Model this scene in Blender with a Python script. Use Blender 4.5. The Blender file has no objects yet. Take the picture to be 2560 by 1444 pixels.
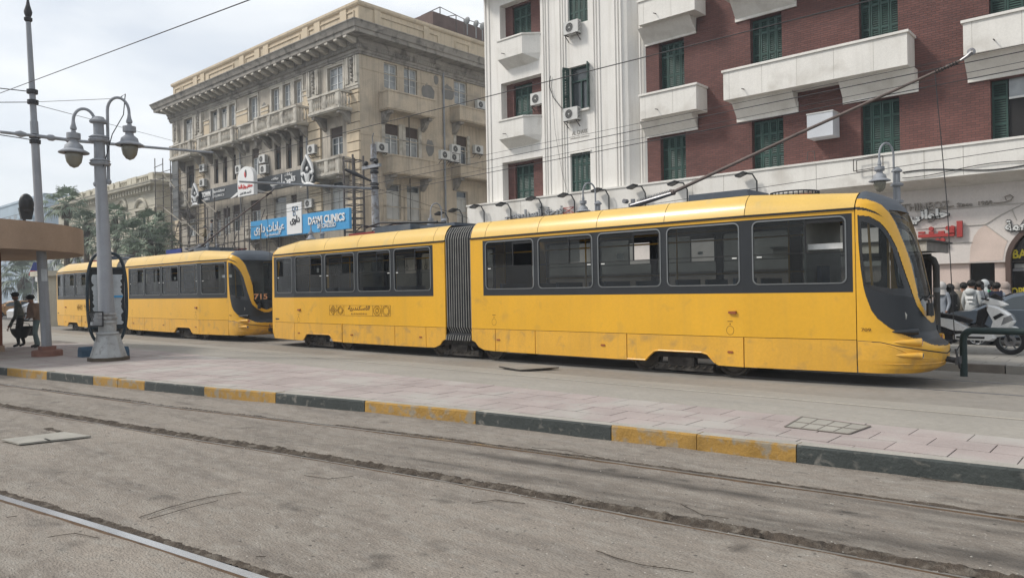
import bpy, math, random
from mathutils import Vector, Matrix, noise
random.seed(7)
PI = math.pi
scene = bpy.context.scene
# ------------------------------------------------------------------ camera, sky, sun, exposure
F_PX, CAM_H = 1850.0, 1.75
CAM_YAW, CAM_PITCH, CAM_ROLL = math.radians(41.9908), math.radians(-0.0619), math.atan(.018)
_F0 = Vector((-math.sin(CAM_YAW), math.cos(CAM_YAW), 0)); _R0 = Vector((math.cos(CAM_YAW), math.sin(CAM_YAW), 0)); _U0 = Vector((0, 0, 1))
FW = _F0*math.cos(CAM_PITCH) + _U0*math.sin(CAM_PITCH)
_U = _U0*math.cos(CAM_PITCH) - _F0*math.sin(CAM_PITCH)
RT = _R0*math.cos(CAM_ROLL) - _U*math.sin(CAM_ROLL)
UP = _U*math.cos(CAM_ROLL) + _R0*math.sin(CAM_ROLL)
CAM = Vector((0, 0, CAM_H))
cd = bpy.data.cameras.new('camera'); cam = bpy.data.objects.new('camera', cd)
scene.collection.objects.link(cam); scene.camera = cam
cd.sensor_width = 36; cd.lens = F_PX/2560*36; cd.clip_start = .1; cd.clip_end = 2000
cam.matrix_world = Matrix.Translation(CAM) @ Matrix((RT, UP, -FW)).transposed().to_4x4()

TO_SUN = Vector((-1.0, -1.0, 1.45)).normalized()
SUN_EL = math.asin(TO_SUN.z); SUN_AZ = math.atan2(TO_SUN.x, TO_SUN.y)
world = bpy.data.worlds.new('World'); scene.world = world; world.use_nodes = True
nt = world.node_tree; nt.nodes.clear()
_o = nt.nodes.new('ShaderNodeOutputWorld'); _b = nt.nodes.new('ShaderNodeBackground'); _s = nt.nodes.new('ShaderNodeTexSky')
_s.sky_type = 'NISHITA'; _s.sun_disc = False; _s.sun_elevation = SUN_EL; _s.sun_rotation = SUN_AZ
_s.dust_density = 2.0; _s.air_density = 1.0
_tc = nt.nodes.new('ShaderNodeTexCoord'); _mp = nt.nodes.new('ShaderNodeMapping'); _mp.inputs['Scale'].default_value = (1.2, 1.2, 3.4)
_n = nt.nodes.new('ShaderNodeTexNoise'); _n.inputs['Scale'].default_value = 2.1; _n.inputs['Detail'].default_value = 6; _n.inputs['Distortion'].default_value = .35
_r = nt.nodes.new('ShaderNodeValToRGB'); _r.color_ramp.elements[0].position = .30; _r.color_ramp.elements[1].position = .62
_r.color_ramp.elements[0].color = (.40, .40, .40, 1); _r.color_ramp.elements[1].color = (.97, .97, .97, 1)
_m = nt.nodes.new('ShaderNodeMix'); _m.data_type = 'RGBA'; _m.inputs[7].default_value = (8.4, 8.7, 8.95, 1)
_b.inputs['Strength'].default_value = .092
nt.links.new(_tc.outputs['Generated'], _mp.inputs[0]); nt.links.new(_mp.outputs[0], _n.inputs['Vector'])
nt.links.new(_n.outputs['Fac'], _r.inputs[0]); nt.links.new(_r.outputs[0], _m.inputs[0]); nt.links.new(_s.outputs[0], _m.inputs[6])
nt.links.new(_m.outputs[2], _b.inputs['Color']); nt.links.new(_b.outputs[0], _o.inputs[0])
sl = bpy.data.lights.new('sun', 'SUN'); sl.energy = 2.1; sl.angle = math.radians(10); sl.color = (1, .95, .88)
so = bpy.data.objects.new('sun', sl); scene.collection.objects.link(so); so.rotation_euler = TO_SUN.to_track_quat('Z', 'Y').to_euler()
scene.view_settings.view_transform = 'Standard'; scene.view_settings.look = 'None'
scene.view_settings.exposure = 0.42; scene.view_settings.gamma = 1
scene.render.engine = 'CYCLES'; scene.cycles.max_bounces = 6; scene.cycles.transparent_max_bounces = 12
scene.cycles.volume_bounces = 0
# ------------------------------------------------------------------ helpers
def at(x, y, X=None, Y=None, Z=None):
    """where a ray through the photograph's pixel meets a real plane"""
    d = RT*((x-1280)/F_PX) - UP*((y-722)/F_PX) + FW
    if X is not None: t = (X-CAM.x)/d.x
    elif Y is not None: t = (Y-CAM.y)/d.y
    else: t = (Z-CAM.z)/d.z
    return CAM + d*t
def link(o): scene.collection.objects.link(o); return o
def props(o, label=None, cat=None, group=None, kind=None):
    if label: o['label'] = label
    if cat: o['category'] = cat
    if group: o['group'] = group
    if kind: o['kind'] = kind
    return o
def thing(name, label, cat, loc=(0, 0, 0), group=None):
    o = bpy.data.objects.new(name, None); o.location = loc; o.empty_display_size = .2
    return props(link(o), label, cat, group)
def origin(o):
    v = Vector((0, 0, 0))
    while o is not None: v += o.location; o = o.parent
    return v
def interp(x, xs, ys):
    if x <= xs[0]:
        return ys[0] + (x-xs[0])*(ys[1]-ys[0])/(xs[1]-xs[0])
    for i in range(len(xs)-1):
        if x <= xs[i+1]:
            return ys[i] + (x-xs[i])*(ys[i+1]-ys[i])/(xs[i+1]-xs[i])
    return ys[-1] + (x-xs[-1])*(ys[-1]-ys[-2])/(xs[-1]-xs[-2])
class MB:
    def __init__(s): s.v = []; s.f = []
    def add(s, vs, fs):
        n = len(s.v); s.v += [tuple(v) for v in vs]; s.f += [tuple(i+n for i in f) for f in fs]; return s
    def box(s, x0, x1, y0, y1, z0, z1):
        x0, x1 = min(x0, x1), max(x0, x1); y0, y1 = min(y0, y1), max(y0, y1); z0, z1 = min(z0, z1), max(z0, z1)
        return s.add([(x0,y0,z0),(x1,y0,z0),(x1,y1,z0),(x0,y1,z0),(x0,y0,z1),(x1,y0,z1),(x1,y1,z1),(x0,y1,z1)],
                     [(0,3,2,1),(4,5,6,7),(0,1,5,4),(1,2,6,5),(2,3,7,6),(3,0,4,7)])
    def bar(s, a, b, w, h=None):
        """square bar from a to b"""
        a = Vector(a); b = Vector(b); h = h or w; d = (b-a)
        if d.length < 1e-6: return s
        d.normalize(); u = d.cross(Vector((0,0,1)))
        if u.length < 1e-3: u = Vector((1,0,0))
        u.normalize(); v = u.cross(d)
        c = []
        for p in (a, b):
            for (i, j) in ((-1,-1),(1,-1),(1,1),(-1,1)): c.append(p+u*(i*w/2)+v*(j*h/2))
        return s.add(c, [(0,3,2,1),(4,5,6,7),(0,1,5,4),(1,2,6,5),(2,3,7,6),(3,0,4,7)])
    def tube(s, pts, r, n=8, cap=True):
        pts = [Vector(p) for p in pts]; m = len(pts); rs = r if isinstance(r, (list, tuple)) else [r]*m
        vs = []; u = None
        for i, p in enumerate(pts):
            d = (pts[min(i+1, m-1)]-pts[max(i-1, 0)]).normalized()
            if u is None:
                u = d.cross(Vector((0,0,1)))
                if u.length < 1e-3: u = Vector((1,0,0))
            else: u = u - d*u.dot(d)
            u.normalize(); w = d.cross(u)
            for k in range(n):
                a = 2*PI*k/n; vs.append(p+(u*math.cos(a)+w*math.sin(a))*rs[i])
        fs = [(i*n+k, i*n+(k+1) % n, (i+1)*n+(k+1) % n, (i+1)*n+k) for i in range(m-1) for k in range(n)]
        if cap: fs += [tuple(range(n-1, -1, -1)), tuple(range((m-1)*n, m*n))]
        return s.add(vs, fs)
    def lathe(s, c, prof, n=16, a0=0, a1=2*PI, axis='z'):
        """prof: (r, h) list"""
        full = abs(a1-a0-2*PI) < 1e-4; k = n if full else n+1; vs = []
        for r, h in prof:
            for i in range(k):
                a = a0+(a1-a0)*i/n
                if axis == 'z': vs.append((c[0]+r*math.cos(a), c[1]+r*math.sin(a), c[2]+h))
                elif axis == 'y': vs.append((c[0]+r*math.cos(a), c[1]+h, c[2]+r*math.sin(a)))
                else: vs.append((c[0]+h, c[1]+r*math.cos(a), c[2]+r*math.sin(a)))
        fs = []
        for j in range(len(prof)-1):
            for i in range(n if full else n):
                i2 = (i+1) % k if full else i+1
                fs.append((j*k+i, j*k+i2, (j+1)*k+i2, (j+1)*k+i))
        return s.add(vs, fs)
    def prism(s, pts, d0, d1, ax='y'):
        """2D outline in the plane across axis ax, extruded from d0 to d1"""
        def P(p, d):
            return (p[0], d, p[1]) if ax == 'y' else ((d, p[0], p[1]) if ax == 'x' else (p[0], p[1], d))
        n = len(pts); vs = [P(p, d0) for p in pts]+[P(p, d1) for p in pts]
        fs = [tuple(range(n)), tuple(range(2*n-1, n-1, -1))]+[(i, i+n, (i+1) % n+n, (i+1) % n) for i in range(n)]
        return s.add(vs, fs)
    def sheet(s, rows):
        n = len(rows[0]); vs = [p for r in rows for p in r]
        return s.add(vs, [(j*n+i, j*n+i+1, (j+1)*n+i+1, (j+1)*n+i) for j in range(len(rows)-1) for i in range(n-1)])
    def ball(s, c, r, n=10, m=7, sc=(1,1,1)):
        rows = []
        for j in range(m+1):
            a = PI*j/m; rows.append([(c[0]+r*sc[0]*math.sin(a)*math.cos(2*PI*i/n), c[1]+r*sc[1]*math.sin(a)*math.sin(2*PI*i/n), c[2]-r*sc[2]*math.cos(a)) for i in range(n+1)])
        return s.sheet(rows)
    def mesh(s, name, mat, smooth=False, off=Vector((0,0,0))):
        me = bpy.data.meshes.new(name)
        me.from_pydata([(v[0]-off.x, v[1]-off.y, v[2]-off.z) for v in s.v], [], s.f)
        if smooth:
            me.polygons.foreach_set('use_smooth', [True]*len(me.polygons))
            try: me.set_sharp_from_angle(angle=math.radians(38))
            except Exception: pass
        if mat: me.materials.append(mat)
        me.validate(); me.update(); return me
    def build(s, name, mat, parent=None, smooth=False, **kw):
        o = bpy.data.objects.new(name, s.mesh(name, mat, smooth, origin(parent))); o.parent = parent
        return props(link(o), **kw)
def inst(me, name, parent, loc, rz=0, **kw):
    o = bpy.data.objects.new(name, me); o.parent = parent
    o.location = Vector(loc)-origin(parent); o.rotation_euler = (0, 0, rz)
    return props(link(o), **kw)
def copy_tree(o, parent=None):
    c = o.copy(); link(c); c.parent = parent
    for ch in list(o.children): copy_tree(ch, c)
    return c
def arc(c, r, a0, a1, n, f):
    return [f(c[0]+r*math.cos(a0+(a1-a0)*i/n), c[1]+r*math.sin(a0+(a1-a0)*i/n)) for i in range(n+1)]
def rrect(x0, x1, z0, z1, r, n=5):
    out = []
    for cx, cz, a in ((x1-r, z1-r, 0), (x0+r, z1-r, PI/2), (x0+r, z0+r, PI), (x1-r, z0+r, 1.5*PI)):
        out += [(cx+r*math.cos(a+PI/2*i/n), cz+r*math.sin(a+PI/2*i/n)) for i in range(n+1)]
    return out
def ring(mb, outer, inner, d0, d1, ax='y'):
    """frame between two outlines of the same length, d0..d1 thick"""
    def P(p, d): return (p[0], d, p[1]) if ax == 'y' else (d, p[0], p[1])
    n = len(outer); vs = [P(p, d0) for p in outer]+[P(p, d0) for p in inner]+[P(p, d1) for p in outer]+[P(p, d1) for p in inner]
    fs = []
    for i in range(n):
        j = (i+1) % n
        fs += [(i, j, n+j, n+i), (2*n+i, 3*n+i, 3*n+j, 2*n+j), (i, 2*n+i, 2*n+j, j), (n+i, n+j, 3*n+j, 3*n+i)]
    mb.add(vs, fs); return mb
def wall_xz(mb, x0, x1, z0, z1, y, holes, depth=.3, into=1):
    """wall sheet in an XZ plane with real openings (reveals running back by depth)"""
    xs = sorted(set([x0, x1]+[h[0] for h in holes]+[h[1] for h in holes])); zs = sorted(set([z0, z1]+[h[2] for h in holes]+[h[3] for h in holes]))
    xs = [x for x in xs if x0 <= x <= x1]; zs = [z for z in zs if z0 <= z <= z1]
    for i in range(len(xs)-1):
        for j in range(len(zs)-1):
            cx, cz = (xs[i]+xs[i+1])/2, (zs[j]+zs[j+1])/2
            if any(h[0] < cx < h[1] and h[2] < cz < h[3] for h in holes): continue
            mb.add([(xs[i],y,zs[j]),(xs[i+1],y,zs[j]),(xs[i+1],y,zs[j+1]),(xs[i],y,zs[j+1])], [(0,1,2,3)])
    for a, b, c, d in holes:
        q = y+depth*into
        mb.add([(a,y,c),(b,y,c),(b,y,d),(a,y,d),(a,q,c),(b,q,c),(b,q,d),(a,q,d)], [(0,4,5,1),(1,5,6,2),(2,6,7,3),(3,7,4,0)])
    return mb
# ------------------------------------------------------------------ materials
MATS = {}
def mat(name, col, rough=.7, var=.12, scale=1.2, fine=.05, bump=0, bscale=40, metal=0, spec=.35, stain=None, stain_t=(.55, .7), stain_s=1.0,
        streak=None, streak_amt=.4, stretch=(1, 1, 1), coat=0, rnd=0):
    if name in MATS: return MATS[name]
    m = bpy.data.materials.new(name); m.use_nodes = True; t = m.node_tree; N = t.nodes; K = t.links; b = N['Principled BSDF']
    b.inputs['Roughness'].default_value = rough; b.inputs['Metallic'].default_value = metal; b.inputs['Specular IOR Level'].default_value = spec
    b.inputs['Coat Weight'].default_value = coat; b.inputs['Coat Roughness'].default_value = .15
    g = N.new('ShaderNodeNewGeometry'); mp = N.new('ShaderNodeMapping'); mp.inputs['Scale'].default_value = stretch
    K.new(g.outputs['Position'], mp.inputs[0])
    def noi(s, det=5, src=mp, dist=0):
        n = N.new('ShaderNodeTexNoise'); n.inputs['Scale'].default_value = s; n.inputs['Detail'].default_value = det; n.inputs['Distortion'].default_value = dist
        K.new(src.outputs[0], n.inputs['Vector']); return n
    n1 = noi(scale, 6); n2 = noi(scale*22, 3)
    def rng(src, lo, hi, a=.3, z=.7):
        r = N.new('ShaderNodeMapRange'); r.inputs[1].default_value = a; r.inputs[2].default_value = z; r.inputs[3].default_value = lo; r.inputs[4].default_value = hi
        K.new(src, r.inputs[0]); return r.outputs[0]
    a = rng(n1.outputs['Fac'], 1-var, 1+var); c = rng(n2.outputs['Fac'], 1-fine, 1+fine)
    mu = N.new('ShaderNodeMath'); mu.operation = 'MULTIPLY'; K.new(a, mu.inputs[0]); K.new(c, mu.inputs[1]); fac = mu.outputs[0]
    if rnd:
        oi = N.new('ShaderNodeObjectInfo'); q = rng(oi.outputs['Random'], 1-rnd, 1+rnd, 0, 1)
        m3 = N.new('ShaderNodeMath'); m3.operation = 'MULTIPLY'; K.new(fac, m3.inputs[0]); K.new(q, m3.inputs[1]); fac = m3.outputs[0]
    vm = N.new('ShaderNodeVectorMath'); vm.operation = 'SCALE'; vm.inputs[0].default_value = col[:3]; K.new(fac, vm.inputs['Scale'])
    cur = vm.outputs[0]
    def mixin(cur, fac, col):
        x = N.new('ShaderNodeMix'); x.data_type = 'RGBA'; K.new(fac, x.inputs[0]); K.new(cur, x.inputs[6]); x.inputs[7].default_value = (*col[:3], 1); return x.outputs[2]
    if stain:
        ns = noi(stain_s, 8, dist=.4); cur = mixin(cur, rng(ns.outputs['Fac'], 0, .85, *stain_t), stain)
    if streak:
        mp2 = N.new('ShaderNodeMapping'); mp2.inputs['Scale'].default_value = (3.5, 3.5, .22); K.new(g.outputs['Position'], mp2.inputs[0])
        ns = noi(1.6, 6, mp2); cur = mixin(cur, rng(ns.outputs['Fac'], 0, streak_amt, .48, .72), streak)
    K.new(cur, b.inputs['Base Color'])
    if bump:
        nb = noi(bscale, 6); bp = N.new('ShaderNodeBump'); bp.inputs['Strength'].default_value = bump; bp.inputs['Distance'].default_value = .02
        K.new(nb.outputs['Fac'], bp.inputs['Height']); K.new(bp.outputs[0], b.inputs['Normal'])
    MATS[name] = m; return m
def brickmat(name, c1, c2, mortar):
    m = bpy.data.materials.new(name); m.use_nodes = True; t = m.node_tree; N = t.nodes; K = t.links; b = N['Principled BSDF']; b.inputs['Roughness'].default_value = .85
    g = N.new('ShaderNodeNewGeometry'); sp = N.new('ShaderNodeSeparateXYZ'); K.new(g.outputs['Position'], sp.inputs[0])
    ad = N.new('ShaderNodeMath'); K.new(sp.outputs[0], ad.inputs[0]); K.new(sp.outputs[1], ad.inputs[1])
    cb = N.new('ShaderNodeCombineXYZ'); K.new(ad.outputs[0], cb.inputs[0]); K.new(sp.outputs[2], cb.inputs[1])
    br = N.new('ShaderNodeTexBrick'); br.inputs['Scale'].default_value = 1; br.inputs['Brick Width'].default_value = .26; br.inputs['Row Height'].default_value = .085
    br.inputs['Mortar Size'].default_value = .009; br.inputs['Mortar Smooth'].default_value = .3; br.inputs['Color1'].default_value = (*c1, 1); br.inputs['Color2'].default_value = (*c2, 1); br.inputs['Mortar'].default_value = (*mortar, 1)
    K.new(cb.outputs[0], br.inputs['Vector'])
    n = N.new('ShaderNodeTexNoise'); n.inputs['Scale'].default_value = .5; n.inputs['Detail'].default_value = 7; K.new(g.outputs['Position'], n.inputs['Vector'])
    r = N.new('ShaderNodeMapRange'); r.inputs[1].default_value = .3; r.inputs[2].default_value = .7; r.inputs[3].default_value = .75; r.inputs[4].default_value = 1.22; K.new(n.outputs['Fac'], r.inputs[0])
    v = N.new('ShaderNodeVectorMath'); v.operation = 'SCALE'; K.new(br.outputs['Color'], v.inputs[0]); K.new(r.outputs[0], v.inputs['Scale']); K.new(v.outputs[0], b.inputs['Base Color'])
    bp = N.new('ShaderNodeBump'); bp.inputs['Strength'].default_value = .7; bp.inputs['Distance'].default_value = .012; bp.invert = True; K.new(br.outputs['Fac'], bp.inputs['Height']); K.new(bp.outputs[0], b.inputs['Normal'])
    MATS[name] = m; return m
def glassmat(name, tint, refl=.08, alpha=.5, rough=.03):
    """tinted pane: part mirror, part see-through"""
    m = bpy.data.materials.new(name); m.use_nodes = True; t = m.node_tree; N = t.nodes; K = t.links; b = N['Principled BSDF']
    b.inputs['Base Color'].default_value = (*tint, 1); b.inputs['Roughness'].default_value = rough; b.inputs['Specular IOR Level'].default_value = .42
    b.inputs['Alpha'].default_value = 1
    tr = N.new('ShaderNodeBsdfTransparent'); tr.inputs[0].default_value = (.55, .60, .60, 1)
    g = N.new('ShaderNodeNewGeometry'); n = N.new('ShaderNodeTexNoise'); n.inputs['Scale'].default_value = 1.3; n.inputs['Detail'].default_value = 8; K.new(g.outputs['Position'], n.inputs['Vector'])
    r = N.new('ShaderNodeMapRange'); r.inputs[1].default_value = .35; r.inputs[2].default_value = .7; r.inputs[3].default_value = min(1, alpha+.12); r.inputs[4].default_value = max(0, alpha-.12); K.new(n.outputs['Fac'], r.inputs[0])
    mx = N.new('ShaderNodeMixShader'); K.new(r.outputs[0], mx.inputs[0]); K.new(b.outputs[0], mx.inputs[1]); K.new(tr.outputs[0], mx.inputs[2])
    K.new(mx.outputs[0], N['Material Output'].inputs[0]); MATS[name] = m; return m

YEL = mat('yellow_paint', (.70, .375, .024), rough=.38, var=.05, scale=.8, fine=.03, coat=.18, stain=(.40, .24, .06), stain_t=(.62, .86), stain_s=2.3, streak=(.46, .28, .06), streak_amt=.16)
YEL2 = mat('yellow_skirt_paint', (.66, .355, .04), rough=.48, var=.07, scale=1.1, fine=.05, coat=.1, stain=(.30, .20, .09), stain_t=(.54, .80), stain_s=3.4, streak=(.34, .22, .08), streak_amt=.25)
GREY = mat('dark_grey_paint', (.021, .024, .028), rough=.45, var=.12, scale=2, fine=.06)
GREYR = mat('roof_grey_paint', (.075, .09, .11), rough=.5, var=.18, scale=1.5, fine=.08, stain=(.18, .18, .17), stain_t=(.55, .8))
RUBBER = mat('black_rubber', (.012, .012, .013), rough=.55, var=.1)
DARKM = mat('dark_metal', (.03, .03, .033), rough=.55, var=.2, scale=6)
STEEL = mat('worn_steel', (.22, .22, .23), rough=.4, metal=.6, var=.2, scale=6)
ALU = mat('seal_grey', (.16, .17, .175), rough=.45, var=.1)
GREYP = mat('pole_paint', (.27, .285, .31), rough=.6, var=.1, scale=2.5, fine=.08, bump=.25, bscale=60, streak=(.16, .16, .155), streak_amt=.5)
GREYD = mat('pole_base_paint', (.33, .34, .34), rough=.75, var=.16, scale=4, fine=.1, bump=.4, bscale=40, stain=(.14, .13, .12), stain_t=(.5, .68), stain_s=5)
WHITE = mat('white_plaster', (.74, .72, .68), rough=.85, var=.05, scale=.6, fine=.03, bump=.15, bscale=12, streak=(.50, .47, .42), streak_amt=.38)
WHITE2 = mat('white_fascia', (.72, .70, .655), rough=.8, var=.06, scale=.8, fine=.04, bump=.1, bscale=10, stain=(.50, .47, .42), stain_t=(.55, .78), stain_s=.9, streak=(.48, .45, .40), streak_amt=.2)
RED = brickmat('red_brick', (.152, .062, .051), (.112, .045, .038), (.060, .038, .034))
SHUT = mat('green_shutter_paint', (.024, .062, .050), rough=.5, var=.16, scale=3, fine=.08, rnd=.12)
SHUTD = mat('green_louvre_paint', (.024, .062, .053), rough=.6, var=.16, scale=3, fine=.08)
DARK = mat('dark_opening', (.018, .017, .017), rough=.8, var=.2)
PANE = mat('window_pane', (.05, .06, .065), rough=.12, var=.35, scale=1.4, spec=.7)
PANEL = mat('curtained_pane', (.27, .29, .30), rough=.16, var=.25, scale=2.2, spec=.7)
FRAMEW = mat('window_frame_white', (.62, .63, .62), rough=.5, var=.08)
ACW = mat('ac_white', (.55, .55, .53), rough=.5, var=.08, stain=(.36, .34, .30), stain_t=(.6, .85), stain_s=3)
BLACKP = mat('black_paint', (.016, .017, .018), rough=.45, var=.15)
WIRE = mat('wire', (.035, .035, .037), rough=.6, var=.1)
# ================================================================== GROUND
ROAD = mat('road_concrete', (.240, .209, .176), rough=.9, var=.22, scale=.7, fine=.12, bump=1.0, bscale=55, stain=(.29, .262, .225), stain_t=(.46, .66), stain_s=5.5,
           stretch=(.62, 1.25, 1))
# oily streaks run along the rails: a second, darker stain stretched along the track
def add_streaks(m, col, amt, lo=.53, hi=.72, sx=.42, sy=3.6, ang=-.14, yr=(-50, 50)):
    t = m.node_tree; N = t.nodes; K = t.links; b = N['Principled BSDF']; src = b.inputs['Base Color'].links[0].from_socket
    g = N.new('ShaderNodeNewGeometry'); mp = N.new('ShaderNodeMapping'); mp.inputs['Rotation'].default_value = (0, 0, ang); mp.inputs['Scale'].default_value = (sx, sy, 1)
    K.new(g.outputs['Position'], mp.inputs[0]); n = N.new('ShaderNodeTexNoise'); n.inputs['Scale'].default_value = 1.0; n.inputs['Detail'].default_value = 9; n.inputs['Roughness'].default_value = .62
    K.new(mp.outputs[0], n.inputs['Vector']); r = N.new('ShaderNodeMapRange'); r.inputs[1].default_value = lo; r.inputs[2].default_value = hi; r.inputs[3].default_value = 0; r.inputs[4].default_value = amt
    K.new(n.outputs['Fac'], r.inputs[0]); x = N.new('ShaderNodeMix'); x.data_type = 'RGBA'; K.new(r.outputs[0], x.inputs[0]); K.new(src, x.inputs[6]); x.inputs[7].default_value = (*col, 1)
    K.new(x.outputs[2], b.inputs['Base Color']); return m
add_streaks(ROAD, (.115, .10, .088), .55, lo=.50, hi=.72)
add_streaks(ROAD, (.10, .09, .078), .45, lo=.50, hi=.62, sx=60, sy=60)
add_streaks(ROAD, (.31, .295, .265), .38, lo=.53, hi=.68, sx=5, sy=13, ang=-.12)
add_streaks(ROAD, (.12, .105, .09), .5, lo=.56, hi=.70, sx=9, sy=26, ang=-.15)
def add_specks(m, scale, thr, dark=(.05, .045, .04), light=(.5, .47, .42)):
    """scattered grit and pale crumbs lying on the surface"""
    t = m.node_tree; N = t.nodes; K = t.links; b = N['Principled BSDF']; g = N.new('ShaderNodeNewGeometry')
    for sc, th, col in ((scale, thr, dark), (scale*1.7, thr*.8, light)):
        src = b.inputs['Base Color'].links[0].from_socket
        v = N.new('ShaderNodeTexVoronoi'); v.inputs['Scale'].default_value = sc; v.inputs['Randomness'].default_value = 1; K.new(g.outputs['Position'], v.inputs['Vector'])
        r = N.new('ShaderNodeMapRange'); r.inputs[1].default_value = th*.6; r.inputs[2].default_value = th; r.inputs[3].default_value = .75; r.inputs[4].default_value = 0
        K.new(v.outputs['Distance'], r.inputs[0]); x = N.new('ShaderNodeMix'); x.data_type = 'RGBA'; K.new(r.outputs[0], x.inputs[0]); K.new(src, x.inputs[6]); x.inputs[7].default_value = (*col, 1)
        K.new(x.outputs[2], b.inputs['Base Color'])
add_specks(ROAD, 8, .13)
add_specks(ROAD, 21, .10, (.09,.078,.066), (.36,.34,.31))
FARROAD = mat('tram_road', (.225, .205, .178), rough=.92, var=.10, scale=.3, fine=.12, bump=.4, bscale=30, stain=(.27, .255, .23), stain_t=(.5, .7), stain_s=.5)
add_streaks(FARROAD, (.15, .137, .12), .45, ang=0, sx=.12, sy=2.2)
APRON = mat('apron_concrete', (.285, .265, .232), rough=.9, var=.08, scale=.7, fine=.08, bump=.3, bscale=24)
add_streaks(APRON, (.21, .20, .175), .5, ang=0, sx=.3, sy=4)
TILE = mat('pink_paver', (.332, .282, .264), rough=.85, var=.10, scale=1.3, fine=.06, bump=.2, bscale=30, stain=(.37, .35, .32), stain_t=(.47, .66), stain_s=1.1, rnd=.05)
BED = mat('paver_joint', (.17, .15, .13), rough=.95, var=.2, scale=4)
KY = mat('kerb_yellow', (.34, .20, .05), rough=.8, var=.2, scale=3, fine=.1, bump=.5, bscale=26, stain=(.24, .22, .18), stain_t=(.50, .64), stain_s=7)
KG = mat('kerb_grey', (.045, .052, .050), rough=.75, var=.2, scale=3, fine=.1, bump=.5, bscale=26, stain=(.19, .18, .16), stain_t=(.58, .72), stain_s=8)
KTOP = mat('kerb_top', (.33, .31, .275), rough=.88, var=.12, scale=2.5, fine=.1, bump=.4, bscale=26)
DIRT = mat('packed_dirt', (.070, .055, .042), rough=1, var=.4, scale=7, fine=.3, bump=1, bscale=70, stain=(.19, .165, .135), stain_t=(.52, .7), stain_s=9)
PAVER = mat('island_paver', (.26, .245, .22), rough=.9, var=.12, scale=1.5, bump=.2)
ASPH = mat('asphalt', (.09, .085, .078), rough=.9, var=.15, scale=.4)

KX = [-30, -19.8, -15.9, -12.3, -8.76, -6.8, -4.82, -2.9, -1, 3]; KYV = [3.02, 4.67, 5.28, 5.86, 6.50, 6.78, 7.0, 7.19, 7.38, 7.6]
def kerbY(x): return interp(x, KX, KYV)
R3X = [-30, -17.7, -14.1, -11.4, -9.7, -7.9, -6.1, -4.3, -2.7, -.86, 3]; R3Y = [2.35, 4.16, 4.64, 5.02, 5.33, 5.62, 5.89, 6.13, 6.29, 6.47, 6.62]
R2X = [-30, -14, -11.5, -9.5, -7.7, -6.4, -5.3, -4.27, -2.8, -1.4, -.9, 3]; R2Y = [.85, 3.29, 3.66, 3.93, 4.22, 4.41, 4.55, 4.68, 4.83, 4.97, 5.02, 5.2]
R1X = [-20, -7.75, -6.27, -5.35, -4.26, -2, 2]; R1Y = [-.1, 1.81, 2.045, 2.18, 2.33, 2.6, 2.9]
def curve(xs, ys, n=160, x0=None, x1=None):
    x0 = xs[0] if x0 is None else x0; x1 = xs[-1] if x1 is None else x1
    raw = [interp(x0+(x1-x0)*i/n, xs, ys) for i in range(n+1)]
    for _ in range(3): raw = [raw[0]]+[(raw[i-1]+2*raw[i]+raw[i+1])/4 for i in range(1, n)]+[raw[-1]]
    return [(x0+(x1-x0)*i/n, raw[i]) for i in range(n+1)]

g = MB(); g.box(-420, 320, -120, 420, -.6, -.03); g.build('ground', ASPH, kind='structure')
# near carriageway: a fine, slightly uneven sheet with the rail slots pressed into it
rail_curves = [(R3X, R3Y, .06), (R2X, R2Y, .10), (R1X, R1Y, .08)]
rows = []
def lin(a, b, n): return [a+(b-a)*i/n for i in range(n+1)]
xs = lin(-34, -14, 100)+lin(-14, 1, 330)[1:]+lin(1, 6, 25)[1:]
nj = 150
for i, x in enumerate(xs):
    yk = kerbY(x)+.02; y0 = -1.0; row = []
    for j in range(nj+1):
        y = y0+(yk-y0)*j/nj
        z = .007*noise.noise(Vector((x*.9, y*.9, 0)))+.004*noise.noise(Vector((x*5, y*5, 3)))
        for rx, ry, w in rail_curves:
            d = y-interp(x, rx, ry)
            if -.05 < d < w+.05: z -= .022*max(0, 1-abs(d-w/2)/(w/2+.05))
        row.append((x, y, z))
    rows.append(row)
m = MB().sheet([[r[j] for r in rows] for j in range(nj+1)]); cw = m.build('carriageway', ROAD, smooth=True, kind='structure')
# oil and soot dropped between the rails, thickest towards the right
at_ = cw.data.attributes.new('oil', 'FLOAT', 'POINT'); vals = []
for v in cw.data.vertices:
    x, y = v.co.x, v.co.y; a, b = interp(x, R2X, R2Y), interp(x, R3X, R3Y); q = (y-a)/max(.1, b-a); u = y-.5*(a+b)
    n1 = noise.noise(Vector((x*.35, u*7, 1.3)))+.6*noise.noise(Vector((x*1.3, u*17, 7)))+.35*noise.noise(Vector((x*5, u*26, 2)))
    f = 0
    for c, w_, s_ in ((.30, .13, 1.0), (.72, .11, .75), (.05, .07, .7), (.93, .06, .6)): f += s_*math.exp(-((q-c)/w_)**2)
    f *= min(1, max(.12, (x+8.5)/5)); n2 = noise.noise(Vector((x*2.5, y*3.5, 4)))+.5*noise.noise(Vector((x*8, y*11, 9)))
    vals.append(max(0, min(1, f*(.62+1.1*n1)+max(0, n2-.42)*1.3)))
at_.data.foreach_set('value', vals)
t_ = ROAD.node_tree; b_ = t_.nodes['Principled BSDF']; src = b_.inputs['Base Color'].links[0].from_socket; an = t_.nodes.new('ShaderNodeAttribute'); an.attribute_name = 'oil'
x_ = t_.nodes.new('ShaderNodeMix'); x_.data_type = 'RGBA'; t_.links.new(an.outputs['Fac'], x_.inputs[0]); t_.links.new(src, x_.inputs[6]); x_.inputs[7].default_value = (.055, .048, .042, 1); t_.links.new(x_.outputs[2], b_.inputs['Base Color'])

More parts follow.
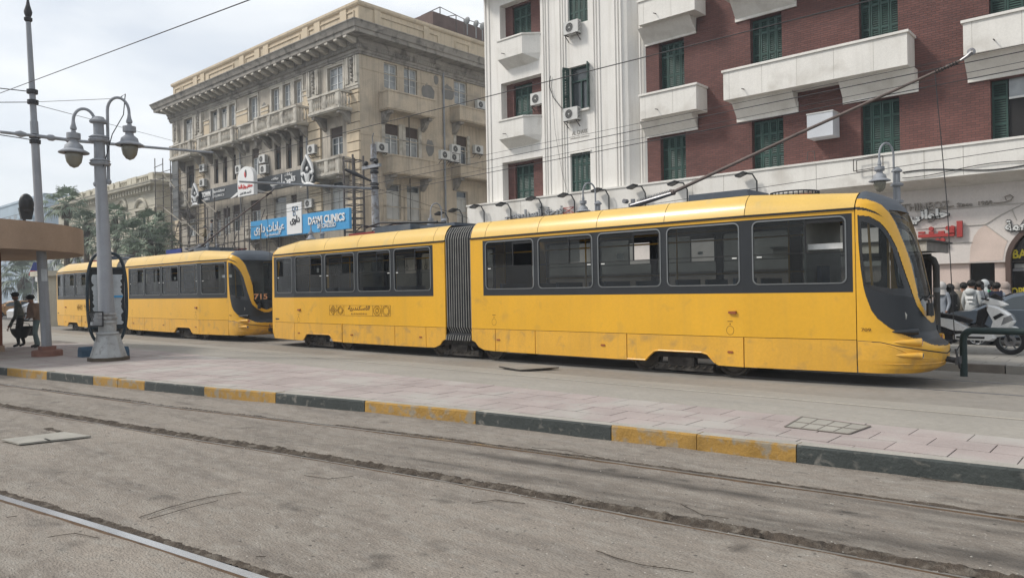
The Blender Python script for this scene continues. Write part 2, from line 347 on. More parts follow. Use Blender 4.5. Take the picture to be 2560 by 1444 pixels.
SHINY = mat('polished_rail', (.62, .61, .60), rough=.22, metal=.85, var=.05, scale=5)
RUST = mat('rusty_rail_side', (.10, .065, .04), rough=.9, var=.3, scale=8)
DULL = mat('dull_rail', (.22, .205, .185), rough=.5, metal=.35, var=.3, scale=3)
def ribbon(pts, o0, o1, z0, z1=None, rag=0, seed=0, zn=0):
    """strip along a curve between offsets o0..o1 (towards +Y)"""
    z1 = z0 if z1 is None else z1; rr = []
    for x, y in pts:
        a = rag*noise.noise(Vector((x*2.1, seed, 0)))+rag*.6*noise.noise(Vector((x*9, seed, 5)))+rag*.5*noise.noise(Vector((x*31, seed, 1))); b = rag*noise.noise(Vector((x*2.6, seed+9, 0)))+rag*.7*noise.noise(Vector((x*11, seed+4, 2)))+rag*.6*noise.noise(Vector((x*33, seed+2, 6)))
        k = [0, .25, .5, .75, 1]
        rr.append([(x, y+(o0+a)*(1-q)+(o1+b)*q, z0+(z1-z0)*q+zn*math.sin(PI*q)*(.55+.7*noise.noise(Vector((x*7, q*3, seed)))+.9*noise.noise(Vector((x*27, q*6, seed))))) for q in k])
    return [[r[j] for r in rr] for j in range(5)]
def rail(xs, ys, w, matl, label, z=.008, side=None, x0=None, x1=None, n=200):
    t = thing('tram_rail', label, 'rail', (0, 0, 0))
    pts = curve(xs, ys, n, x0, x1); MB().sheet(ribbon(pts, -w, 0, z)).build('rail_head', matl, t)
    s = MB(); s.sheet(ribbon(pts, -w-.022, -w, z-.03, z-.001)); s.build('rail_side', RUST, t); return t
rail(R1X, R1Y, .070, SHINY, 'wide polished rail crossing the lower left corner of the road', z=.012)
rail(R2X, R2Y, .03, DULL, 'nearly buried rail along the wide strip of dark dirt', z=.004)
rail(R3X, R3Y, .04, DULL, 'rail nearest the yellow and grey kerb, bright in short stretches', z=.007)
m = MB()
for a, b in ((-34, -12.2), (-11.9, -8.9), (-7.0, -4.4)): m.sheet(ribbon(curve(R3X, R3Y, 80, a, b), -.036, -.008, .010))
m.build('polished_stretch', SHINY, bpy.data.objects['tram_rail.002'])
dirt = thing('rail_dirt', 'ragged dark dirt packed along the embedded rails', 'dirt'); dirt['kind'] = 'stuff'
MB().sheet(ribbon(curve(R2X, R2Y, 2200, -20, 2), .004, .17, .004, rag=.045, seed=2, zn=.030)).build('dirt_strip', DIRT, dirt, smooth=True, kind='stuff')
MB().sheet(ribbon(curve(R1X, R1Y, 700, -9, 0), .004, .085, .006, rag=.035, seed=5, zn=.014)).build('dirt_strip', DIRT, dirt, smooth=True, kind='stuff')
MB().sheet(ribbon(curve(R3X, R3Y, 700, -20, 2), .0, .032, .005)).build('rail_groove', DARK, dirt, kind='stuff')
for a, b, o in ((-16, -12.5, .09), (-12.5, -9.5, .03), (-8.2, -5.9, .09), (-5.9, 2, .07)):
    MB().sheet(ribbon(curve(R3X, R3Y, 300, a, b), .005, o, .004, rag=.022, seed=a, zn=.014)).build('dirt_strip', DIRT, dirt, smooth=True, kind='stuff')
# cracks and scrapes in the concrete
cr_ = MB()
def crack(px, w=.006, z=.012):
    P_ = [at(x, y, Z=0) for x, y in px]; pts = []
    for a, b in zip(P_, P_[1:]):
        n_ = max(2, int((b-a).length/.05))
        for i in range(n_): q = a.lerp(b, i/n_); pts.append(Vector((q.x+.015*noise.noise(q*9), q.y+.02*noise.noise(q*7+Vector((5, 0, 0))), z)))
    for a, b in zip(pts, pts[1:]): cr_.bar(a, b, w*(.5+abs(noise.noise(a*3))*1.6), .004)
for c in ([(350, 1296), (430, 1268), (520, 1246), (615, 1230)], [(372, 1300), (470, 1272), (560, 1250)], [(20, 1295), (70, 1288)], [(640, 1395), (690, 1392)], [(1490, 1380), (1600, 1415), (1760, 1436)], [(1700, 1262), (1760, 1290), (1840, 1300)], [(1330, 1120), (1420, 1128), (1520, 1150)], [(2300, 1195), (2360, 1205), (2440, 1207)], [(2000, 1150), (2120, 1165), (2200, 1180)], [(1640, 1122), (1665, 1119)], [(760, 1190), (820, 1200), (900, 1190)], [(120, 1345), (190, 1336), (260, 1350)], [(1180, 1260), (1240, 1252), (1330, 1262)]): crack(c)
cr_.build('road_cracks', DIRT, label='fine dark cracks and scrapes in the near road', cat='cracks', kind='stuff')
# small rubble on the road
rub = MB()
for i in range(420):
    x = random.uniform(-11, -.5); y = random.uniform(1.2, kerbY(x)-.1)
    if random.random() < .5: y = interp(x, R2X, R2Y)+random.gauss(.08, .1)
    r = random.uniform(.004, .012); rub.add([(x-r, y, .002), (x, y-r, .002), (x+r, y, .002), (x, y+r, .002), (x, y, .004+r*.6)], [(0,1,4),(1,2,4),(2,3,4),(3,0,4)])
rub.build('pebbles', KTOP, label='small pebbles and crumbs scattered over the near road', cat='pebbles', kind='stuff')
# steel cover at the lower left
def slab(name, label, corners, z, th, matl, cat):
    c = sum((Vector(p) for p in corners), Vector((0, 0, 0)))/len(corners)
    t = thing(name, label, cat, (c.x, c.y, z)); MB().prism([(p[0], p[1]) for p in corners], z-.0, z+th, 'z').build('plate', matl, t); return t
PLATE = mat('cover_plate', (.30, .285, .25), rough=.75, var=.15, scale=3, bump=.3)
c4 = [at(4, 1103, Z=0), at(48, 1114, Z=0), at(228, 1094, Z=0), at(160, 1084, Z=0)]
t = slab('service_cover', 'pale steel service cover tilted in the broken road near the lower left', [tuple(p) for p in c4], .012, .018, PLATE, 'cover')
p = at(118, 1098, Z=.03); MB().box(p.x-.09, p.x+.09, p.y-.012, p.y+.012, .030, .034).build('slot', DARK, t)
m = MB(); cc = at(140, 1082, Z=0); m.sheet(ribbon([(cc.x-.5+i*.025, cc.y+.03) for i in range(40)], -.02, .06, .004, rag=.04, seed=3, zn=.01)); m.build('broken_edge', DIRT, t)

# platform: kerb stones, pavers, apron
PZ = .17
kerb = thing('kerb', 'platform kerb of alternating yellow and dark grey stones', 'kerb'); kerb['kind'] = 'structure'
bx = [-29, -27, -25, -23.2, -21.4, -19.49, -17.72, -15.89, -14.13, -12.37, -10.62, -8.765, -6.78, -4.82, -2.79, -.8, 1.2, 3.0]
cols = 'YGYGGYGYGYGYGYGYG'
cols = ['Y' if (i % 2) else 'G' for i in range(17)]   # block at -19.49 is yellow (index 5)
for i in range(17):
    sub = 2 if cols[i] == 'Y' else 1
    for s in range(sub):
        a = bx[i]+(bx[i+1]-bx[i])*s/sub+.006; b = bx[i]+(bx[i+1]-bx[i])*(s+1)/sub-.006
        ya, yb = kerbY(a), kerbY(b); q = .012
        o0, o1 = random.uniform(-.008, .008), random.uniform(-.008, .008); h = PZ+random.uniform(-.006, .006)
        vs = []
        for (x, y) in ((a, ya+o0), (b, yb+o1)):
            vs += [(x, y, -.05), (x, y+.004, h-q-.01), (x, y+q+.006, h), (x, y+.17, h), (x, y+.17, -.05)]
        f = [(0, 5, 6, 1), (1, 6, 7, 2), (2, 7, 8, 3), (3, 8, 9, 4), (0, 1, 2, 3, 4), (9, 8, 7, 6, 5)]
        o = MB().add(vs, f).build('kerb_stone', KY if cols[i] == 'Y' else KG, kerb)
        o.data.materials.append(KTOP); o.data.polygons[2].material_index = 1
# bed and pavers
YE = 8.78
xs = lin(-30, 3, 66)
MB().sheet([[(x, kerbY(x)+.16, PZ-.012) for x in xs], [(x, YE, PZ-.012) for x in xs]]).build('platform_bed', BED, kind='structure')
def clipk(poly):
    """keep the part of a paver that lies behind the kerb stones"""
    out = []
    for i in range(len(poly)):
        a, b = poly[i], poly[(i+1) % len(poly)]; fa, fb = a[1]-kerbY(a[0])-.175, b[1]-kerbY(b[0])-.175
        if fa >= 0: out.append(a)
        if fa*fb < 0: t = fa/(fa-fb); out.append((a[0]+(b[0]-a[0])*t, a[1]+(b[1]-a[1])*t))
    return out
plat = thing('platform_paving', 'pinkish pavers of the tram platform beside the kerb', 'paving'); plat['kind'] = 'structure'
cells = []
ta = math.atan2(.19, 2)  # the courses follow the kerb
TW = .52; gap = .006
for r in range(12):
    for k in range(-70, 12):
        x0 = k*TW+(TW/2 if r % 2 else 0); y1 = YE-r*.42; y0 = y1-.42
        if x0 < -28 or x0 > 2.4: continue
        p = clipk([(x0+gap, y0+gap), (x0+TW-gap, y0+gap), (x0+TW-gap, y1-gap), (x0+gap, y1-gap)])
        if len(p) < 3: continue
        cells.append((x0*x0+y0*y0, p))
cells.sort(key=lambda c: c[0]); rest = MB()
for i, (d, p) in enumerate(cells):
    h = PZ+random.uniform(-.002, .003)
    if i < 290:
        me = MB().prism(p, PZ-.03, h, 'z').mesh('paver', TILE); inst(me, 'paver', plat, (0, 0, 0))
    else: rest.prism(p, PZ-.03, h, 'z')
rest.build('far_pavers', TILE, plat, kind='stuff')
# sunken inspection cover in the paving
c4 = [at(*q, Z=PZ) for q in ((1962, 1068), (2005, 1043), (2176, 1066), (2122, 1086))]
t = slab('inspection_cover', 'sunken paved inspection cover in the pink platform at the right', [tuple(p) for p in c4], PZ+.003, .006, PLATE, 'cover')
for fr in (.25, .5, .75):
    a = c4[0].lerp(c4[3], fr); b = c4[1].lerp(c4[2], fr); MB().bar((a.x, a.y, PZ+.010), (b.x, b.y, PZ+.010), .012, .004).build('joint', BED, t)
for a, b in ((0, 1), (1, 2), (2, 3), (3, 0), (0, 2)):
    if (a, b) == (0, 2): A = c4[0].lerp(c4[1], .5); B = c4[3].lerp(c4[2], .5)
    else: A, B = c4[a], c4[b]
    MB().bar((A.x, A.y, PZ+.011), (B.x, B.y, PZ+.011), .02, .006).build('joint', BED, t)
# apron beyond the pavers and the tram road (the apron falls gently to rail level)
xs = lin(-120, 14, 134)
MB().sheet([[(x, 8.78, PZ-.004) for x in xs], [(x, 9.6, PZ-.01) for x in xs], [(x, 10.6, .09) for x in xs], [(x, 11.6, .02) for x in xs]]).build('apron', APRON, kind='structure')
MB().box(-120, -30, -2, 8.78, 0, PZ-.006).build('far_platform', APRON, kind='structure')
MB().sheet([[(x, 11.6, .02) for x in xs], [(x, 13, .0) for x in xs], [(x, 16.2, 0) for x in xs], [(x, 16.3, 0) for x in xs]]).build('tram_road_surface', FARROAD, kind='structure')
MB().box(-120, 14, 16.3, 28, -.03, .0).build('far_road', ASPH, kind='structure')
SEAM = mat('apron_seam', (.40, .37, .32), rough=.85)
for y, z, w in ((10.35, .118, .025), (10.42, .108, .012)):
    MB().box(-110, 10, y, y+w, z-.004, z+.004).build('joint_strip', SEAM if w > .02 else DIRT, kind='structure')
for k, yy in enumerate((13.335, 14.77, 17.55, 19.0)):
    t = thing('far_rail', ['sunken rail under the near side of the yellow trams', 'sunken rail under the far side of the yellow trams', 'first rail of the track beyond the trams', 'second rail of the track beyond the trams'][k], 'rail', (0, yy, 0))
    if k < 2: MB().box(-110, 10, yy-.03, yy+.03, -.01, .006).build('rail_head', STEEL, t); MB().box(-110, 10, yy+.03, yy+.065, -.01, .002).build('groove', DARK, t)
    else: bpy.data.objects.remove(t)
# plate in the apron
c4 = [at(*q, Z=.05) for q in ((1248, 917), (1300, 926), (1397, 919), (1330, 911))]
slab('road_plate', 'thin steel plate lying in the apron beside the tram', [tuple(p) for p in c4], .045, .02, FARROAD, 'cover')
for a, b in ((0, 1), (1, 2)):
    MB().bar((c4[a].x, c4[a].y, .062), (c4[b].x, c4[b].y, .062), .03, .012).build('edge', DARK, bpy.data.objects['road_plate'])
# island at the right with its own kerb and pavers; pavement before the shops
isl = thing('island_paving', 'grey paved island behind the tram nose where the scooter stands', 'paving', (0, 16.3, 0)); isl['kind'] = 'structure'
MB().box(-5.2, 9, 16.42, 21.2, -.02, .135).build('island_bed', BED, isl)
for r in range(8):
    for k in range(20):
        x0 = -5.2+k*.6+(.3 if r % 2 else 0); y0 = 16.44+r*.59
        if x0 > 1.5: continue
        MB().box(x0+.006, x0+.594, y0+.006, y0+.584, .10, .150+random.uniform(-.002, .002)).build('paver', PAVER, isl)
for k in range(14):
    x0 = -5.2+k*.7; MB().box(x0+.01, x0+.69, 16.28+random.uniform(-.01, .01), 16.42, -.02, .15+random.uniform(-.012, .006)).build('kerb_stone', PAVER if k % 3 else BED, isl)
MB().box(-90, 14, 26, 60, -.02, .14).build('far_pavement', PAVER, kind='structure')
# ================================================================== TRAM
YC = 14.05
TG = glassmat('tram_glass', (.012, .014, .016), alpha=.42, rough=.06)
WSG = glassmat('windscreen_glass', (.05, .055, .055), alpha=.66, rough=.05)
COVE = mat('sky_sheen_yellow', (.66, .43, .10), rough=.35, var=.06, scale=1.2, fine=.03, coat=.35, stain=(.50, .38, .16), stain_t=(.6, .85), stain_s=2)  # cove yellow paled in the colour itself to show reflected sky
BLK = mat('black_glass_surround', (.010, .010, .011), rough=.18, var=.1, coat=.4)
SEATB = mat('seat_blue', (.03, .07, .13), rough=.7); INTER = mat('tram_interior', (.09, .09, .088), rough=.8, var=.15)
INTD = mat('tram_floor', (.05, .05, .05), rough=.8)
YRAIL = mat('yellow_handrail', (.55, .30, .04), rough=.4)
WHITEP = mat('white_print', (.72, .72, .70), rough=.6, var=.04)
UNDER = mat('underframe_dirt', (.035, .031, .028), rough=.95, var=.4, scale=6, stain=(.11, .10, .088), stain_t=(.45, .7), stain_s=4)
WHEELM = mat('wheel_steel', (.10, .085, .07), rough=.7, metal=.3, var=.3, scale=8)
INK = mat('dark_print', (.10, .045, .015), rough=.7, var=.1)
LAMPG = mat('lamp_lens', (.5, .06, .03), rough=.25); ORANGE = mat('orange_marker', (.28, .085, .03), rough=.4)
def wd(x):
    if x > -5.9: return 1.2-.20*(x+5.9)/1.9
    if x < -20.9: return 1.2-.13*(-20.9-x)/1.4
    return 1.2
def fr(x):   # how far the roof has dropped towards the ends
    if x > -5.9: return (x+5.9)/1.9
    if x < -20.9: return .9*(-20.9-x)/1.4
    return 0
CA = [(0, 2.965), (.035, 3.11), (.10, 3.24), (.19, 3.34), (.27, 3.385)]; CB = [(0, 2.965), (.03, 3.05), (.10, 3.14), (.19, 3.215), (.30, 3.262)]
def cove(x): return [((a[0]*(1-fr(x))+b[0]*fr(x)), (a[1]*(1-fr(x))+b[1]*fr(x))) for a, b in zip(CA, CB)]
ZL = [.24,.32,.45,.64,.70,.78,.90,1.16,1.5,2.16,2.6,2.9,3.05,3.15,3.22,3.28,3.32]
LLv = [.90,1.03,1.10,1.12,1.10,.98,.92,.89,.84,.71,.60,.51,.43,.34,.24,.12,.01]
WZv = [.24,.45,2.95,3.05,3.15,3.22,3.28,3.32]; WWv = [.98,1.0,1.0,.97,.89,.79,.64,.4]
def cabS(t, z, k=1.0):
    s = math.sin(t); c = math.cos(t); w = interp(z, WZv, WWv)
    return Vector((-4.0+k*interp(z, ZL, LLv)*abs(s)**.8, YC-w*(1 if c > 0 else -1)*abs(c)**.8, z))
def tailS(t, z):
    s = math.sin(t); c = math.cos(t); w = interp(z, [.24,.5,2.95,3.05,3.15,3.22,3.28,3.30], [1.03,1.07,1.07,1.04,.96,.86,.72,.5]); L = interp(z, [.24,.4,1.6,2.9,3.1,3.2,3.3], [.36,.46,.44,.34,.26,.18,.01])
    return Vector((-22.3-L*abs(s)**.7, YC-w*(1 if c > 0 else -1)*abs(c)**.7, z))
def inpoly(t, z, P):
    r = False; j = len(P)-1
    for i in range(len(P)):
        if (P[i][1] > z) != (P[j][1] > z) and t < (P[j][0]-P[i][0])*(z-P[i][1])/(P[j][1]-P[i][1])+P[i][0]: r = not r
        j = i
    return r
H = PI/2
P_OUT = [(-.1,3.152),(0,3.150),(.307,3.13),(.604,3.078),(.807,3.022),(.874,2.96),(.977,2.852),(1.04,2.749),(1.10,2.518),(1.152,2.343),(1.205,2.029),(1.215,1.762),(1.20,1.484),(1.261,1.351),(1.40,1.217),(H+.05,1.11),(H+.05,.1),(-.1,.1)]
P_MASK = [(.033,2.862),(.321,2.832),(.576,2.734),(.694,2.636),(.798,2.502),(.883,2.317),(.935,2.05),(.982,1.844),(1.035,1.639),(1.055,1.536),(1.124,1.34),(1.294,1.17),(1.5,1.055),(H+.05,1.03),(H+.05,.665),(1.28,.687),(1.119,.708),(1.08,.744),(1.0,.79),(.84,.826),(.656,.898),(.463,.986),(.274,1.135),(.184,1.274),(.113,1.51),(.085,1.654),(.052,1.983),(.033,2.436)]
P_GLASS = [(.105,2.754),(.378,2.688),(.586,2.595),(.70,2.446),(.755,2.281),(.80,2.029),(.864,1.639),(.543,1.639),(.17,1.70),(.128,1.70),(.095,2.27)]
P_DIV = [(0,1.70),(.104,1.669),(.349,1.587),(.609,1.525),(1.029,1.484),(1.6,1.47)]
P_SW = [(-.1,3.008),(0,3.006),(.264,2.97),(.501,2.909),(.727,2.806),(.491,2.876),(.255,2.928),(0,2.955),(-.1,2.955)]
BUMP = ([0,.26,.458,.694,1.095,H], [.764,.749,.698,.656,.60,.54])
def cab_part(t, z):
    tt = min(t, PI-t)
    if not inpoly(tt, z, P_OUT):
        if z > 2.945: return 'roof'
        edge = interp(z, [1.2,1.48,2.03,2.52,2.75,2.95], [1.40,1.19,1.22,1.10,1.04,.87])
        if tt < edge+.055: return 'rim'
        return 'windscreen' if z > 1.44 else 'rim'
    if inpoly(tt, z, P_SW): return 'rim'
    if inpoly(tt, z, P_MASK):
        if inpoly(tt, z, P_GLASS): return 'side_glass'
        return 'rim' if z > interp(tt, [p[0] for p in P_DIV], [p[1] for p in P_DIV]) else 'mask'
    return 'bumper' if z < interp(tt, *BUMP) else 'shell'

def make_tram():
    R_ = thing('yellow_tram', 'long yellow articulated tram numbered 709 with its trolley pole raised, nearest the camera', 'tram', (-13.3, YC, 0), 'yellow articulated trams')
    WINS = [(-12.41,-10.88),(-10.76,-9.24),(-9.11,-7.59),(-7.46,-5.95),(-5.72,-4.14),(-22.12,-21.0),(-20.80,-19.30),(-19.16,-17.67),(-17.52,-16.02),(-15.88,-14.38)]
    Z0, Z1 = 1.725, 2.875
    for s in (1, -1):
        near = s == 1
        def P(x, z, out=0): return (x, YC-s*(wd(x)+out), z)
        def pan(mb, pts, out0, out1):
            n = len(pts); vs = [P(x, z, out1) for x, z in pts]+[P(x, z, out0) for x, z in pts]
            fs = [tuple(range(n)), tuple(range(2*n-1, n-1, -1))]+[(i, i+n, (i+1) % n+n, (i+1) % n) for i in range(n)]
            if s == -1: fs = [tuple(reversed(f)) for f in fs]
            mb.add(vs, fs); return mb
        # upper side panels
        for a, b in ((-22.3, -20.9), (-20.9, -13.86), (-12.92, -5.9), (-5.9, -4.012)):
            m = MB(); pan(m, [(a, .785), (b, .785), (b, 1.58), (a, 1.58)], -.04, 0); m.build('side_panel', YEL, R_)
        # yellow rail above the windows
        for a, b in ((-22.3, -20.9), (-20.9, -13.86), (-12.92, -5.9), (-5.9, -4.012)):
            m = MB(); pan(m, [(a, 2.905), (b, 2.905), (b, 2.965), (a, 2.965)], -.04, 0); m.build('window_rail', YEL, R_)
            m = MB(); pan(m, [(a, 2.958), (b, 2.958), (b, 2.995), (a, 2.995)], -.03, .022); m.build('rain_gutter', RUBBER, R_)
        for a, b in ((-14.30, -13.86), (-12.92, -12.50), (-4.05, -4.012)):
            m = MB(); pan(m, [(a, 1.58), (b, 1.58), (b, 2.905), (a, 2.905)], -.04, 0); m.build('corner_post', YEL, R_)
        # skirts with wheel openings
        SK = [[(-22.3,.24),(-20.91,.235),(-20.91,.775),(-22.3,.775)],
              [(-20.89,.235),(-20.42,.235),(-20.24,.41),(-20.15,.435),(-19.0,.435),(-18.92,.41),(-18.78,.255),(-18.33,.245),(-18.33,.775),(-20.89,.775)],
              [(-18.31,.245),(-15.90,.245),(-15.90,.775),(-18.31,.775)], [(-15.88,.245),(-14.62,.25),(-14.62,.775),(-15.88,.775)],
              [(-14.60,.25),(-14.28,.26),(-14.08,.33),(-13.98,.44),(-13.86,.49),(-13.86,.775),(-14.60,.775)],
              [(-12.92,.49),(-12.80,.45),(-12.68,.33),(-12.50,.27),(-12.13,.255),(-12.13,.775),(-12.92,.775)],
              [(-12.11,.255),(-10.89,.25),(-10.89,.775),(-12.11,.775)], [(-10.87,.25),(-8.43,.245),(-8.43,.775),(-10.87,.775)],
              [(-8.41,.245),(-7.98,.245),(-7.90,.33),(-7.78,.43),(-7.68,.45),(-6.74,.45),(-6.62,.42),(-6.47,.27),(-6.40,.24),(-5.91,.235),(-5.91,.775),(-8.41,.775)],
              [(-5.89,.235),(-4.012,.24),(-4.012,.775),(-5.89,.775)]]
        for q in SK:
            m = MB(); n = len(q)
            pan(m, q, -.03, .006); m.build('skirt_panel', YEL2, R_)
        for q in (SK[1], SK[8]):   # raised lip round the wheel opening
            m = MB(); pts = [P(x, z+.018, .012) for x, z in q[:9] if z > .24]; 
            m.tube(pts, .016, 6); m.build('arch_lip', YEL2, R_)
        # backing behind the seams
        m = MB()
        for a, b in ((-22.3, -20.9), (-20.9, -14.3), (-12.5, -5.9), (-5.9, -4.0)):
            pan(m, [(a, .46), (b, .46), (b, 1.6), (a, 1.6)], -.08, -.035)
        m.build('inner_wall', RUBBER, R_)
        # window band with rounded openings
        for grp in ([0,1,2,3], [4], [5], [6,7,8,9]):
            for n_, k in enumerate(grp):
                a, b = WINS[k]
                lo = {0:-12.50, 4:-5.9, 5:-22.3, 6:-20.9}.get(k, (WINS[k-1][1]+a)/2)
                hi = {3:-5.9, 4:-4.05, 5:-20.9, 9:-14.30}.get(k, (b+WINS[k+1][0])/2 if k < 9 else 0)
                inner = rrect(a+.012, b-.012, Z0+.012, Z1-.012, .10); q = len(inner)//4
                outer = [(hi,2.905)]*q+[(lo,2.905)]*q+[(lo,1.58)]*q+[(hi,1.58)]*q
                m = MB(); vs = [P(x, z, .001) for x, z in outer]+[P(x, z, .001) for x, z in inner]+[P(x, z, -.05) for x, z in inner]; N = 4*q
                fs = [(i, (i+1) % N, N+(i+1) % N, N+i) for i in range(N)]+[(N+i, N+(i+1) % N, 2*N+(i+1) % N, 2*N+i) for i in range(N)]
                m.add(vs, fs); band = m.build('window_band', GREY, R_)
                # a window: rubber seal, frame, panes
                w = MB(); o2 = rrect(a, b, Z0, Z1, .112); i2 = rrect(a+.022, b-.022, Z0+.022, Z1-.022, .09); N = len(o2)
                w.add([P(x, z, .012) for x, z in o2]+[P(x, z, .016) for x, z in i2]+[P(x, z, -.02) for x, z in i2]+[P(x, z, 0) for x, z in o2],
                      [(i, (i+1) % N, N+(i+1) % N, N+i) for i in range(N)]+[(N+i, N+(i+1) % N, 2*N+(i+1) % N, 2*N+i) for i in range(N)]+[(i, (i+1) % N, 3*N+(i+1) % N, 3*N+i) for i in range(N)])
                win = w.build('window', ALU, R_)
                zm = 2.27; xs_ = a+.58*(b-a) if (k != 5) else a+.05
                xe = b-.06 if k != 5 else a+.42*(b-a)
                def pane(pts, o, nm='pane'):
                    m = MB(); m.add([P(x, z, o) for x, z in pts], [tuple(range(len(pts)))]); return m.build(nm, TG, win)
                closed = k == 3 or not near and k % 3 == 0
                ia, ib = a+.02, b-.02
                low = [p for p in rrect(ia, ib, Z0+.02, Z1-.02, .09) if p[1] < zm]; low = [(ib, zm)]+[(ia, zm)]+[p for p in low]
                pane(low, -.008)
                if closed: up = [p for p in rrect(ia, ib, Z0+.02, Z1-.02, .09) if p[1] > zm]+[(ia, zm), (ib, zm)]; pane(up, -.008)
                else:
                    if k == 5: pane([(xe, zm), (ib, zm), (ib, Z1-.03), (xe, Z1-.03)], -.008)
                    else: pane([(ia, zm), (xs_, zm), (xs_, Z1-.03), (ia, Z1-.03)], -.008)
                    if k in (1, 8) and near: pane([(xs_, zm+.02), (xs_+.28, zm+.02), (xs_+.28, Z1-.09), (xs_, Z1-.09)], -.02, 'sliding_pane')
                    v = MB(); pan(v, [(xs_-.012, zm), (xs_+.012, zm), (xs_+.012, Z1-.05), (xs_-.012, Z1-.05)], -.02, .0)
                    pan(v, [(xs_, Z1-.10), (xe, Z1-.10), (xe, Z1-.02), (xs_, Z1-.02)], -.02, -.004); pan(v, [(xe, zm), (ib if k != 5 else ia+.01, zm), (ib if k != 5 else ia+.01, Z1-.05), (xe, Z1-.05)] if k != 5 else [(xe-.012, zm), (xe+.012, zm), (xe+.012, Z1-.05), (xe-.012, Z1-.05)], -.02, -.002)
                    v.build('vent_frame', RUBBER, win)
                v = MB(); pan(v, [(ia, zm-.010), (ib, zm-.010), (ib, zm+.006), (ia, zm+.006)], -.02, .002); v.build('cross_bar', RUBBER, win)
                if near:
                    xl = (b-.15) if k in (1, 3, 8, 6) else (a+.08)
                    v = MB(); pan(v, [(xl, zm-.055), (xl+.09, zm-.055), (xl+.09, zm-.035), (xl, zm-.035)], 0, .003); v.build('sticker', WHITEP, win)
        # cove of the roof, in panels between the seams
        seams = [-22.3,-20.9,-19.22,-17.56,-15.93,-14.29,-13.86] if True else 0
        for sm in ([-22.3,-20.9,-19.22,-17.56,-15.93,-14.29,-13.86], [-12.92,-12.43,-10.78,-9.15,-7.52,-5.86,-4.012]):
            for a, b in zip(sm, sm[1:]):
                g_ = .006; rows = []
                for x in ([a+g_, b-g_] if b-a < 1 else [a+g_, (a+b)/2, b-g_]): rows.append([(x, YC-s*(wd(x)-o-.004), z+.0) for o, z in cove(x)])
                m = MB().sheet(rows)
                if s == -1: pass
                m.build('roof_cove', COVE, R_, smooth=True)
        # small fittings
        if near:
            for x, z in ((-12.02,.53),(-9.01,.52),(-6.16,.50),(-20.64,.46),(-17.85,.48),(-14.82,.51)):
                m = MB(); pan(m, rrect(x-.055, x+.055, z-.02, z+.02, .018, 3), 0, .02); m.build('marker_lamp', ORANGE, R_)
            for x, z in ((-6.10,1.23),(-20.59,1.19)):
                m = MB(); pan(m, [(x-.075, z-.02), (x+.07, z-.028), (x+.07, z+.028), (x-.075, z+.022)], 0, .045); m.build('side_indicator', ORANGE, R_)
            for x, z in ((-6.16,.90),(-12.16,.95),(-20.65,.88)):
                m = MB(); o1 = [(x+.075*math.cos(a), z+.085*math.sin(a)) for a in [2*PI*i/24 for i in range(24)]]; i1 = [(x+.068*math.cos(a), z+.078*math.sin(a)) for a in [2*PI*i/24 for i in range(24)]]
                m.add([P(p, q, .002) for p, q in o1]+[P(p, q, .002) for p, q in i1], [(i, (i+1) % 24, 24+(i+1) % 24, 24+i) for i in range(24)]); m.build('round_hatch', INK, R_)
                m = MB(); pan(m, [(x-.05, z+.16), (x+.05, z+.16), (x+.05, z+.172), (x-.05, z+.172)], 0, .003); pan(m, [(x-.014, z+.105), (x+.014, z+.105), (x, z+.135)], 0, .003); m.build('hatch_mark', INK, R_)
    # roof crown
    for a, b in ((-22.3, -13.86), (-12.92, -4.012)):
        rows = []
        for x in lin(a, b, 24):
            c = cove(x)[-1]; w = wd(x)-c[0]
            rows.append([(x, YC+w*q, c[1]+.035*(1-abs(q))*(1-fr(x)*.0)) for q in (-1, -.5, 0, .5, 1)])
        MB().sheet(rows).build('roof', GREYR, R_, smooth=True)
    # cab, cut into its visible pieces
    nt_, nz_ = 330, 230
    def tt_(u): return PI*(u-.82*math.sin(2*PI*u)/(2*PI))
    grid = [[cabS(tt_(i/nt_), .24+(3.32-.24)*j/nz_) for i in range(nt_+1)] for j in range(nz_+1)]
    buckets = {}
    for j in range(nz_):
        z = .24+(3.32-.24)*(j+.5)/nz_
        for i in range(nt_): buckets.setdefault(cab_part(tt_((i+.5)/nt_), z), []).append((i, j))
    mats_ = dict(shell=('cab_shell', YEL), bumper=('bumper', YEL2), mask=('cab_mask', GREY), rim=('glass_surround', BLK), roof=('cab_roof', GREYR), windscreen=('windscreen', WSG), side_glass=('cab_side_window', WSG))
    buckets['side_glass0'] = [c for c in buckets['side_glass'] if c[0] < nt_/2]; buckets['side_glass1'] = [c for c in buckets['side_glass'] if c[0] >= nt_/2]
    for k, cells_ in list(buckets.items()):
        if k == 'side_glass': continue
        k = k.rstrip('01'); idx = {}; vs = []; fs = []
        off = {'shell': .004, 'bumper': .012, 'rim': -.004, 'windscreen': -.010, 'side_glass': -.012, 'mask': 0, 'roof': .002}[k]
        def vid(i, j):
            if (i, j) not in idx:
                p = grid[j][i]; d = Vector((p.x+4.6, (p.y-YC)*1.0, 0)); d.normalize(); q = p+d*off
                if k == 'bumper' and off: q = q
                idx[(i, j)] = len(vs); vs.append(tuple(q))
            return idx[(i, j)]
        for i, j in cells_: fs.append((vid(i, j), vid(i+1, j), vid(i+1, j+1), vid(i, j+1)))
        MB().add(vs, fs).build(mats_[k][0], mats_[k][1], R_, smooth=True)
    # sharp crease and lips of the bumper
    pts = [cabS(PI*i/60, interp(min(PI*i/60, PI-PI*i/60), *BUMP))+Vector((.012, 0, 0)) for i in range(61)]; MB().tube(pts, .010, 6).build('bumper_seam', RUBBER, R_)
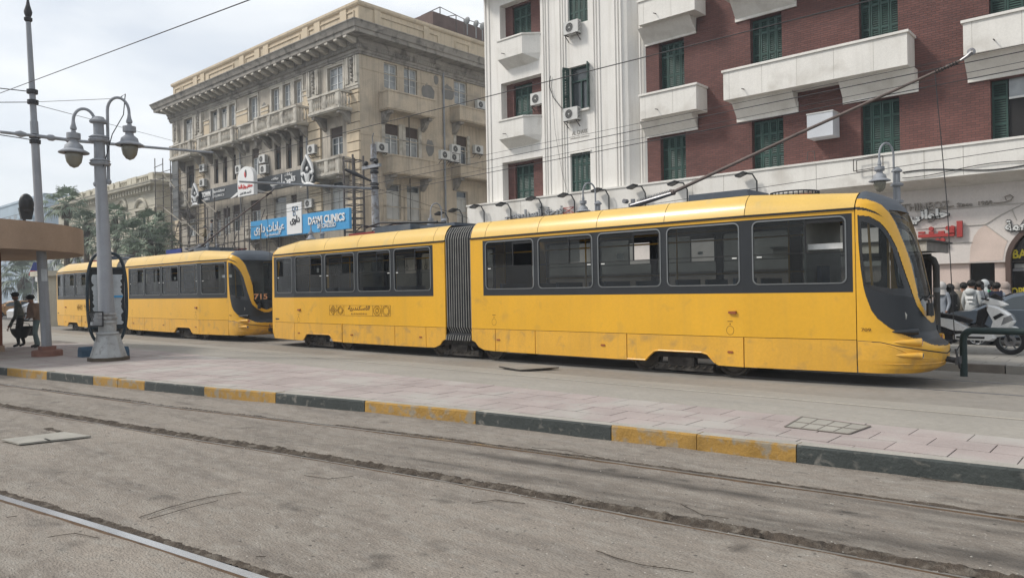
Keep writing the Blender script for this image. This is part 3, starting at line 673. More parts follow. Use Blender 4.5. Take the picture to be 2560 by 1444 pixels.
    pts = [cabS(t, .40)+Vector((.018*math.sin(t), -.012*math.cos(t), 0)) for t in [.15+(PI-.3)*i/50 for i in range(51)]]; MB().tube(pts, [.002+.012*min(1, i/12, (50-i)/12) for i in range(51)], 6).build('bumper_crease', YEL2, R_, smooth=True)
    pts = [cabS(t, z)+Vector((.01, -.006, 0)) for t, z in ((.22,.735),(.36,.70),(.52,.63),(.66,.56),(.80,.51),(.95,.49),(1.2,.475),(H,.47))]; MB().tube(pts, [.003,.010,.013,.014,.013,.012,.010,.008], 6).build('bumper_crease', YEL2, R_, smooth=True)
    # underside of the nose
    MB().add([tuple(grid[0][i]) for i in range(0, nt_+1, 5)]+[(-4.0, YC, .24)], [(i, i+1, nt_//5+1) for i in range(nt_//5)]).build('nose_underside', UNDER, R_)
    for sg in (1, -1):
        def SS(t, z): 
            return cabS(t if sg == 1 else PI-t, z)
        for t, z, r, L_, m_, nm in ((.93,.755,.066,.36,YEL2,'headlight'),(.845,.545,.052,.34,YEL2,'fog_lamp'),(.987,.925,.052,.28,GREY,'camera_pod')):
            nrm = lambda q: (SS(q, z)-Vector((-4.35, YC, z))).normalized()
            p = SS(t, z)+Vector((.05, -.055*sg, 0)); hd = MB()
            hd.tube([SS(t*.48, z)+nrm(t*.48)*-.01, SS(t*.62, z)+nrm(t*.62)*.012, SS(t*.80, z)+nrm(t*.8)*.035, SS(t*.93, z)+nrm(t)*.05, p], [r*.12, r*.55, r*.85, r*.98, r], 16); h_ = hd.build(nm, m_, R_, smooth=True)
            MB().lathe(p, [(0, .003), (r*.82, .003)], 16, axis='x').build('lens', LAMPG if nm == 'headlight' else BLACKP, h_)
            MB().lathe(p, [(r*.66, .006), (r*.80, .006)], 16, axis='x').build('lens_ring', WHITEP if nm != 'camera_pod' else ALU, h_)
    p = cabS(1.35, 1.33); MB().tube([p+Vector((0, 0, .12)), p+Vector((.07, 0, .10)), p+Vector((.09, -.02, 0))], .016, 8).tube([p+Vector((.09, -.02, .05)), p+Vector((.10, -.03, -.16))], [.05, .06], 10).build('wiper_motor', BLACKP, R_, smooth=True)
    for t0, t1 in ((1.3, 1.75), (1.9, 2.25)):
        MB().tube([cabS(t0, 1.42)+Vector((.05, 0, 0)), cabS((t0+t1)/2, 1.50)+Vector((.055, 0, 0)), cabS(t1, 1.47)+Vector((.05, 0, 0))], .010, 6).build('wiper', BLACKP, R_)
    m = MB(); m.tube([Vector((-2.95, YC-.0, .45)), Vector((-2.76, YC, .42)), Vector((-2.72, YC, .40))], .05, 8); m.tube([Vector((-2.74, YC-.10, .62)), Vector((-2.70, YC-.10, .40)), Vector((-2.70, YC-.02, .30))], .018, 6); m.build('coupler', DARKM, R_)
    MB().box(-2.74, -2.70, YC-.16, YC+.16, .36, .48).build('coupler_plate', DARKM, R_)
    # route card in the windscreen, "707J"-like number is unreadable there, so only the card
    p = cabS(1.45, 1.62); MB().box(p.x-.14, p.x-.12, p.y-.12, p.y+.14, 1.50, 1.80).build('card', mat('grey_card', (.22, .22, .21), rough=.7), R_)
    # tail
    nt2, nz2 = 60, 90; gr = [[tailS(PI*i/nt2, .24+(3.30-.24)*j/nz2) for i in range(nt2+1)] for j in range(nz2+1)]
    bk = {}
    for j in range(nz2):
        z = .24+3.06*(j+.5)/nz2
        for i in range(nt2):
            t = min(PI*(i+.5)/nt2, PI-PI*(i+.5)/nt2)
            k = 'tail_roof' if z > 3.16 and t > .2 else ('rear_window' if 1.70 < z < 2.80 and t > .42 else ('tail_surround' if 1.55 < z < 2.90 and t > .30 else ('gutter' if 2.955 < z < 3.0 else 'tail_shell')))
            bk.setdefault(k, []).append((i, j))
    for k, cs in bk.items():
        idx = {}; vs = []; fs = []
        for i, j in cs:
            f = []
            for q in ((i, j), (i, j+1), (i+1, j+1), (i+1, j)):
                if q not in idx: idx[q] = len(vs); vs.append(tuple(gr[q[1]][q[0]]))
                f.append(idx[q])
            fs.append(tuple(f))
        MB().add(vs, fs).build(k, {'tail_roof': GREYR, 'rear_window': TG, 'tail_surround': BLK, 'gutter': RUBBER, 'tail_shell': YEL}[k], R_, smooth=True)
    MB().lathe((-22.72, YC-.75, .72), [(0, -.03), (.05, -.03), (.055, .03)], 12, axis='x').build('tail_lamp', LAMPG, R_)
    # bellows
    rows = []; nf = 11
    def bsec(x, w, top):
        return [(x, YC-w*1.06, .47), (x, YC-w*1.03, .60), (x, YC-w*.93, .66), (x, YC-w, .80), (x, YC-w, 3.02), (x, YC-w+.05, 3.16), (x, YC-w+.18, top-.05), (x, YC-.5, top), (x, YC+.5, top), (x, YC+w-.18, top-.05), (x, YC+w-.05, 3.16), (x, YC+w, 3.02), (x, YC+w, .80), (x, YC+w, .47)]
    for i in range(nf*2+1):
        x = -13.86+.94*i/(nf*2); rows.append(bsec(x, 1.17 if i % 2 else 1.11, 3.36 if i % 2 else 3.30))
    bel = MB().sheet(rows).build('bellows', mat('bellows_fabric', (.045, .046, .048), rough=.9, var=.2, scale=3), R_)
    pipe_m = mat('bellows_piping', (.42, .41, .38), rough=.8, var=.15, scale=5)
    for i in range(1, nf*2, 2):
        x = -13.86+.94*i/(nf*2); q = bsec(x, 1.172, 3.362); wob = .012*math.sin(i*1.7)
        q = [Vector(p)+Vector((wob*math.sin(p[2]*1.3+i), 0, 0)) for p in q]
        MB().tube(q[2:], .0075, 5).build('bellows_rib', pipe_m, bel); MB().tube(q[:2], .0075, 5).build('bellows_rib', pipe_m, bel)
    # bogies
    for cx, half in ((-7.28, .97), (-13.55, .97), (-19.72, 1.0)):
        bg = MB().box(cx-1.0, cx+1.0, YC-.95, YC+.95, .32, .5).box(cx-.62, cx+.66, YC-.99, YC-.86, .07, .21).build('bogie', UNDER, R_)
        MB().box(cx-.3, cx+.28, YC-1.02, YC-.88, .17, .34).build('axle_box', UNDER, bg)
        m = MB()
        for i in range(9): m.bar((cx-.6+i*.15, YC-1.0, .13), (cx-.53+i*.15, YC-1.0, .18), .02)
        m.build('track_brake', WHEELM, bg)
        for wx in (cx-half, cx+half):
            for sy in (-1, 1):
                w = MB(); y0 = YC+sy*.72; w.lathe((wx, y0, .33), [(0, sy*.06), (.10, sy*.065), (.12, sy*.03), (.25, sy*.02), (.28, sy*.055), (.33, sy*.055), (.335, -sy*.03), (.36, -sy*.035), (.36, -sy*.06), (0, -sy*.06)], 28, axis='y'); w.build('wheel', WHEELM, bg, smooth=True)
    MB().box(-22.2, -14.3, YC-.98, YC+.98, .40, .46).box(-12.6, -4.2, YC-.93, YC+.93, .40, .46).box(-14.4, -12.4, YC-.7, YC+.7, .5, .58).box(-17.6, -15.2, YC-.8, YC+.8, .28, .4).box(-11.6, -8.8, YC-.8, YC+.8, .28, .4).build('underframe', UNDER, R_)
    # interior
    MB().box(-22.2, -13.9, YC-1.1, YC+1.1, .86, .90).box(-12.9, -3.9, YC-.95, YC+.95, .86, .90).build('floor', INTD, R_)
    MB().box(-22.2, -13.9, YC-1.1, YC+1.1, 2.98, 3.0).box(-12.9, -3.9, YC-.92, YC+.92, 2.98, 3.0).build('inner_ceiling', INTER, R_)
    MB().box(-4.9, -4.86, YC-.9, YC+.9, .9, 2.95).build('cab_bulkhead', mat('cab_curtain', (.30, .30, .28), rough=.8, var=.2), R_)
    MB().prism([(-4.3, .9), (-3.35, .9), (-3.3, 1.2), (-3.45, 1.46), (-3.85, 1.42), (-4.3, 1.2)], YC-.75, YC+.75).build('dashboard', mat('dashboard', (.25, .25, .235), rough=.8), R_)
    MB().tube([(-4.55, YC-.3, .9), (-4.55, YC-.3, 1.35)], .05).box(-4.75, -4.3, YC-.5, YC-.08, 1.35, 1.43).box(-4.82, -4.74, YC-.5, YC-.08, 1.4, 2.05).build('driver_seat', SEATB, R_)
    MB().tube([(-3.78, YC-.80, 1.0), (-3.86, YC-.80, 2.9)], .02, 8).build('cab_pole', YRAIL, R_)
    sm = MB(); sm.box(-.21, .21, -.44, .44, .9, .96).box(-.23, .2, -.46, .46, 1.28, 1.36).box(-.25, -.19, -.46, .46, 1.34, 1.86)
    sme = sm.mesh('seat', SEATB)
    for x in (-21.2, -19.9, -18.4, -17.2, -15.6, -11.8, -10.1, -8.8, -7.1, -5.9):
        for y in (YC-.62, YC+.62): inst(sme, 'passenger_seat', R_, (x, y if abs(y-YC) < .7 else y, 0))
    hm = MB().tube([(-22, YC-.55, 2.62), (-13.95, YC-.55, 2.62)], .017).tube([(-12.85, YC-.55, 2.62), (-4.95, YC-.55, 2.62)], .017).tube([(-12.7, YC+.9, 1.98), (-5, YC+.8, 1.98)], .017)
    for x in (-21, -18.8, -16.6, -14.5, -12.4, -9.9, -7.6, -5.3): hm.tube([(x, YC-.55, .9), (x, YC-.55, 2.98)], .017)
    hm.build('handrail', YRAIL, R_)
    st = MB().tube([(0, 0, 0), (0, 0, -.16)], .008, 5).tube([(0, 0, -.16), (.05, 0, -.24), (.03, 0, -.30), (-.03, 0, -.30), (-.05, 0, -.24), (0, 0, -.16)], .010, 5).mesh('strap', BLACKP)
    for i in range(20):
        x = -21.7+i*.4 if i < 19 else -13.0
        inst(st, 'hand_strap', R_, (x, YC-.56, 2.62))
    for x, z, w, h in ((-7.0, 2.34, .10, .06), (-8.9, 2.33, .17, .12), (-20.2, 2.35, .10, .14), (-4.9, 2.33, .8, .10)):
        MB().box(x, x+w, YC-.80, YC-.79, z, z+h).build('paper', WHITEP, R_)
    # roof gear
    MB().prism([(-7.22, 3.36), (-5.95, 3.36), (-6.0, 3.53), (-7.20, 3.53)], YC-.75, YC+.25).build('roof_box', GREYR, R_)
    MB().prism([(-17.3, 3.36), (-15.7, 3.36), (-15.7, 3.58), (-17.25, 3.58)], YC-.75, YC+.25).build('roof_box', GREYR, R_)
    MB().prism([(-15.6, 3.38), (-14.2, 3.38), (-14.2, 3.52), (-15.6, 3.52)], YC-.5, YC+.4).build('roof_box', GREYR, R_)
    rg = MB().lathe((-5.35, YC-.1, 3.26), [(.42, 0), (.44, 0), (.44, .02), (.42, .02), (.42, 0)], 24).lathe((-5.35, YC-.1, 3.43), [(.42, 0), (.44, 0), (.44, .025), (.42, .025), (.42, 0)], 24).build('roof_rack', BLACKP, R_)
    for i in range(30):
        a = 2*PI*i/30; MB().tube([(-5.35+.43*math.cos(a), YC-.1+.43*math.sin(a), 3.26), (-5.35+.43*math.cos(a), YC-.1+.43*math.sin(a), 3.45)], .010, 4).build('rack_bar', BLACKP, rg)
    MB().box(-12.6, -8.5, YC-.28, YC-.18, 3.42, 3.47).box(-8.2, -5.2, YC+.3, YC+.4, 3.42, 3.47).build('cable_duct', mat('red_oxide', (.16, .022, .02), rough=.7), R_)
    # folded collector on the rear half
    m = MB(); m.tube([(-18.3, YC-.3, 3.66), (-17.6, YC-.3, 3.76), (-15.2, YC-.2, 3.62)], .03, 8).tube([(-18.3, YC+.2, 3.66), (-17.6, YC+.2, 3.76), (-15.2, YC+.1, 3.62)], .03, 8).tube([(-18.2, YC-.45, 3.70), (-18.2, YC+.4, 3.70)], .025, 8)
    m.tube([(-18.9, YC-.3, 3.40), (-18.8, YC-.3, 3.58), (-18.5, YC-.3, 3.72), (-18.2, YC-.3, 3.68)], .018, 6).tube([(-18.6, YC+.1, 3.40), (-18.5, YC+.1, 3.60), (-18.2, YC+.1, 3.68)], .018, 6); m.build('folded_collector', BLACKP, R_)
    MB().box(-18.9, -17.4, YC-.5, YC+.3, 3.40, 3.50).build('collector_base', mat('red_oxide2', (.22, .03, .028), rough=.7), R_)
    # trolley pole
    B0 = Vector((-8.95, YC-.05, 3.42)); TP = Vector((-2.62, YC, 5.36)); k = B0+(TP-B0)*.155
    tb = MB().box(B0.x-.25, B0.x+.3, YC-.3, YC+.2, 3.40, 3.47).lathe((B0.x, B0.y, 3.47), [(.10, 0), (.10, .10), (.05, .12), (.05, .2)], 12).build('trolley_base', STEEL, R_)
    m = MB()
    for o in (-.12, 0, .12): m.tube([B0+Vector((0, o, .10)), k+Vector((0, o*.4, -.02))], .028 if o else .04, 8)
    m.lathe((B0.x-.1, B0.y-.15, 3.62), [(0, -.06), (.05, -.06), (.05, .06), (0, .06)], 12, axis='y'); m.build('spring_frame', STEEL, tb, smooth=True)
    for o in (-.08, .08):
        m = MB(); a = B0+Vector((.15, o, .20)); b = k+Vector((0, o*.5, .05)); d = b-a
        m.tube([a+d*(i/150)+Vector((0, .022*math.cos(i*.9), .022*math.sin(i*.9))) for i in range(151)], .007, 4, cap=False); m.build('spring', STEEL, tb)
    pl = MB().tube([k, k.lerp(TP, .5)+Vector((0, 0, .02)), TP], [.036, .03, .022], 10).lathe(k, [(0, -.05), (.06, -.05), (.06, .05), (0, .05)], 12, axis='x').build('trolley_pole', mat('pole_rust', (.12, .095, .085), rough=.7, var=.3, scale=3), R_, smooth=True)
    m = MB()
    for i in range(40):
        q = k.lerp(TP, .93+.065*i/40); m.tube([q+Vector((0, .035*math.cos(i*1.3), .03*math.sin(i*1.3))), q+Vector((.01, .035*math.cos(i*1.3+1.2), .035*math.sin(i*1.3+1.2)))], .008, 4)
    m.build('rope_winding', BLACKP, pl)
    MB().tube([TP, TP+Vector((.10, 0, .05)), TP+Vector((.17, 0, .10))], [.02, .03, .045], 8).lathe(TP+Vector((.16, 0, .11)), [(.025, -.025), (.06, -.02), (.06, .02), (.025, .025)], 14, axis='y').build('trolley_wheel', STEEL, pl, smooth=True)
    rope = [k.lerp(TP, .93)]; 
    MB().tube([rope[0], Vector((-2.85, YC+.02, 3.0)), Vector((-2.78, YC+.05, .75))], .008, 5).build('trolley_rope', WIRE, R_)
    return R_
tram = make_tram()
OFF = -21.47
tram2 = copy_tree(tram); tram2.location.x += OFF; tram2.location.y -= .06
tram2['label'] = 'second yellow articulated tram numbered 715, standing behind the first one at the left'
# writing, after the copy so that each tram carries its own
def text_mesh(s, size, extr=0.0, font_align='CENTER', bold=0.0, spacing=1.0, shear=0):
    c = bpy.data.curves.new('txt', 'FONT'); c.body = s; c.size = size; c.extrude = extr; c.align_x = font_align; c.align_y = 'CENTER'; c.offset = bold; c.space_character = spacing; c.shear = shear; c.resolution_u = 3
    o = bpy.data.objects.new('txt', c); scene.collection.objects.link(o); dg = bpy.context.evaluated_depsgraph_get()
    me = bpy.data.meshes.new_from_object(o.evaluated_get(dg)); bpy.data.objects.remove(o); bpy.data.curves.remove(c); return me
_A = {'ا':('\uFE8D','\uFE8E',None,None),'أ':('\uFE83','\uFE84',None,None),'إ':('\uFE87','\uFE88',None,None),'ة':('\uFE93','\uFE94',None,None),'د':('\uFEA9','\uFEAA',None,None),'ذ':('\uFEAB','\uFEAC',None,None),'ر':('\uFEAD','\uFEAE',None,None),'ز':('\uFEAF','\uFEB0',None,None),'و':('\uFEED','\uFEEE',None,None),'ى':('\uFEEF','\uFEF0',None,None)}
for _c, _b0 in (('ب',0xFE8F),('ت',0xFE95),('ث',0xFE99),('ج',0xFE9D),('ح',0xFEA1),('خ',0xFEA5),('س',0xFEB1),('ش',0xFEB5),('ص',0xFEB9),('ض',0xFEBD),('ط',0xFEC1),('ظ',0xFEC5),('ع',0xFEC9),('غ',0xFECD),('ف',0xFED1),('ق',0xFED5),('ك',0xFED9),('ل',0xFEDD),('م',0xFEE1),('ن',0xFEE5),('ه',0xFEE9),('ي',0xFEF1)):
    _A[_c] = tuple(chr(_b0+i) for i in range(4))
def arab(s):
    """joined forms in drawing order (right to left laid out left to right)"""
    out = []
    for w in s.split(' '):
        ww = ''
        for i, ch in enumerate(w):
            if ch not in _A: ww += ch; continue
            iso, fin, ini, med = _A[ch]; prev = i > 0 and w[i-1] in _A and _A[w[i-1]][2] is not None; nxt = i+1 < len(w) and w[i+1] in _A and ini is not None
            ww += med if (prev and nxt) else fin if prev else ini if nxt else iso
        out.append(ww[::-1])
    return ' '.join(reversed(out))
def put_text(s, size, loc, matl, parent, name='lettering', rot=(PI/2, 0, 0), sx=1.0, fit=None, fith=None, **kw):
    lab = {k: kw.pop(k) for k in ('label', 'cat') if k in kw}
    me = text_mesh(s, size, **kw); me.name = name; xs_ = [v.co.x for v in me.vertices]; ys_ = [v.co.y for v in me.vertices]
    if not xs_: return None
    cx = (min(xs_)+max(xs_))/2; cy = (min(ys_)+max(ys_))/2; kx = sx if fit is None else fit/(max(xs_)-min(xs_)); ky = 1 if fith is None else fith/(max(ys_)-min(ys_))
    for v in me.vertices: v.co.x = (v.co.x-cx)*kx; v.co.y = (v.co.y-cy)*ky
    me.materials.clear(); me.materials.append(matl)
    o = bpy.data.objects.new(name, me); o.parent = parent; o.location = Vector(loc)-origin(parent); o.rotation_euler = rot; return props(link(o), **lab)
for T_, dx, num in ((tram, 0, '709'), (tram2, OFF, '715')):
    yo = T_.location.y-YC
    yS = YC-1.2-.004+yo
    put_text(arab('الاسكندرية'), .22, (-17.5+dx, yS, 1.245), INK, T_, 'name_lettering', fit=1.05, fith=.16, extr=.001, bold=.004, shear=.25)
    put_text('ALEXANDRIA', .07, (-17.5+dx, yS, 1.095), INK, T_, 'name_lettering', fit=.75, extr=.001, spacing=1.3)
    m = MB(); lw = .007; zz0, zz1 = 1.04, 1.335
    def seg(a, b): m.bar((a[0]+dx, yS, a[1]), (b[0]+dx, yS, b[1]), lw, .003)
    for xx in (-18.95, -18.58, -18.22, -16.85, -16.46, -16.06): seg((xx, zz0), (xx, zz1))
    seg((-18.95, zz0), (-16.06, zz0)); seg((-18.95, zz1), (-16.06, zz1))
    for cx, kind in ((-18.765, 0), (-18.40, 1), (-16.655, 2), (-16.26, 3)):
        cz = (zz0+zz1)/2; r = .138
        def pol(n, r1, a0=0): 
            q = [(cx+r1*1.2*math.cos(a0+2*PI*i/n), cz+r1*math.sin(a0+2*PI*i/n)) for i in range(n)]
            for i in range(n): seg(q[i], q[(i+1) % n])
        if kind == 0: pol(4, r); pol(4, r*.7, PI/4); [seg((cx, cz), (cx+r*math.cos(a), cz+r*math.sin(a))) for a in (0, PI/2, PI, 1.5*PI)]; pol(8, .05)
        if kind == 1: pol(4, r*.95, 0); pol(4, r*.95, PI/4); pol(8, .07)
        if kind == 2: pol(16, r); pol(8, .05); [seg((cx+.05*math.cos(a), cz+.05*math.sin(a)), (cx+r*math.cos(a), cz+r*math.sin(a))) for a in [PI*i/6 for i in range(12)]]
        if kind == 3: pol(20, r); [seg((cx+r*.75*math.cos(a), cz+r*.75*math.sin(a)), (cx+r*math.cos(a), cz+r*math.sin(a))) for a in [PI*i/4 for i in range(8)]]; pol(8, r*.75)
    m.build('ornament_lines', INK, T_)
    p = cabS(.10, .95); q = cabS(.20, .95)
    put_text(num, .10, (p.x+dx+.0, p.y-.016+yo, .955), INK, T_, 'fleet_number', rot=(PI/2, 0, math.atan2(q.y-p.y, q.x-p.x)*.7), fit=.15, fith=.055, extr=.001)
    p = cabS(1.15, 1.30)
ORL = mat('number_orange', (.75, .38, .20), rough=.5)
p = cabS(1.5, 1.52); q = at(652, 741, X=p.x+OFF+.05); put_text('715', .2, (p.x+OFF+.05, q.y, q.z), ORL, tram2, 'number_plate', rot=(PI/2, 0, PI/2), fit=.52, fith=.20, extr=.003, bold=.004)
# on the second tram the pole is raised more steeply to the wire behind the first one
# ================================================================== WHITE AND RED CORNER BUILDING
def bx_px(Y, x0, x1, yt, yb):
    xc, ym = (x0+x1)/2, (yt+yb)/2
    return at(x0, ym, Y=Y).x, at(x1, ym, Y=Y).x, at(xc, yb, Y=Y).z, at(xc, yt, Y=Y).z
def remap(mb, f): mb.v = [f(*v) for v in mb.v]; return mb
IRON = mat('iron_bracket', (.08, .07, .065), rough=.8, var=.3, scale=8)
def ac_unit(label, x, y, z, group=None, face='y', w=.86, dark=False):
    """outdoor air-conditioning unit; x, y, z: lower left corner of the back"""
    t = thing('air_conditioner', label, 'air conditioner', (x, y, z), group)
    if face == 'y': f = lambda a, b, c: (x+a, y-b, z+c)
    else: f = lambda a, b, c: (x+b, y+a, z+c)
    h, d = .62, .34
    b = MB().box(0, w, .06, d, 0, h); remap(b, f).build('casing', ACW, t)
    b = MB(); cx, cz, r = w*.40, h/2, h*.40
    b.lathe((cx, 0, cz), [(r, d+.002), (r, d+.012), (r*.92, d+.012), (r*.92, d+.002)], 20, axis='y'); remap(b, f).build('fan_ring', ACW, t)
    b = MB(); b.lathe((cx, 0, cz), [(0, d+.006), (r*.92, d+.006)], 20, axis='y'); remap(b, f).build('fan_opening', DARK, t)
    b = MB()
    for q in (.35, .6, .85): b.lathe((cx, 0, cz), [(r*q, d+.010), (r*q-.008, d+.010)], 20, axis='y')
    b.lathe((cx, 0, cz), [(0, d+.012), (r*.16, d+.012)], 12, axis='y'); remap(b, f).build('fan_guard', ACW, t)
    b = MB()
    for q in (.06, w-.1): b.bar((q, 0, -.02), (q, d+.06, -.02), .035).bar((q, 0, -.3), (q, d, -.03), .03)
    b.bar((.02, d+.02, -.02), (w-.02, d+.02, -.02), .03); remap(b, f).build('bracket', IRON, t)
    b = MB(); 
    for i in range(7): b.box(w-.001, w+.004, .1, d-.04, .08+i*.07, .11+i*.07)
    remap(b, f).build('side_grille', DARKM, t)
    return t
def shutter_window(parent, X0, X1, Z0, Z1, yb, state='closed', leaves=4):
    """dark recess with louvred leaves set in it"""
    win = MB().add([(X0, yb, Z0), (X1, yb, Z0), (X1, yb, Z1), (X0, yb, Z1)], [(0, 1, 2, 3)]).build('window', DARK, parent)
    lw = (X1-X0)/leaves
    for k in range(leaves):
        a, b = X0+k*lw+.008, X0+(k+1)*lw-.008; y0, y1 = yb-.09, yb-.05
        if state == 'part' and k >= 1: continue
        m = MB(); fz = Z0+.02; tz = Z1-.03; mid = fz+(tz-fz)*.70; s_ = .055
        m.box(a, a+s_, y0, y1, fz, tz).box(b-s_, b, y0, y1, fz, tz)
        for zz in (fz, mid, tz-.10, fz+(tz-fz)*.28): m.box(a+s_, b-s_, y0+.002, y1, zz, zz+.09)
        n = int((tz-fz)/.085)
        for i in range(n):
            z = fz+.05+i*(tz-fz-.1)/n; m.add([(a+s_, y0+.008, z), (b-s_, y0+.008, z), (b-s_, y1-.002, z+.06), (a+s_, y1-.002, z+.06)], [(0, 1, 2, 3)])
        m.build('shutter_leaf', SHUT, win)
    return win
WB = thing('white_red_building', 'tall white plaster and red brick building with green shutters and white balconies', 'building', (-12, 30, 0))
YF = 30.0
ROWS = [(6.45, 8.60), (10.72, 12.86), (14.98, 17.12), (19.2, 21.4)]
cols_ = [(1650, 1713), (1879, 1958), (2152, 2249), (2477, 2560)]
colX = [(at(a, 300, Y=YF).x, at(b, 300, Y=YF).x) for a, b in cols_]; colX[3] = (colX[3][0], colX[3][0]+1.9)
XL = at(1606, 300, Y=YF).x; XR = 1.5
holes = [(a, b, z0, z1) for a, b in colX for z0, z1 in ROWS]
tx0_ = at(1218, 300, Y=29.4).x+.1
brick = MB(); wall_xz(brick, at(1617, 300, Y=YF).x, XR, 6.2, 22, YF, holes, .34); brick.build('brick_wall', RED, WB)
MB().box(XL, at(1617, 300, Y=YF).x, YF, YF+.3, 6.2, 22).build('plaster_strip', WHITE, WB)
for ci, (a, b) in enumerate(colX):
    for ri, (z0, z1) in enumerate(ROWS):
        st = 'part' if (ci == 3 and ri == 0) else 'closed'
        w = shutter_window(WB, a, b, z0, z1, YF+.34, st, 4)
        if st == 'part':
            MB().box(a+.5, b, YF+.26, YF+.3, z0+1.45, z0+1.52).build('transom', FRAMEW, w); MB().box(a+.5, b, YF+.28, YF+.29, z0+1.52, z1).build('pane', PANEL, w)
MB().box(tx0_, 2, 31, 46, 0, 21).build('core', WHITE, WB)
# balconies with their corbels and the white panels under them
def solid_balcony(X0, X1, ztop, zbot, yf=29.0, panel=None, sides=True, ledge=.06):
    m = MB(); m.box(X0, X1, yf, yf+.12, zbot, ztop-.09)
    m.box(X0, X0+.12, yf+.12, YF, zbot, ztop-.09).box(X1-.12, X1, yf+.12, YF, zbot, ztop-.09)
    o = m.build('balcony', WHITE2, WB)
    MB().box(X0-ledge, X1+ledge, yf-ledge, yf+.16, ztop-.09, ztop).box(X0-ledge, X0+.16, yf+.16, YF, ztop-.09, ztop).box(X1-.16, X1+ledge, yf+.16, YF, ztop-.09, ztop).build('coping', WHITE2, o)
    MB().box(X0+.12, X1-.12, yf+.12, YF, zbot+.0, zbot+.12).build('slab', WHITE2, o)
    for k in range(int((X1-X0)/1.4)+1):
        q = X0+.25+k*1.4
        if q < X1-.1: MB().box(q, q+.012, yf-.003, yf, zbot+.02, ztop-.1).build('joint', mat('plaster_joint', (.42, .40, .36), rough=.9), o)
    q = X0+.9; MB().tube([(q, yf, zbot+.3), (q, yf-.22, zbot+.28)], .02, 6).build('spout', IRON, o)
    return o
def corbel(X0, X1, zt, zb, yf, o):
    m = MB(); m.prism([(yf+.35, zt), (YF, zt), (YF, zb), (YF-.06, zb)], X0, X1, 'x'); return m.build('corbel', WHITE2, o)
S = 4.26
bt, bb = 10.66, 9.42
bX0, bX1 = at(1808, 200, Y=29).x, at(2268, 120, Y=29).x
for k in (0, 1, 2):
    o = solid_balcony(bX0, bX1, bt+k*S, bb+k*S)
    c0 = at(1845, 290, Y=YF).x; c1 = at(1995, 270, Y=YF).x; corbel(c0, c1, bb+k*S, 8.62+k*S+.10, 29, o); MB().box(c0-.03, c1+.03, YF-.07, YF-.005, 8.62+k*S, 8.62+k*S+.42).build('lintel', WHITE2, o)
    c0 = at(2110, 250, Y=YF).x; c1 = at(2295, 230, Y=YF).x; corbel(c0, c1, bb+k*S, 8.62+k*S+.10, 29, o); MB().box(c0-.03, c1+.03, YF-.07, YF-.005, 8.62+k*S, 8.62+k*S+.42).build('lintel', WHITE2, o)
    a = at(1600, 240, Y=29).x; b = at(1740, 215, Y=29).x; o = solid_balcony(a, b, 10.42+k*S, 9.30+k*S)
    c0 = at(1617, 300, Y=YF).x; c1 = at(1745, 290, Y=YF).x; corbel(c0, c1, 9.3+k*S, 8.7+k*S, 29, o); MB().box(c0, c1, YF-.07, YF-.005, 8.62+k*S, 9.1+k*S).build('lintel', WHITE2, o)
    a = at(2407, 52, Y=29).x; o = solid_balcony(a, XR, 10.53+k*S, 9.36+k*S)
    c0 = at(2420, 190, Y=YF).x; corbel(c0, XR, 9.36+k*S, 8.72+k*S, 29, o); MB().box(c0, XR, YF-.07, YF-.005, 8.62+k*S, 9.0+k*S).build('lintel', WHITE2, o)
# white corner tower
YT = 29.4
tx = lambda x, y=300: at(x, y, Y=YT).x
tL, tR = tx(1218), tx(1557); rL, rR = tx(1254), tx(1355); cL, cR = tx(1424), tx(1474)
TR = [(6.35, 8.50), (10.45, 12.75), (14.7, 16.95), (19, 21.2)]
holes = [(rL, rR, a, b) for a, b in TR]+[(cL, cR, a+.0, b-.12) for a, b in TR]
m = MB(); wall_xz(m, tL, tR, 5.6, 22, YT, holes, .5); m.build('tower_wall', WHITE, WB)
MB().box(tL, tL+.02, YT, 34, 5.6, 22).build('tower_side', WHITE, WB)
MB().add([(tR, YT, 5.6), (tR, YT, 22), (tR+.25, YT+.12, 22), (tR+.25, YT+.12, 5.6)], [(0, 3, 2, 1)]).add([(tR+.25, YT+.12, 5.6), (tR+.25, YT+.12, 22), (XL, YF, 22), (XL, YF, 5.6)], [(0, 3, 2, 1)]).build('tower_return', WHITE, WB)
# fluted pilaster strips
for xp, w in ((1216, .10), (1226, .06), (1360, .07), (1366, .05), (1374, .04), (1402, .07), (1409, .05), (1416, .04), (1487, .04), (1493, .05), (1500, .07), (1540, .05), (1547, .06), (1554, .08)):
    x = tx(xp); MB().box(x, x+w, YT-.05, YT-.001, 6.3, 22).build('pilaster_strip', WHITE, WB)
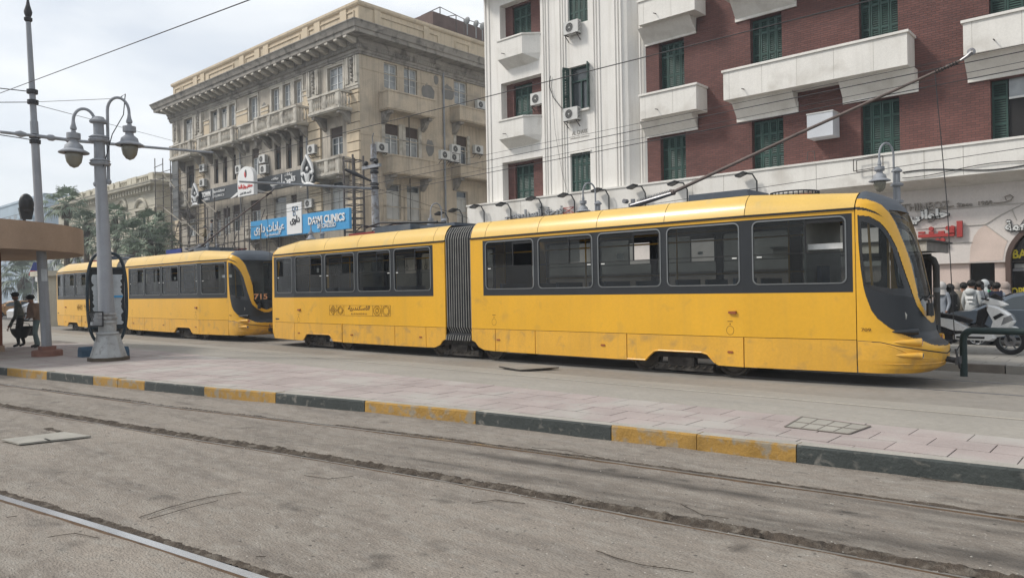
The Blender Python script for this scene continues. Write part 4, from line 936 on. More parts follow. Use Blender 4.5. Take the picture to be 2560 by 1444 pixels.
# recessed bay: brick cheeks and shuttered window, canted balconies
for ri, (a, b) in enumerate(TR):
    xa, xb = at(1287, 300, Y=YT+.5).x, at(1333, 300, Y=YT+.5).x
    m = MB(); wall_xz(m, rL, rR, a, b, YT+.46, [(xa, xb, a, b-.12)], .25); m.build('brick_panel', RED, WB)
    shutter_window(WB, xa, xb, a, b-.12, YT+.70, 'closed', 3)
for zt, zb in ((10.55, 9.30), (14.78, 13.50), (19.1, 17.8)):
    xl, xf, xr = at(1250, 300, Y=28.9).x, at(1305, 300, Y=28.7).x, at(1354, 290, Y=YT).x
    pl = [(xl, YT), (xl, 28.8), (xf, 28.8), (xr, YT)]
    o = MB().prism(pl, zb+.32, zt, 'z').build('balcony', WHITE2, WB)
    MB().prism([(xl-.04, YT), (xl-.04, 28.75), (xf+.02, 28.75), (xr+.05, YT)], zt, zt+.08, 'z').build('coping', WHITE2, o)
    m = MB(); m.add([(xl, 28.8, zb+.32), (xf, 28.8, zb+.32), (xr, YT, zb+.32), (xl, YT, zb+.32), (xl+.1, YT, zb-.1), (xf, YT, zb-.1), (xr-.1, YT, zb-.02)], [(0, 4, 5, 1), (1, 5, 6, 2), (0, 3, 4)]); m.build('corbel', WHITE2, o)
    MB().tube([(xl+.5, 28.8, zb+.55), (xl+.5, 28.55, zb+.53)], .02, 6).build('spout', IRON, o)
# shallow slab high on the left
xl, xr = at(1166, 10, Y=28.4).x, at(1300, 0, Y=28.4).x
MB().prism([(xl, 28.5), (xl+.25, 28.3), (xr+1.5, 28.3), (xr+1.5, YT), (xl, YT+2.5)], 18.0, 18.25, 'z').prism([(xl+.3, 28.7), (xl+.5, 28.5), (xr+1.5, 28.5), (xr+1.5, YT), (xl+.3, YT+2.5)], 17.7, 18.0, 'z').build('balcony', WHITE2, WB)
# centre windows of the tower
for ri, (a, b) in enumerate(TR):
    if ri != 1: shutter_window(WB, cL, cR, a+.0, b-.12, YT+.22, 'closed', 4)
w = MB().add([(cL, YT+.3, 10.45), (cR, YT+.3, 10.45), (cR, YT+.3, 12.63), (cL, YT+.3, 12.63)], [(0, 1, 2, 3)]).build('window', PANE, WB)
MB().box(cL, cL+.06, YT+.2, YT+.28, 10.45, 12.63).box(cR-.06, cR, YT+.2, YT+.28, 10.45, 12.63).box(cL+.06, cR-.06, YT+.2, YT+.28, 11.9, 11.98).box((cL+cR)/2-.03, (cL+cR)/2+.03, YT+.2, YT+.28, 10.45, 11.9).box(cL+.06, cR-.06, YT+.2, YT+.28, 12.55, 12.63).build('sash', SHUTD, w)
def open_leaf(x, ang, wdt):
    m = MB(); dx, dy = math.cos(ang)*wdt, math.sin(ang)*wdt
    for q0, q1 in ((0, .12), (.88, 1)): m.bar((x+dx*(q0+.06), YT+.02-dy*(q0+.06), 10.5), (x+dx*(q0+.06), YT+.02-dy*(q0+.06), 12.6), .05)
    for z in (10.52, 11.2, 12.0, 12.58): m.bar((x, YT+.02, z), (x+dx, YT+.02-dy, z), .05, .09)
    for i in range(26): z = 10.6+i*.076; m.bar((x, YT+.02, z), (x+dx, YT+.02-dy, z), .012, .05)
    m.build('shutter_leaf', SHUT, w)
open_leaf(cL, PI*.93, .36); open_leaf(cL-.02, PI*.60, .36); open_leaf(cR, PI*.38, .36)
for zz in (6.25, 10.35):
    MB().box(cL-.05, cR+.05, YT-.14, YT-.001, zz, zz+.09).build('sill', WHITE2, WB)
# base line under the tower, letters of the insurance company
p = at(1450, 330, Y=YT); INKG = mat('faded_letters', (.33, .31, .28), rough=.8)
put_text('AL CHARK', .3, (p.x, YT-.012, p.z), INKG, WB, 'lettering', fit=.95, fith=.2, extr=.008)
put_text('INSURANCE COMPANY', .1, (p.x, YT-.012, p.z-.26), INKG, WB, 'lettering', fit=1.15, fith=.07, extr=.004)
MB().box(p.x-.62, p.x+.66, YT-.05, YT-.001, p.z-1.02, p.z-.95).build('plaque_edge', WHITE2, WB)
# rain pipes
x = at(1603, 300, Y=29.85).x; MB().tube([(x, 29.85, 6.3), (x, 29.85, 22)], .045, 8).build('rain_pipe', WHITE, WB)
# loose cable on the tower
m = MB(); pp = [(1376, 190), (1373, 215), (1384, 245), (1402, 268), (1416, 278)]; m.tube([at(a, b, Y=YT-.08) for a, b in pp], .02, 6)
pp = [(1378, 200), (1388, 330), (1405, 430), (1428, 512)]; m.tube([at(a, b, Y=YT-.1) for a, b in pp], .008, 5); m.build('cable', WIRE, WB)
# ground floor fascia and soffit
FY = 28.8; fL = at(1168, 535, Y=FY).x
FZ0, FZ1 = 5.28, 6.36
o = MB().box(fL, XR, FY, FY+.2, FZ0, FZ1-.08).build('fascia', WHITE2, WB)
MB().box(fL-.03, XR, FY-.05, FY+1.3, FZ1-.08, FZ1).build('coping', WHITE2, o)
MB().add([(fL, FY+.0, FZ0), (XR, FY, FZ0), (XR, 29.93, 5.02), (fL, 29.93, 5.02)], [(0, 1, 2, 3)]).build('soffit', WHITE2, o)
MB().add([(fL, FY, FZ0), (fL, FY, FZ1-.08), (fL, 34, FZ1-.08), (fL, 34, FZ0)], [(0, 1, 2, 3)]).build('fascia_end', WHITE2, o)
JO = mat('plaster_joint', (.42, .40, .36))
for xp in (1300, 1450, 1730, 1808, 2040, 2180, 2310, 2408):
    x = at(xp, 440, Y=FY).x; MB().box(x, x+.02, FY-.004, FY, FZ0+.02, FZ1-.1).build('joint', JO, o)
m = MB(); zz = 5.52; m.tube([(x, FY-.03, zz+.16*math.sin(x*1.1)*math.sin(x*.37)) for x in lin(-7.2, 0, 60)], .02, 5).tube([(x, FY-.05, zz-.04+.10*math.sin(x*1.3+1)) for x in lin(-7.2, 0, 60)], .014, 5); m.build('loose_cables', WIRE, WB)
# shop wall with panels, dark window, arch
SW = mat('shop_cream', (.60, .555, .52), rough=.8, var=.05, scale=.8); SP = mat('shop_pink', (.56, .455, .405), rough=.8, var=.05, scale=.8)
dwL, dwR = at(2424, 680, Y=30).x, at(2487, 680, Y=30).x; aL = at(2518, 700, Y=30).x; aC = (aL+1.3, 2.35); AR = 1.3
m = MB(); wall_xz(m, fL, XR, 0.1, 2.34, 30.0, [(dwL, dwR, .9, 2.33), (aL, aL+2.6, .1, 2.339)], .25)
m.build('shop_wall_lower', SP, WB)
N = 28; out = []
up = MB(); seg_ = [(aC[0]+AR*math.cos(PI*i/N), aC[1]+AR*math.sin(PI*i/N)) for i in range(N+1)]
vs = [(x, 29.86, z) for x, z in seg_]+[(x, 29.86, 5.1) for x, z in seg_]; up.add(vs, [(i, i+1, N+2+i, N+1+i) for i in range(N)])
up.add([(fL, 29.86, 2.34), (aC[0]-AR, 29.86, 2.34), (aC[0]-AR, 29.86, 5.1), (fL, 29.86, 5.1)], [(0, 1, 2, 3)]).add([(aC[0]+AR, 29.86, 2.34), (XR, 29.86, 2.34), (XR, 29.86, 5.1), (aC[0]+AR, 29.86, 5.1)], [(0, 1, 2, 3)])
up.add([(fL, 29.86, 2.34), (aC[0]-AR, 29.86, 2.34), (aC[0]-AR, 30, 2.34), (fL, 30, 2.34)], [(3, 2, 1, 0)]); up.build('shop_wall_upper', SW, WB)
ringm = MB(); o1 = [(aC[0]+(AR+.02)*math.cos(PI*i/N), 2.35+(AR+.02)*math.sin(PI*i/N)) for i in range(N+1)]; o2 = [(aC[0]+(AR-.13)*math.cos(PI*i/N), 2.35+(AR-.13)*math.sin(PI*i/N)) for i in range(N+1)]
BRZ = mat('bronze_frame', (.085, .055, .045), rough=.5, var=.15)
ringm.add([(x, 29.80, z) for x, z in o1]+[(x, 29.80, z) for x, z in o2]+[(x, 30.1, z) for x, z in o2]+[(x, 29.87, z) for x, z in o1], [(i, i+1, N+2+i, N+1+i) for i in range(N)]+[(N+1+i, N+2+i, 2*N+3+i, 2*N+2+i) for i in range(N)]+[(i, i+1, 3*N+4+i, 3*N+3+i) for i in range(N)])
ringm.box(aL-.02, aL+.13, 29.80, 30.1, .1, 2.35).box(aL+2.47, aL+2.62, 29.80, 30.1, .1, 2.35); door = ringm.build('arched_doorway', BRZ, WB)
MB().add([(aL, 30.12, .1), (aL+2.6, 30.12, .1), (aL+2.6, 30.12, 3.7), (aL, 30.12, 3.7)], [(0, 1, 2, 3)]).build('door_glass', BLK, door)
MB().add([(dwL, 30.2, .9), (dwR, 30.2, .9), (dwR, 30.2, 2.34), (dwL, 30.2, 2.34)], [(0, 1, 2, 3)]).build('shop_window', BLK, WB)
# the pink quarter panel and the raised lines around the arch
pts = [at(*p, Y=29.85) for p in ((2424, 655), (2426, 620), (2435, 590), (2448, 572), (2463, 561), (2490, 580), (2519, 602), (2512, 620), (2507, 650))]
MB().prism([(p.x, p.z) for p in pts], 29.85, 29.855).build('pink_panel', mat('pink_panel', (.60, .49, .43), rough=.8), WB)
for a, b in (((2463, 561), (2519, 602)), ((2530, 524), (2541, 550)), ((2463, 561), (2500, 538)), ((2500, 538), (2530, 523)), ((2530, 523), (2560, 508)), ((2290, 573), (2463, 561)), ((2352, 609), (2430, 605)), ((2290, 530), (2560, 507))):
    A, B = at(*a, Y=29.84), at(*b, Y=29.84); MB().bar(A, B, .02).build('wall_groove', JO, WB)
YS = mat('yellow_letters', (.62, .50, .04), rough=.5)
p = at(2531, 635, Y=30.1); put_text('BAKERY', .36, (p.x+.60, 30.10, p.z), YS, door, 'lettering', fit=1.18, fith=.30, extr=.01, bold=.01)
p = at(2528, 728, Y=30.1); put_text('OPEN', .3, (p.x+.31, 30.10, p.z), YS, door, 'lettering', fit=.62, fith=.27, extr=.01, bold=.01); p = at(2528, 746, Y=30.1); put_text('NOW', .3, (p.x+.28, 30.10, p.z), YS, door, 'lettering', fit=.52, fith=.27, extr=.01, bold=.01)
MB().box(aL+.15, aL+1.4, 30.09, 30.11, 2.02, 2.1).build('door_rail', STEEL, door); MB().box(aL+.2, aL+.7, 30.09, 30.10, 2.12, 2.26).build('notice', mat('grey_card', (.22, .22, .21)), door)
# raised lettering on the shop front
SG = mat('brass_letters', (.26, .235, .205), rough=.5, metal=.3, var=.15); CHR = mat('chrome_letters', (.62, .62, .60), rough=.35, metal=.2, var=.1); REDL = mat('red_letters', (.36, .045, .04), rough=.5, var=.1)
def sign(name, label, s, matl, px, Y, w, h, ext=.05, rotz=0, back=None, **kw):
    p = at(*px, Y=Y); t = thing(name, label, 'sign', (p.x, Y, p.z))
    put_text(s, .4, (p.x, Y, p.z), matl, t, 'lettering', fit=w, fith=h, extr=ext, **kw)
    if back: put_text(s, .4, (p.x, Y+ext*1.2, p.z), back, t, 'letter_backing', fit=w*1.04, fith=h*1.18, extr=ext*.5, bold=.03)
    return t
def W_(x0, x1, y, Y): return at(x1, y, Y=Y).x-at(x0, y, Y=Y).x
sign('shop_sign', 'raised brass Latin shop name high on the cream shop front', 'ATHINEOZ', SG, (2304, 516), 29.80, W_(2222, 2355, 516, 29.8), .27, ext=.03)
MB().tube([at(2340, 519, Y=29.78), at(2385, 515, Y=29.78)], .025, 6).build('flourish', SG, bpy.data.objects['shop_sign'])
sign('shop_sign', 'small raised words giving the founding year beside the brass shop name', 'Since  1900', SG, (2436, 509), 29.80, W_(2392, 2481, 509, 29.8), .14, ext=.03)
m = MB(); m.tube([at(2484, 508, Y=29.78), at(2512, 505, Y=29.78), at(2528, 500, Y=29.78), at(2533, 492, Y=29.78), at(2525, 487, Y=29.78), at(2512, 492, Y=29.78), at(2516, 500, Y=29.78)], .02, 6); m.build('scroll', SG, bpy.data.objects['shop_sign.001'])
sign('shop_sign', 'chrome Arabic word with dark outline above the red Arabic name', arab('حلواني'), CHR, (2322, 541), 29.78, W_(2272, 2370, 541, 29.8), .50, ext=.05, back=BLACKP, bold=.022)
p = at(2345, 580, Y=29.8); t = thing('shop_sign', 'big red Arabic shop name on the cream wall above the tram shelter', 'sign', tuple(p))
for x0, x1, y0, y1 in ((2296, 2386, 584, 592), (2296, 2312, 579, 584.5), (2322, 2334, 578, 584.5), (2346, 2361, 577, 584.5), (2373, 2386, 571, 584.5), (2392, 2406, 552, 592)):
    a, b = at(x0, (y0+y1)/2, Y=29.7), at(x1, (y0+y1)/2, Y=29.7); zc = at((x0+x1)/2, y0, Y=29.7).z; zd = at((x0+x1)/2, y1, Y=29.7).z
    dz = 0; m = MB(); m.box(a.x, b.x, 29.66+.002*(x0 % 7), 29.80, zd, zc); m.build('letter', REDL, t)
for x, y in ((2328, 572), (2370, 570), (2381, 569), (2344, 601), (2357, 600)): q = at(x, y, Y=29.7); MB().lathe((q.x, 29.65, q.z), [(0, 0), (.075, 0), (.078, .01), (.078, .14), (0, .14)], 16, axis='y').build('dot', REDL, t)
sign('shop_sign', 'chrome Arabic word with dark outline over the arched door', arab('مطعمة'), CHR, (2562, 562), 29.78, 1.1, .36, ext=.05, back=BLACKP, bold=.012)
sign('fascia_sign', 'grey metal Arabic lettering on the white fascia above the tram bellows', arab('فرحة أنسيليوس'), mat('grey_letters', (.30, .31, .32), rough=.5), (1335, 531), FY-.14, W_(1263, 1405, 531, FY-.14), .62, ext=.06, bold=.01)
t = bpy.data.objects['fascia_sign']; A, B = at(1263, 545, Y=FY-.12), at(1405, 528, Y=FY-.12); MB().bar(A, B, .05).build('sign_rail', IRON, t)
A, B = at(1408, 520, Y=FY-.12), at(1436, 532, Y=FY-.12); m = MB(); m.bar(A, (B.x, B.y, A.z), .03).bar((A.x, A.y, B.z), B, .03).bar(A, (A.x, A.y, B.z), .03).bar((B.x, B.y, A.z), B, .03).bar(A, B, .03).bar((A.x, A.y, B.z), (B.x, B.y, A.z), .03); m.build('trellis', REDL, t)
# floodlights on bent arms
def make_flood():
    t = thing('floodlight', '', 'floodlight', (0, 0, 0), 'floodlights on the white fascia')
    MB().tube([(0, 0, -.9), (0, 0, 0), (-.16, -.05, .30), (-.46, -.12, .34)], .032, 8).build('arm', BLACKP, t)
    h = MB(); h.prism([(-.80, .30), (-.42, .42), (-.40, .34), (-.74, .22)], -.34, .08); h = h.build('lamp_head', BLACKP, t)
    MB().add([(-.77, -.30, .22), (-.44, -.30, .335), (-.44, .04, .335), (-.77, .04, .22)], [(0, 1, 2, 3)]).build('lens', ALU, h); return t
fl = make_flood(); FLS = [(1120, 546), (1156, 538), (1210, 529), (1277, 524), (1354, 510), (1436, 502), (1522, 490), (1613, 482), (1718, 474), (1892, 453)]
FLL = ['second floodlight left of the white fascia, in front of the brown building', 'first floodlight left of the white fascia end', 'floodlight at the left end of the white fascia', 'floodlight just left of the grey Arabic lettering', 'floodlight in the middle of the grey Arabic lettering', 'floodlight at the right end of the grey Arabic lettering', 'floodlight under the closed green shutters of the white tower', 'floodlight left of the trolley pole springs', 'floodlight right behind the trolley pole joint', 'floodlight standing above the roof box of the front tram']
for i, (px, lb) in enumerate(zip(FLS, FLL)):
    o = fl if i == 0 else copy_tree(fl); p = at(*px, Y=FY-.25); o.location = p; o['label'] = lb
# air conditioners of this building
p = at(1424, 92, Y=YT-.02); ac_unit('white air conditioner under the top green shutters of the tower', p.x-.1, YT-.02, p.z+.0, 'air conditioners on the white building')
p = at(1421, 306, Y=YT-.02); ac_unit('white air conditioner below the open shuttered window', p.x-.05, YT-.02, p.z, 'air conditioners on the white building')
p = at(1326, 264, Y=YT-.0); ac_unit('white air conditioner on the red brick cheek of the tower bay', p.x-.05, YT+.4, p.z, 'air conditioners on the white building')
p0, p1 = at(2018, 345, Y=29.2), at(2078, 275, Y=29.2)
t = thing('equipment_box', 'plain white box fixed to the red brick between the green windows', 'box', (p0.x, 29.2, p0.z)); MB().box(p0.x, p1.x+.05, 29.2, 29.95, p0.z-.02, p1.z-.05).build('casing', mat('bluish_white', (.55, .57, .60), rough=.5, var=.06), t); MB().box(p0.x-.02, p1.x+.07, 29.18, 29.96, p1.z-.05, p1.z).build('lid', ACW, t)
p = at(2018, 402, Y=29.7); t = thing('iron_stand', 'small rusty iron stand on the ledge below the white box', 'stand', tuple(p)); MB().tube([p, p+Vector((.03, 0, .35)), p+Vector((.28, 0, .35)), p+Vector((.3, 0, 0))], .018, 6).build('frame', IRON, t)
A, B = at(2134, 428, Y=28.3), at(2200, 405, Y=28.3); t = thing('empty_bracket', 'empty iron frame hanging on the white fascia left of the lamp', 'frame', tuple(A))
m = MB()
for dy in (0, .35):
    a0 = Vector((A.x, A.y+dy, A.z)); a1 = Vector((B.x, A.y+dy, A.z+.05)); m.bar(a0, a1, .025).bar(a0, a0+Vector((0, 0, .42)), .025).bar(a1, a1+Vector((0, 0, .42)), .025).bar(a0+Vector((0, 0, .42)), a1+Vector((0, 0, .42)), .025)
m.build('frame', IRON, t)
# ================================================================== ORNATE TAN CORNER BUILDING
TANW = mat('tan_plaster', (.445, .402, .338), rough=.9, var=.16, scale=.45, fine=.07, bump=.35, bscale=9, stain=(.27, .245, .21), stain_t=(.46, .70), stain_s=.9, streak=(.20, .18, .155), streak_amt=.6)
TANR = mat('tan_side_plaster', (.49, .418, .322), rough=.9, var=.12, scale=.5, fine=.06, bump=.3, bscale=9, stain=(.32, .285, .235), stain_t=(.50, .72), stain_s=.8, streak=(.25, .21, .165), streak_amt=.55)
OCHRE = mat('ochre_plaster', (.55, .46, .335), rough=.88, var=.08, scale=.6, fine=.05, bump=.2, bscale=10, stain=(.34, .29, .21), stain_t=(.56, .8), stain_s=.9, streak=(.30, .25, .18), streak_amt=.35)
STONE = mat('cornice_stone', (.285, .265, .235), rough=.92, var=.2, scale=1.2, fine=.1, bump=.5, bscale=14, stain=(.11, .10, .09), stain_t=(.5, .7), stain_s=2)
BAL = mat('balustrade_stone', (.50, .47, .41), rough=.88, var=.12, scale=1.5, fine=.08, bump=.3, stain=(.20, .18, .15), stain_t=(.5, .74), stain_s=1.6)
BLIND = mat('brown_blind', (.065, .045, .035), rough=.7, var=.15, scale=3)
BOARD = mat('white_board', (.47, .47, .45), rough=.8, var=.1, scale=1.5, stain=(.33, .31, .28), stain_t=(.55, .8), stain_s=2)
PATCH = mat('cement_patch', (.19, .185, .175), rough=.95, var=.15, scale=2)
YTn = 29.0
TB = thing('ornate_tan_building', 'weathered tan corner building with heavy bracketed cornice and stone balconies', 'building', (-50, YTn, 0))
XC = at(898, 150, Y=YTn).x; XLf = at(436, 400, Y=YTn).x
ZC = 17.35   # underside of the cornice
def swapx(mb):   # build in (y-as-x, depth, z), mirror onto the side street wall X = XC
    return remap(mb, lambda a, b, c: (XC-(b), a, c))
def pxb(w): return bx_px(YTn, *w)
def pxr(x0, x1, yt, yb):   # window on the side wall
    ym = (yt+yb)/2; a = at(x0, ym, X=XC); b = at(x1, ym, X=XC); c = at((x0+x1)/2, yb, X=XC); d = at((x0+x1)/2, yt, X=XC); return a.y, b.y, c.z, d.z
WL = dict(A=((820,858,166,229),'casement'), B1=((680,699,221,277),'casement'), B2=((708,727,210,266),'casement'), B3=((737,756,201,258),'casement'), C=((624,645,242,300),'casement'),
  D1=((528,544,277,328),'board'), D2=((550,568,269,320),'board'), D3=((574,589,261,314),'casement'), E=((461,482,296,350),'board'),
  A2=((826,857,318,387),'blind'), B21=((686,702,354,424),'brown'), B22=((715,729,346,422),'brown'), B23=((743,758,338,414),'brown'), C2=((630,648,371,438),'blind'),
  D21=((535,546,398,459),'brown'), D22=((557,568,392,456),'brown'), D23=((581,590,386,449),'brown'), E2=((468,485,414,470),'brown'),
  A3=((828,861,453,535),'board'), B3a=((684,716,492,560),'board'), C3=((627,652,500,575),'blind'), D3a=((538,552,528,590),'blind'), D3b=((558,576,520,585),'blind'), D3c=((582,600,512,578),'blind'), E3=((470,488,525,590),'blind'), B3b=((728,742,487,545),'blind'))
WR = dict(r1=((960,993,160,222),'casement'), r2=((1010,1043,173,235),'casement'), r3=((1136,1168,205,262),'casement'), r4=((963,997,311,385),'blind'), r5=((1014,1046,320,393),'blind'), r6=((1141,1168,341,410),'blind'),
  r7=((966,1002,460,548),'board'), r8=((1017,1052,465,552),'board'), r9=((1142,1170,478,560),'board'))
BOX = {k: pxb(v[0]) for k, v in WL.items()}; BOXR = {k: pxr(*v[0]) for k, v in WR.items()}
hl = [(min(a, b), max(a, b), z0, z1) for a, b, z0, z1 in BOX.values()]
m = MB(); wall_xz(m, XLf, XC, 0, ZC+.1, YTn, hl, .3); m.build('street_wall', TANW, TB)
m = MB(); wall_xz(m, YTn, 52, 0, ZC+.1, 0, [tuple(v) for v in BOXR.values()], .3); swapx(m).build('side_wall', TANR, TB)
MB().box(XLf+.3, XC-.5, YTn+.5, 51, 0, ZC).build('core', TANW, TB)
def tan_window(b, kind, F, par):
    """F maps (along, depth into the wall, z) to the world"""
    x0, x1, z0, z1 = b; w = x1-x0; d = .22
    m = MB(); fw = .055
    if kind in ('casement', 'blind'):
        zt = z1 if kind == 'casement' else z0+(z1-z0)*.66
        nb = [z0+(zt-z0)*q for q in ((.33, .66) if kind == 'casement' else (.62,))]
        m.box(x0, x0+fw, d-.05, d, z0, zt).box(x1-fw, x1, d-.05, d, z0, zt).box(x0+fw, x1-fw, d-.05, d, z0, z0+fw).box(x0+fw, x1-fw, d-.05, d, zt-fw, zt).box((x0+x1)/2-fw*.8, (x0+x1)/2+fw*.8, d-.06, d, z0+fw, zt-fw)
        for z in nb: m.box(x0+fw, x1-fw, d-.035, d-.005, z, z+.03)
        win = remap(m, F).build('window', FRAMEW, par)
        for a, c in ((x0+fw, (x0+x1)/2-fw*.8), ((x0+x1)/2+fw*.8, x1-fw)):
            g = MB().add([(a, d, z0+fw), (c, d, z0+fw), (c, d, zt-fw), (a, d, zt-fw)], [(0, 1, 2, 3)]); remap(g, F).build('pane', PANEL if (kind == 'casement' or random.random() < .6) else PANE, win)
        if kind == 'blind':
            g = MB().box(x0, x1, d-.10, d-.02, zt, z1)
            for i in range(6): g.box(x0, x1, d-.11, d-.10, zt+(z1-zt)*i/6, zt+(z1-zt)*(i+.7)/6)
            remap(g, F).build('roller_blind', BLIND, win)
    elif kind == 'brown':
        m.box(x0, x0+fw, d-.06, d, z0, z1).box(x1-fw, x1, d-.06, d, z0, z1).box(x0+fw, x1-fw, d-.06, d, z0+(z1-z0)*.62, z0+(z1-z0)*.66).box((x0+x1)/2-.03, (x0+x1)/2+.03, d-.05, d, z0, z0+(z1-z0)*.62)
        win = remap(m, F).build('window', BLIND, par)
        g = MB().add([(x0, d, z0), (x1, d, z0), (x1, d, z0+(z1-z0)*.62), (x0, d, z0+(z1-z0)*.62)], [(0, 1, 2, 3)]); remap(g, F).build('pane', PANE, win)
        g = MB()
        for i in range(8): q = z0+(z1-z0)*(.66+.34*i/8); g.box(x0+fw, x1-fw, d-.06, d-.03, q, q+(z1-z0)*.034)
        g.box(x0+fw, x1-fw, d-.03, d-.01, z0+(z1-z0)*.66, z1); remap(g, F).build('roller_blind', BLIND, win)
    else:
        m.add([(x0, d, z0), (x1, d, z0), (x1, d, z1), (x0, d, z1)], [(0, 1, 2, 3)]); win = remap(m, F).build('window', BOARD, par)
        xm = (x0+x1)/2; g = MB()
        for a, c in ((x0, xm-.01), (xm+.01, x1)):
            for q0, q1 in ((.02, .36), (.38, .74)): g.box(a+.07, c-.07, d-.035, d-.001, z0+(z1-z0)*q0, z0+(z1-z0)*q1)
        g.box(x0, x0+.06, d-.05, d-.001, z0, z1).box(x1-.06, x1, d-.05, d-.001, z0, z1).box(x0+.06, x1-.06, d-.06, d-.001, z0+(z1-z0)*.77, z0+(z1-z0)*.80)
        remap(g, F).build('door_panel', BOARD, win)
        g = MB().box(x0+.08, x1-.08, d-.02, d-.003, z0+(z1-z0)*.82, z1-.06); remap(g, F).build('transom_pane', PANE, win)
    return win
FL = lambda a, b, c: (a, YTn+b, c)
FR = lambda a, b, c: (XC-b, a, c)
for k, v in WL.items(): tan_window(BOX[k], v[1], FL, TB)
for k, v in WR.items(): tan_window(BOXR[k], v[1], FR, TB)
# moulded surrounds
def surround(b, F, t=.13, out=.06, top=.0):
    x0, x1, z0, z1 = b; m = MB(); m.box(x0-t, x0-.005, -out, -.001, z0, z1+t).box(x1+.005, x1+t, -out, -.001, z0, z1+t).box(x0-.005, x1+.005, -out, -.001, z1+.005, z1+t)
    m.box(x0-t-.04, x1+t+.04, -out-.06, -out, z1+t-.05, z1+t+.02); remap(m, F).build('window_surround', BAL, TB)
for k in ('A', 'C', 'E'): surround(BOX[k], FL, .18)
for a, b in (('B1', 'B3'), ('D1', 'D3')):
    u, v = BOX[a], BOX[b]; surround((u[0], v[1], min(u[2], v[2]), max(u[3], v[3])), FL, .2)
    for k in ((a, a[0]+'2'), (a[0]+'2', b)):
        q0, q1 = BOX[k[0]][1], BOX[k[1]][0]; MB().box(q0+.02, q1-.02, YTn-.05, YTn-.001, u[2], u[3]).build('mullion_pier', BAL, TB)
for k in ('r4', 'r5', 'r6', 'r7', 'r8'):
    x0, x1, z0, z1 = BOXR[k]; [remap(MB().box(p_, q_, -.03, -.001, z0-.2, z1+.1), FR).build('window_cheek', BAL if k in ('r4', 'r5', 'r6') else TANR, TB) for p_, q_ in ((x0-.28, x0-.01), (x1+.01, x1+.28))]
# pediment ornaments above the two framed windows
for k in ('A', 'E'):
    x0, x1, z0, z1 = BOX[k]; xm = (x0+x1)/2; m = MB().box(xm-.22, xm+.22, YTn-.12, YTn-.001, z1+.15, ZC-.25)
    for s in (-1, 1):
        m.prism([(xm+s*.26, z1+.28), (xm+s*.85, z1+.28), (xm+s*.5, z1+.55), (xm+s*.26, z1+.85)], YTn-.09, YTn-.001)
    m.build('keystone_ornament', STONE, TB)
# piers of coursed blocks, with grooved consoles on top
def pier(x0, x1, zb, zt, matl=OCHRE, F=FL):
    z = zb; n = 0; first = None
    while z < zt-.2:
        h = min(.62, zt-z); m = MB(); m.box(x0, x1, -.13, -.001, z+.035, z+h-.035); remap(m, F).build('quoin_block', matl, TB); z += h
def console(x0, x1, F=FL):
    m = MB().box(x0, x1, -.16, -.001, ZC-2.35, ZC-2.2).box(x0+.04, x1-.04, -.12, -.001, ZC-2.55, ZC-2.36).box(x0, x1, -.10, -.001, ZC-2.2, ZC-.42); remap(m, F).build('console_block', BAL, TB)
    w = (x1-x0)/7
    for i in (0, 1, 5, 6):
        m = MB().prism([(x0+w*i+.03, ZC-2.15), (x0+w*(i+1)-.03, ZC-2.15), (x0+w*(i+1)-.03, ZC-.45), (x0+w*i+.03, ZC-.45)], -.22, -.10); remap(m, F).build('console_fluting', BAL, TB)
    m = MB(); xm = (x0+x1)/2
    for i in range(6): m.ball((xm+.05*math.sin(i*2), -.14, ZC-.6-i*.26), .17-.012*i, 8, 5, (1, .9, 1))
    remap(m, F).build('carved_swag', STONE, TB)
def xpx(x, y=300): return at(x, y, Y=YTn).x
for a, b, yy in ((868, 897, 200), (772, 802, 220), (490, 509, 290), (436, 449, 310)):
    x0, x1 = xpx(a, yy), xpx(b, yy)
    if a == 868: x1 = XC-.0
    pier(x0, x1, 5.2 if a in (868, 436) else 6, ZC-2.6); console(x0, x1)
# cement-grey panels and half pilasters between windows
for w, zt in (((654, 672, 265, 300), 1), ((757, 771, 225, 262), 1), ((592, 620, 275, 330), 1), ((510, 524, 300, 340), 1)):
    x0, x1, z0, z1 = pxb(w); MB().box(x0, x1, YTn-.05, YTn-.001, z0-1, z1).build('pilaster_stub', OCHRE, TB); MB().box(x0-.03, x1+.03, YTn-.10, YTn-.05, z1-.10, z1).box(x0-.03, x1+.03, YTn-.09, YTn-.05, z1-.42, z1-.35).build('pilaster_cap', BAL, TB)
# string courses on the side wall, patches of bare cement
for z in (16.1, 11.85, 7.3):
    m = MB().box(YTn, 50, -.03, -.001, z, z+.05); remap(m, FR).build('string_course', TANR, TB)
def blob(x, y, rx, rz, F=FR, n=18, sd=0):
    m = MB(); m.add([(x, -.004, y)]+[(x+rx*math.cos(2*PI*i/n)*(1+.25*noise.noise(Vector((i*.7, sd, 0)))), -.004, y+rz*math.sin(2*PI*i/n)*(1+.3*noise.noise(Vector((i*.9, sd, 4))))) for i in range(n)], [(0, i+1, (i+1) % n+1) for i in range(n)])
    remap(m, F).build('cement_patch', PATCH, TB)
for i, (px, py, rx, rz) in enumerate(((1070, 232, .55, .6), (1120, 232, .55, .55), (1145, 195, .6, .25), (1075, 370, .35, .6), (1090, 200, .2, .35))):
    p = at(px, py, X=XC); blob(p.y, p.z, rx*1.1, rz, FR, sd=i)
for i, (px, py, rx, rz) in enumerate(((765, 250, .3, .9), (660, 272, .35, .45), (655, 340, .5, .5), (795, 330, .4, 1.2), (705, 330, .6, .4), (600, 460, .5, .7))):
    p = at(px, py, Y=YTn); blob(p.x, p.z, rx, rz, FL, sd=i+20)
p = at(1105, 165, X=XC); y_ = p.y
m = MB().tube([(XC+.12, y_, 17.2), (XC+.12, y_, 2)], .07, 8)
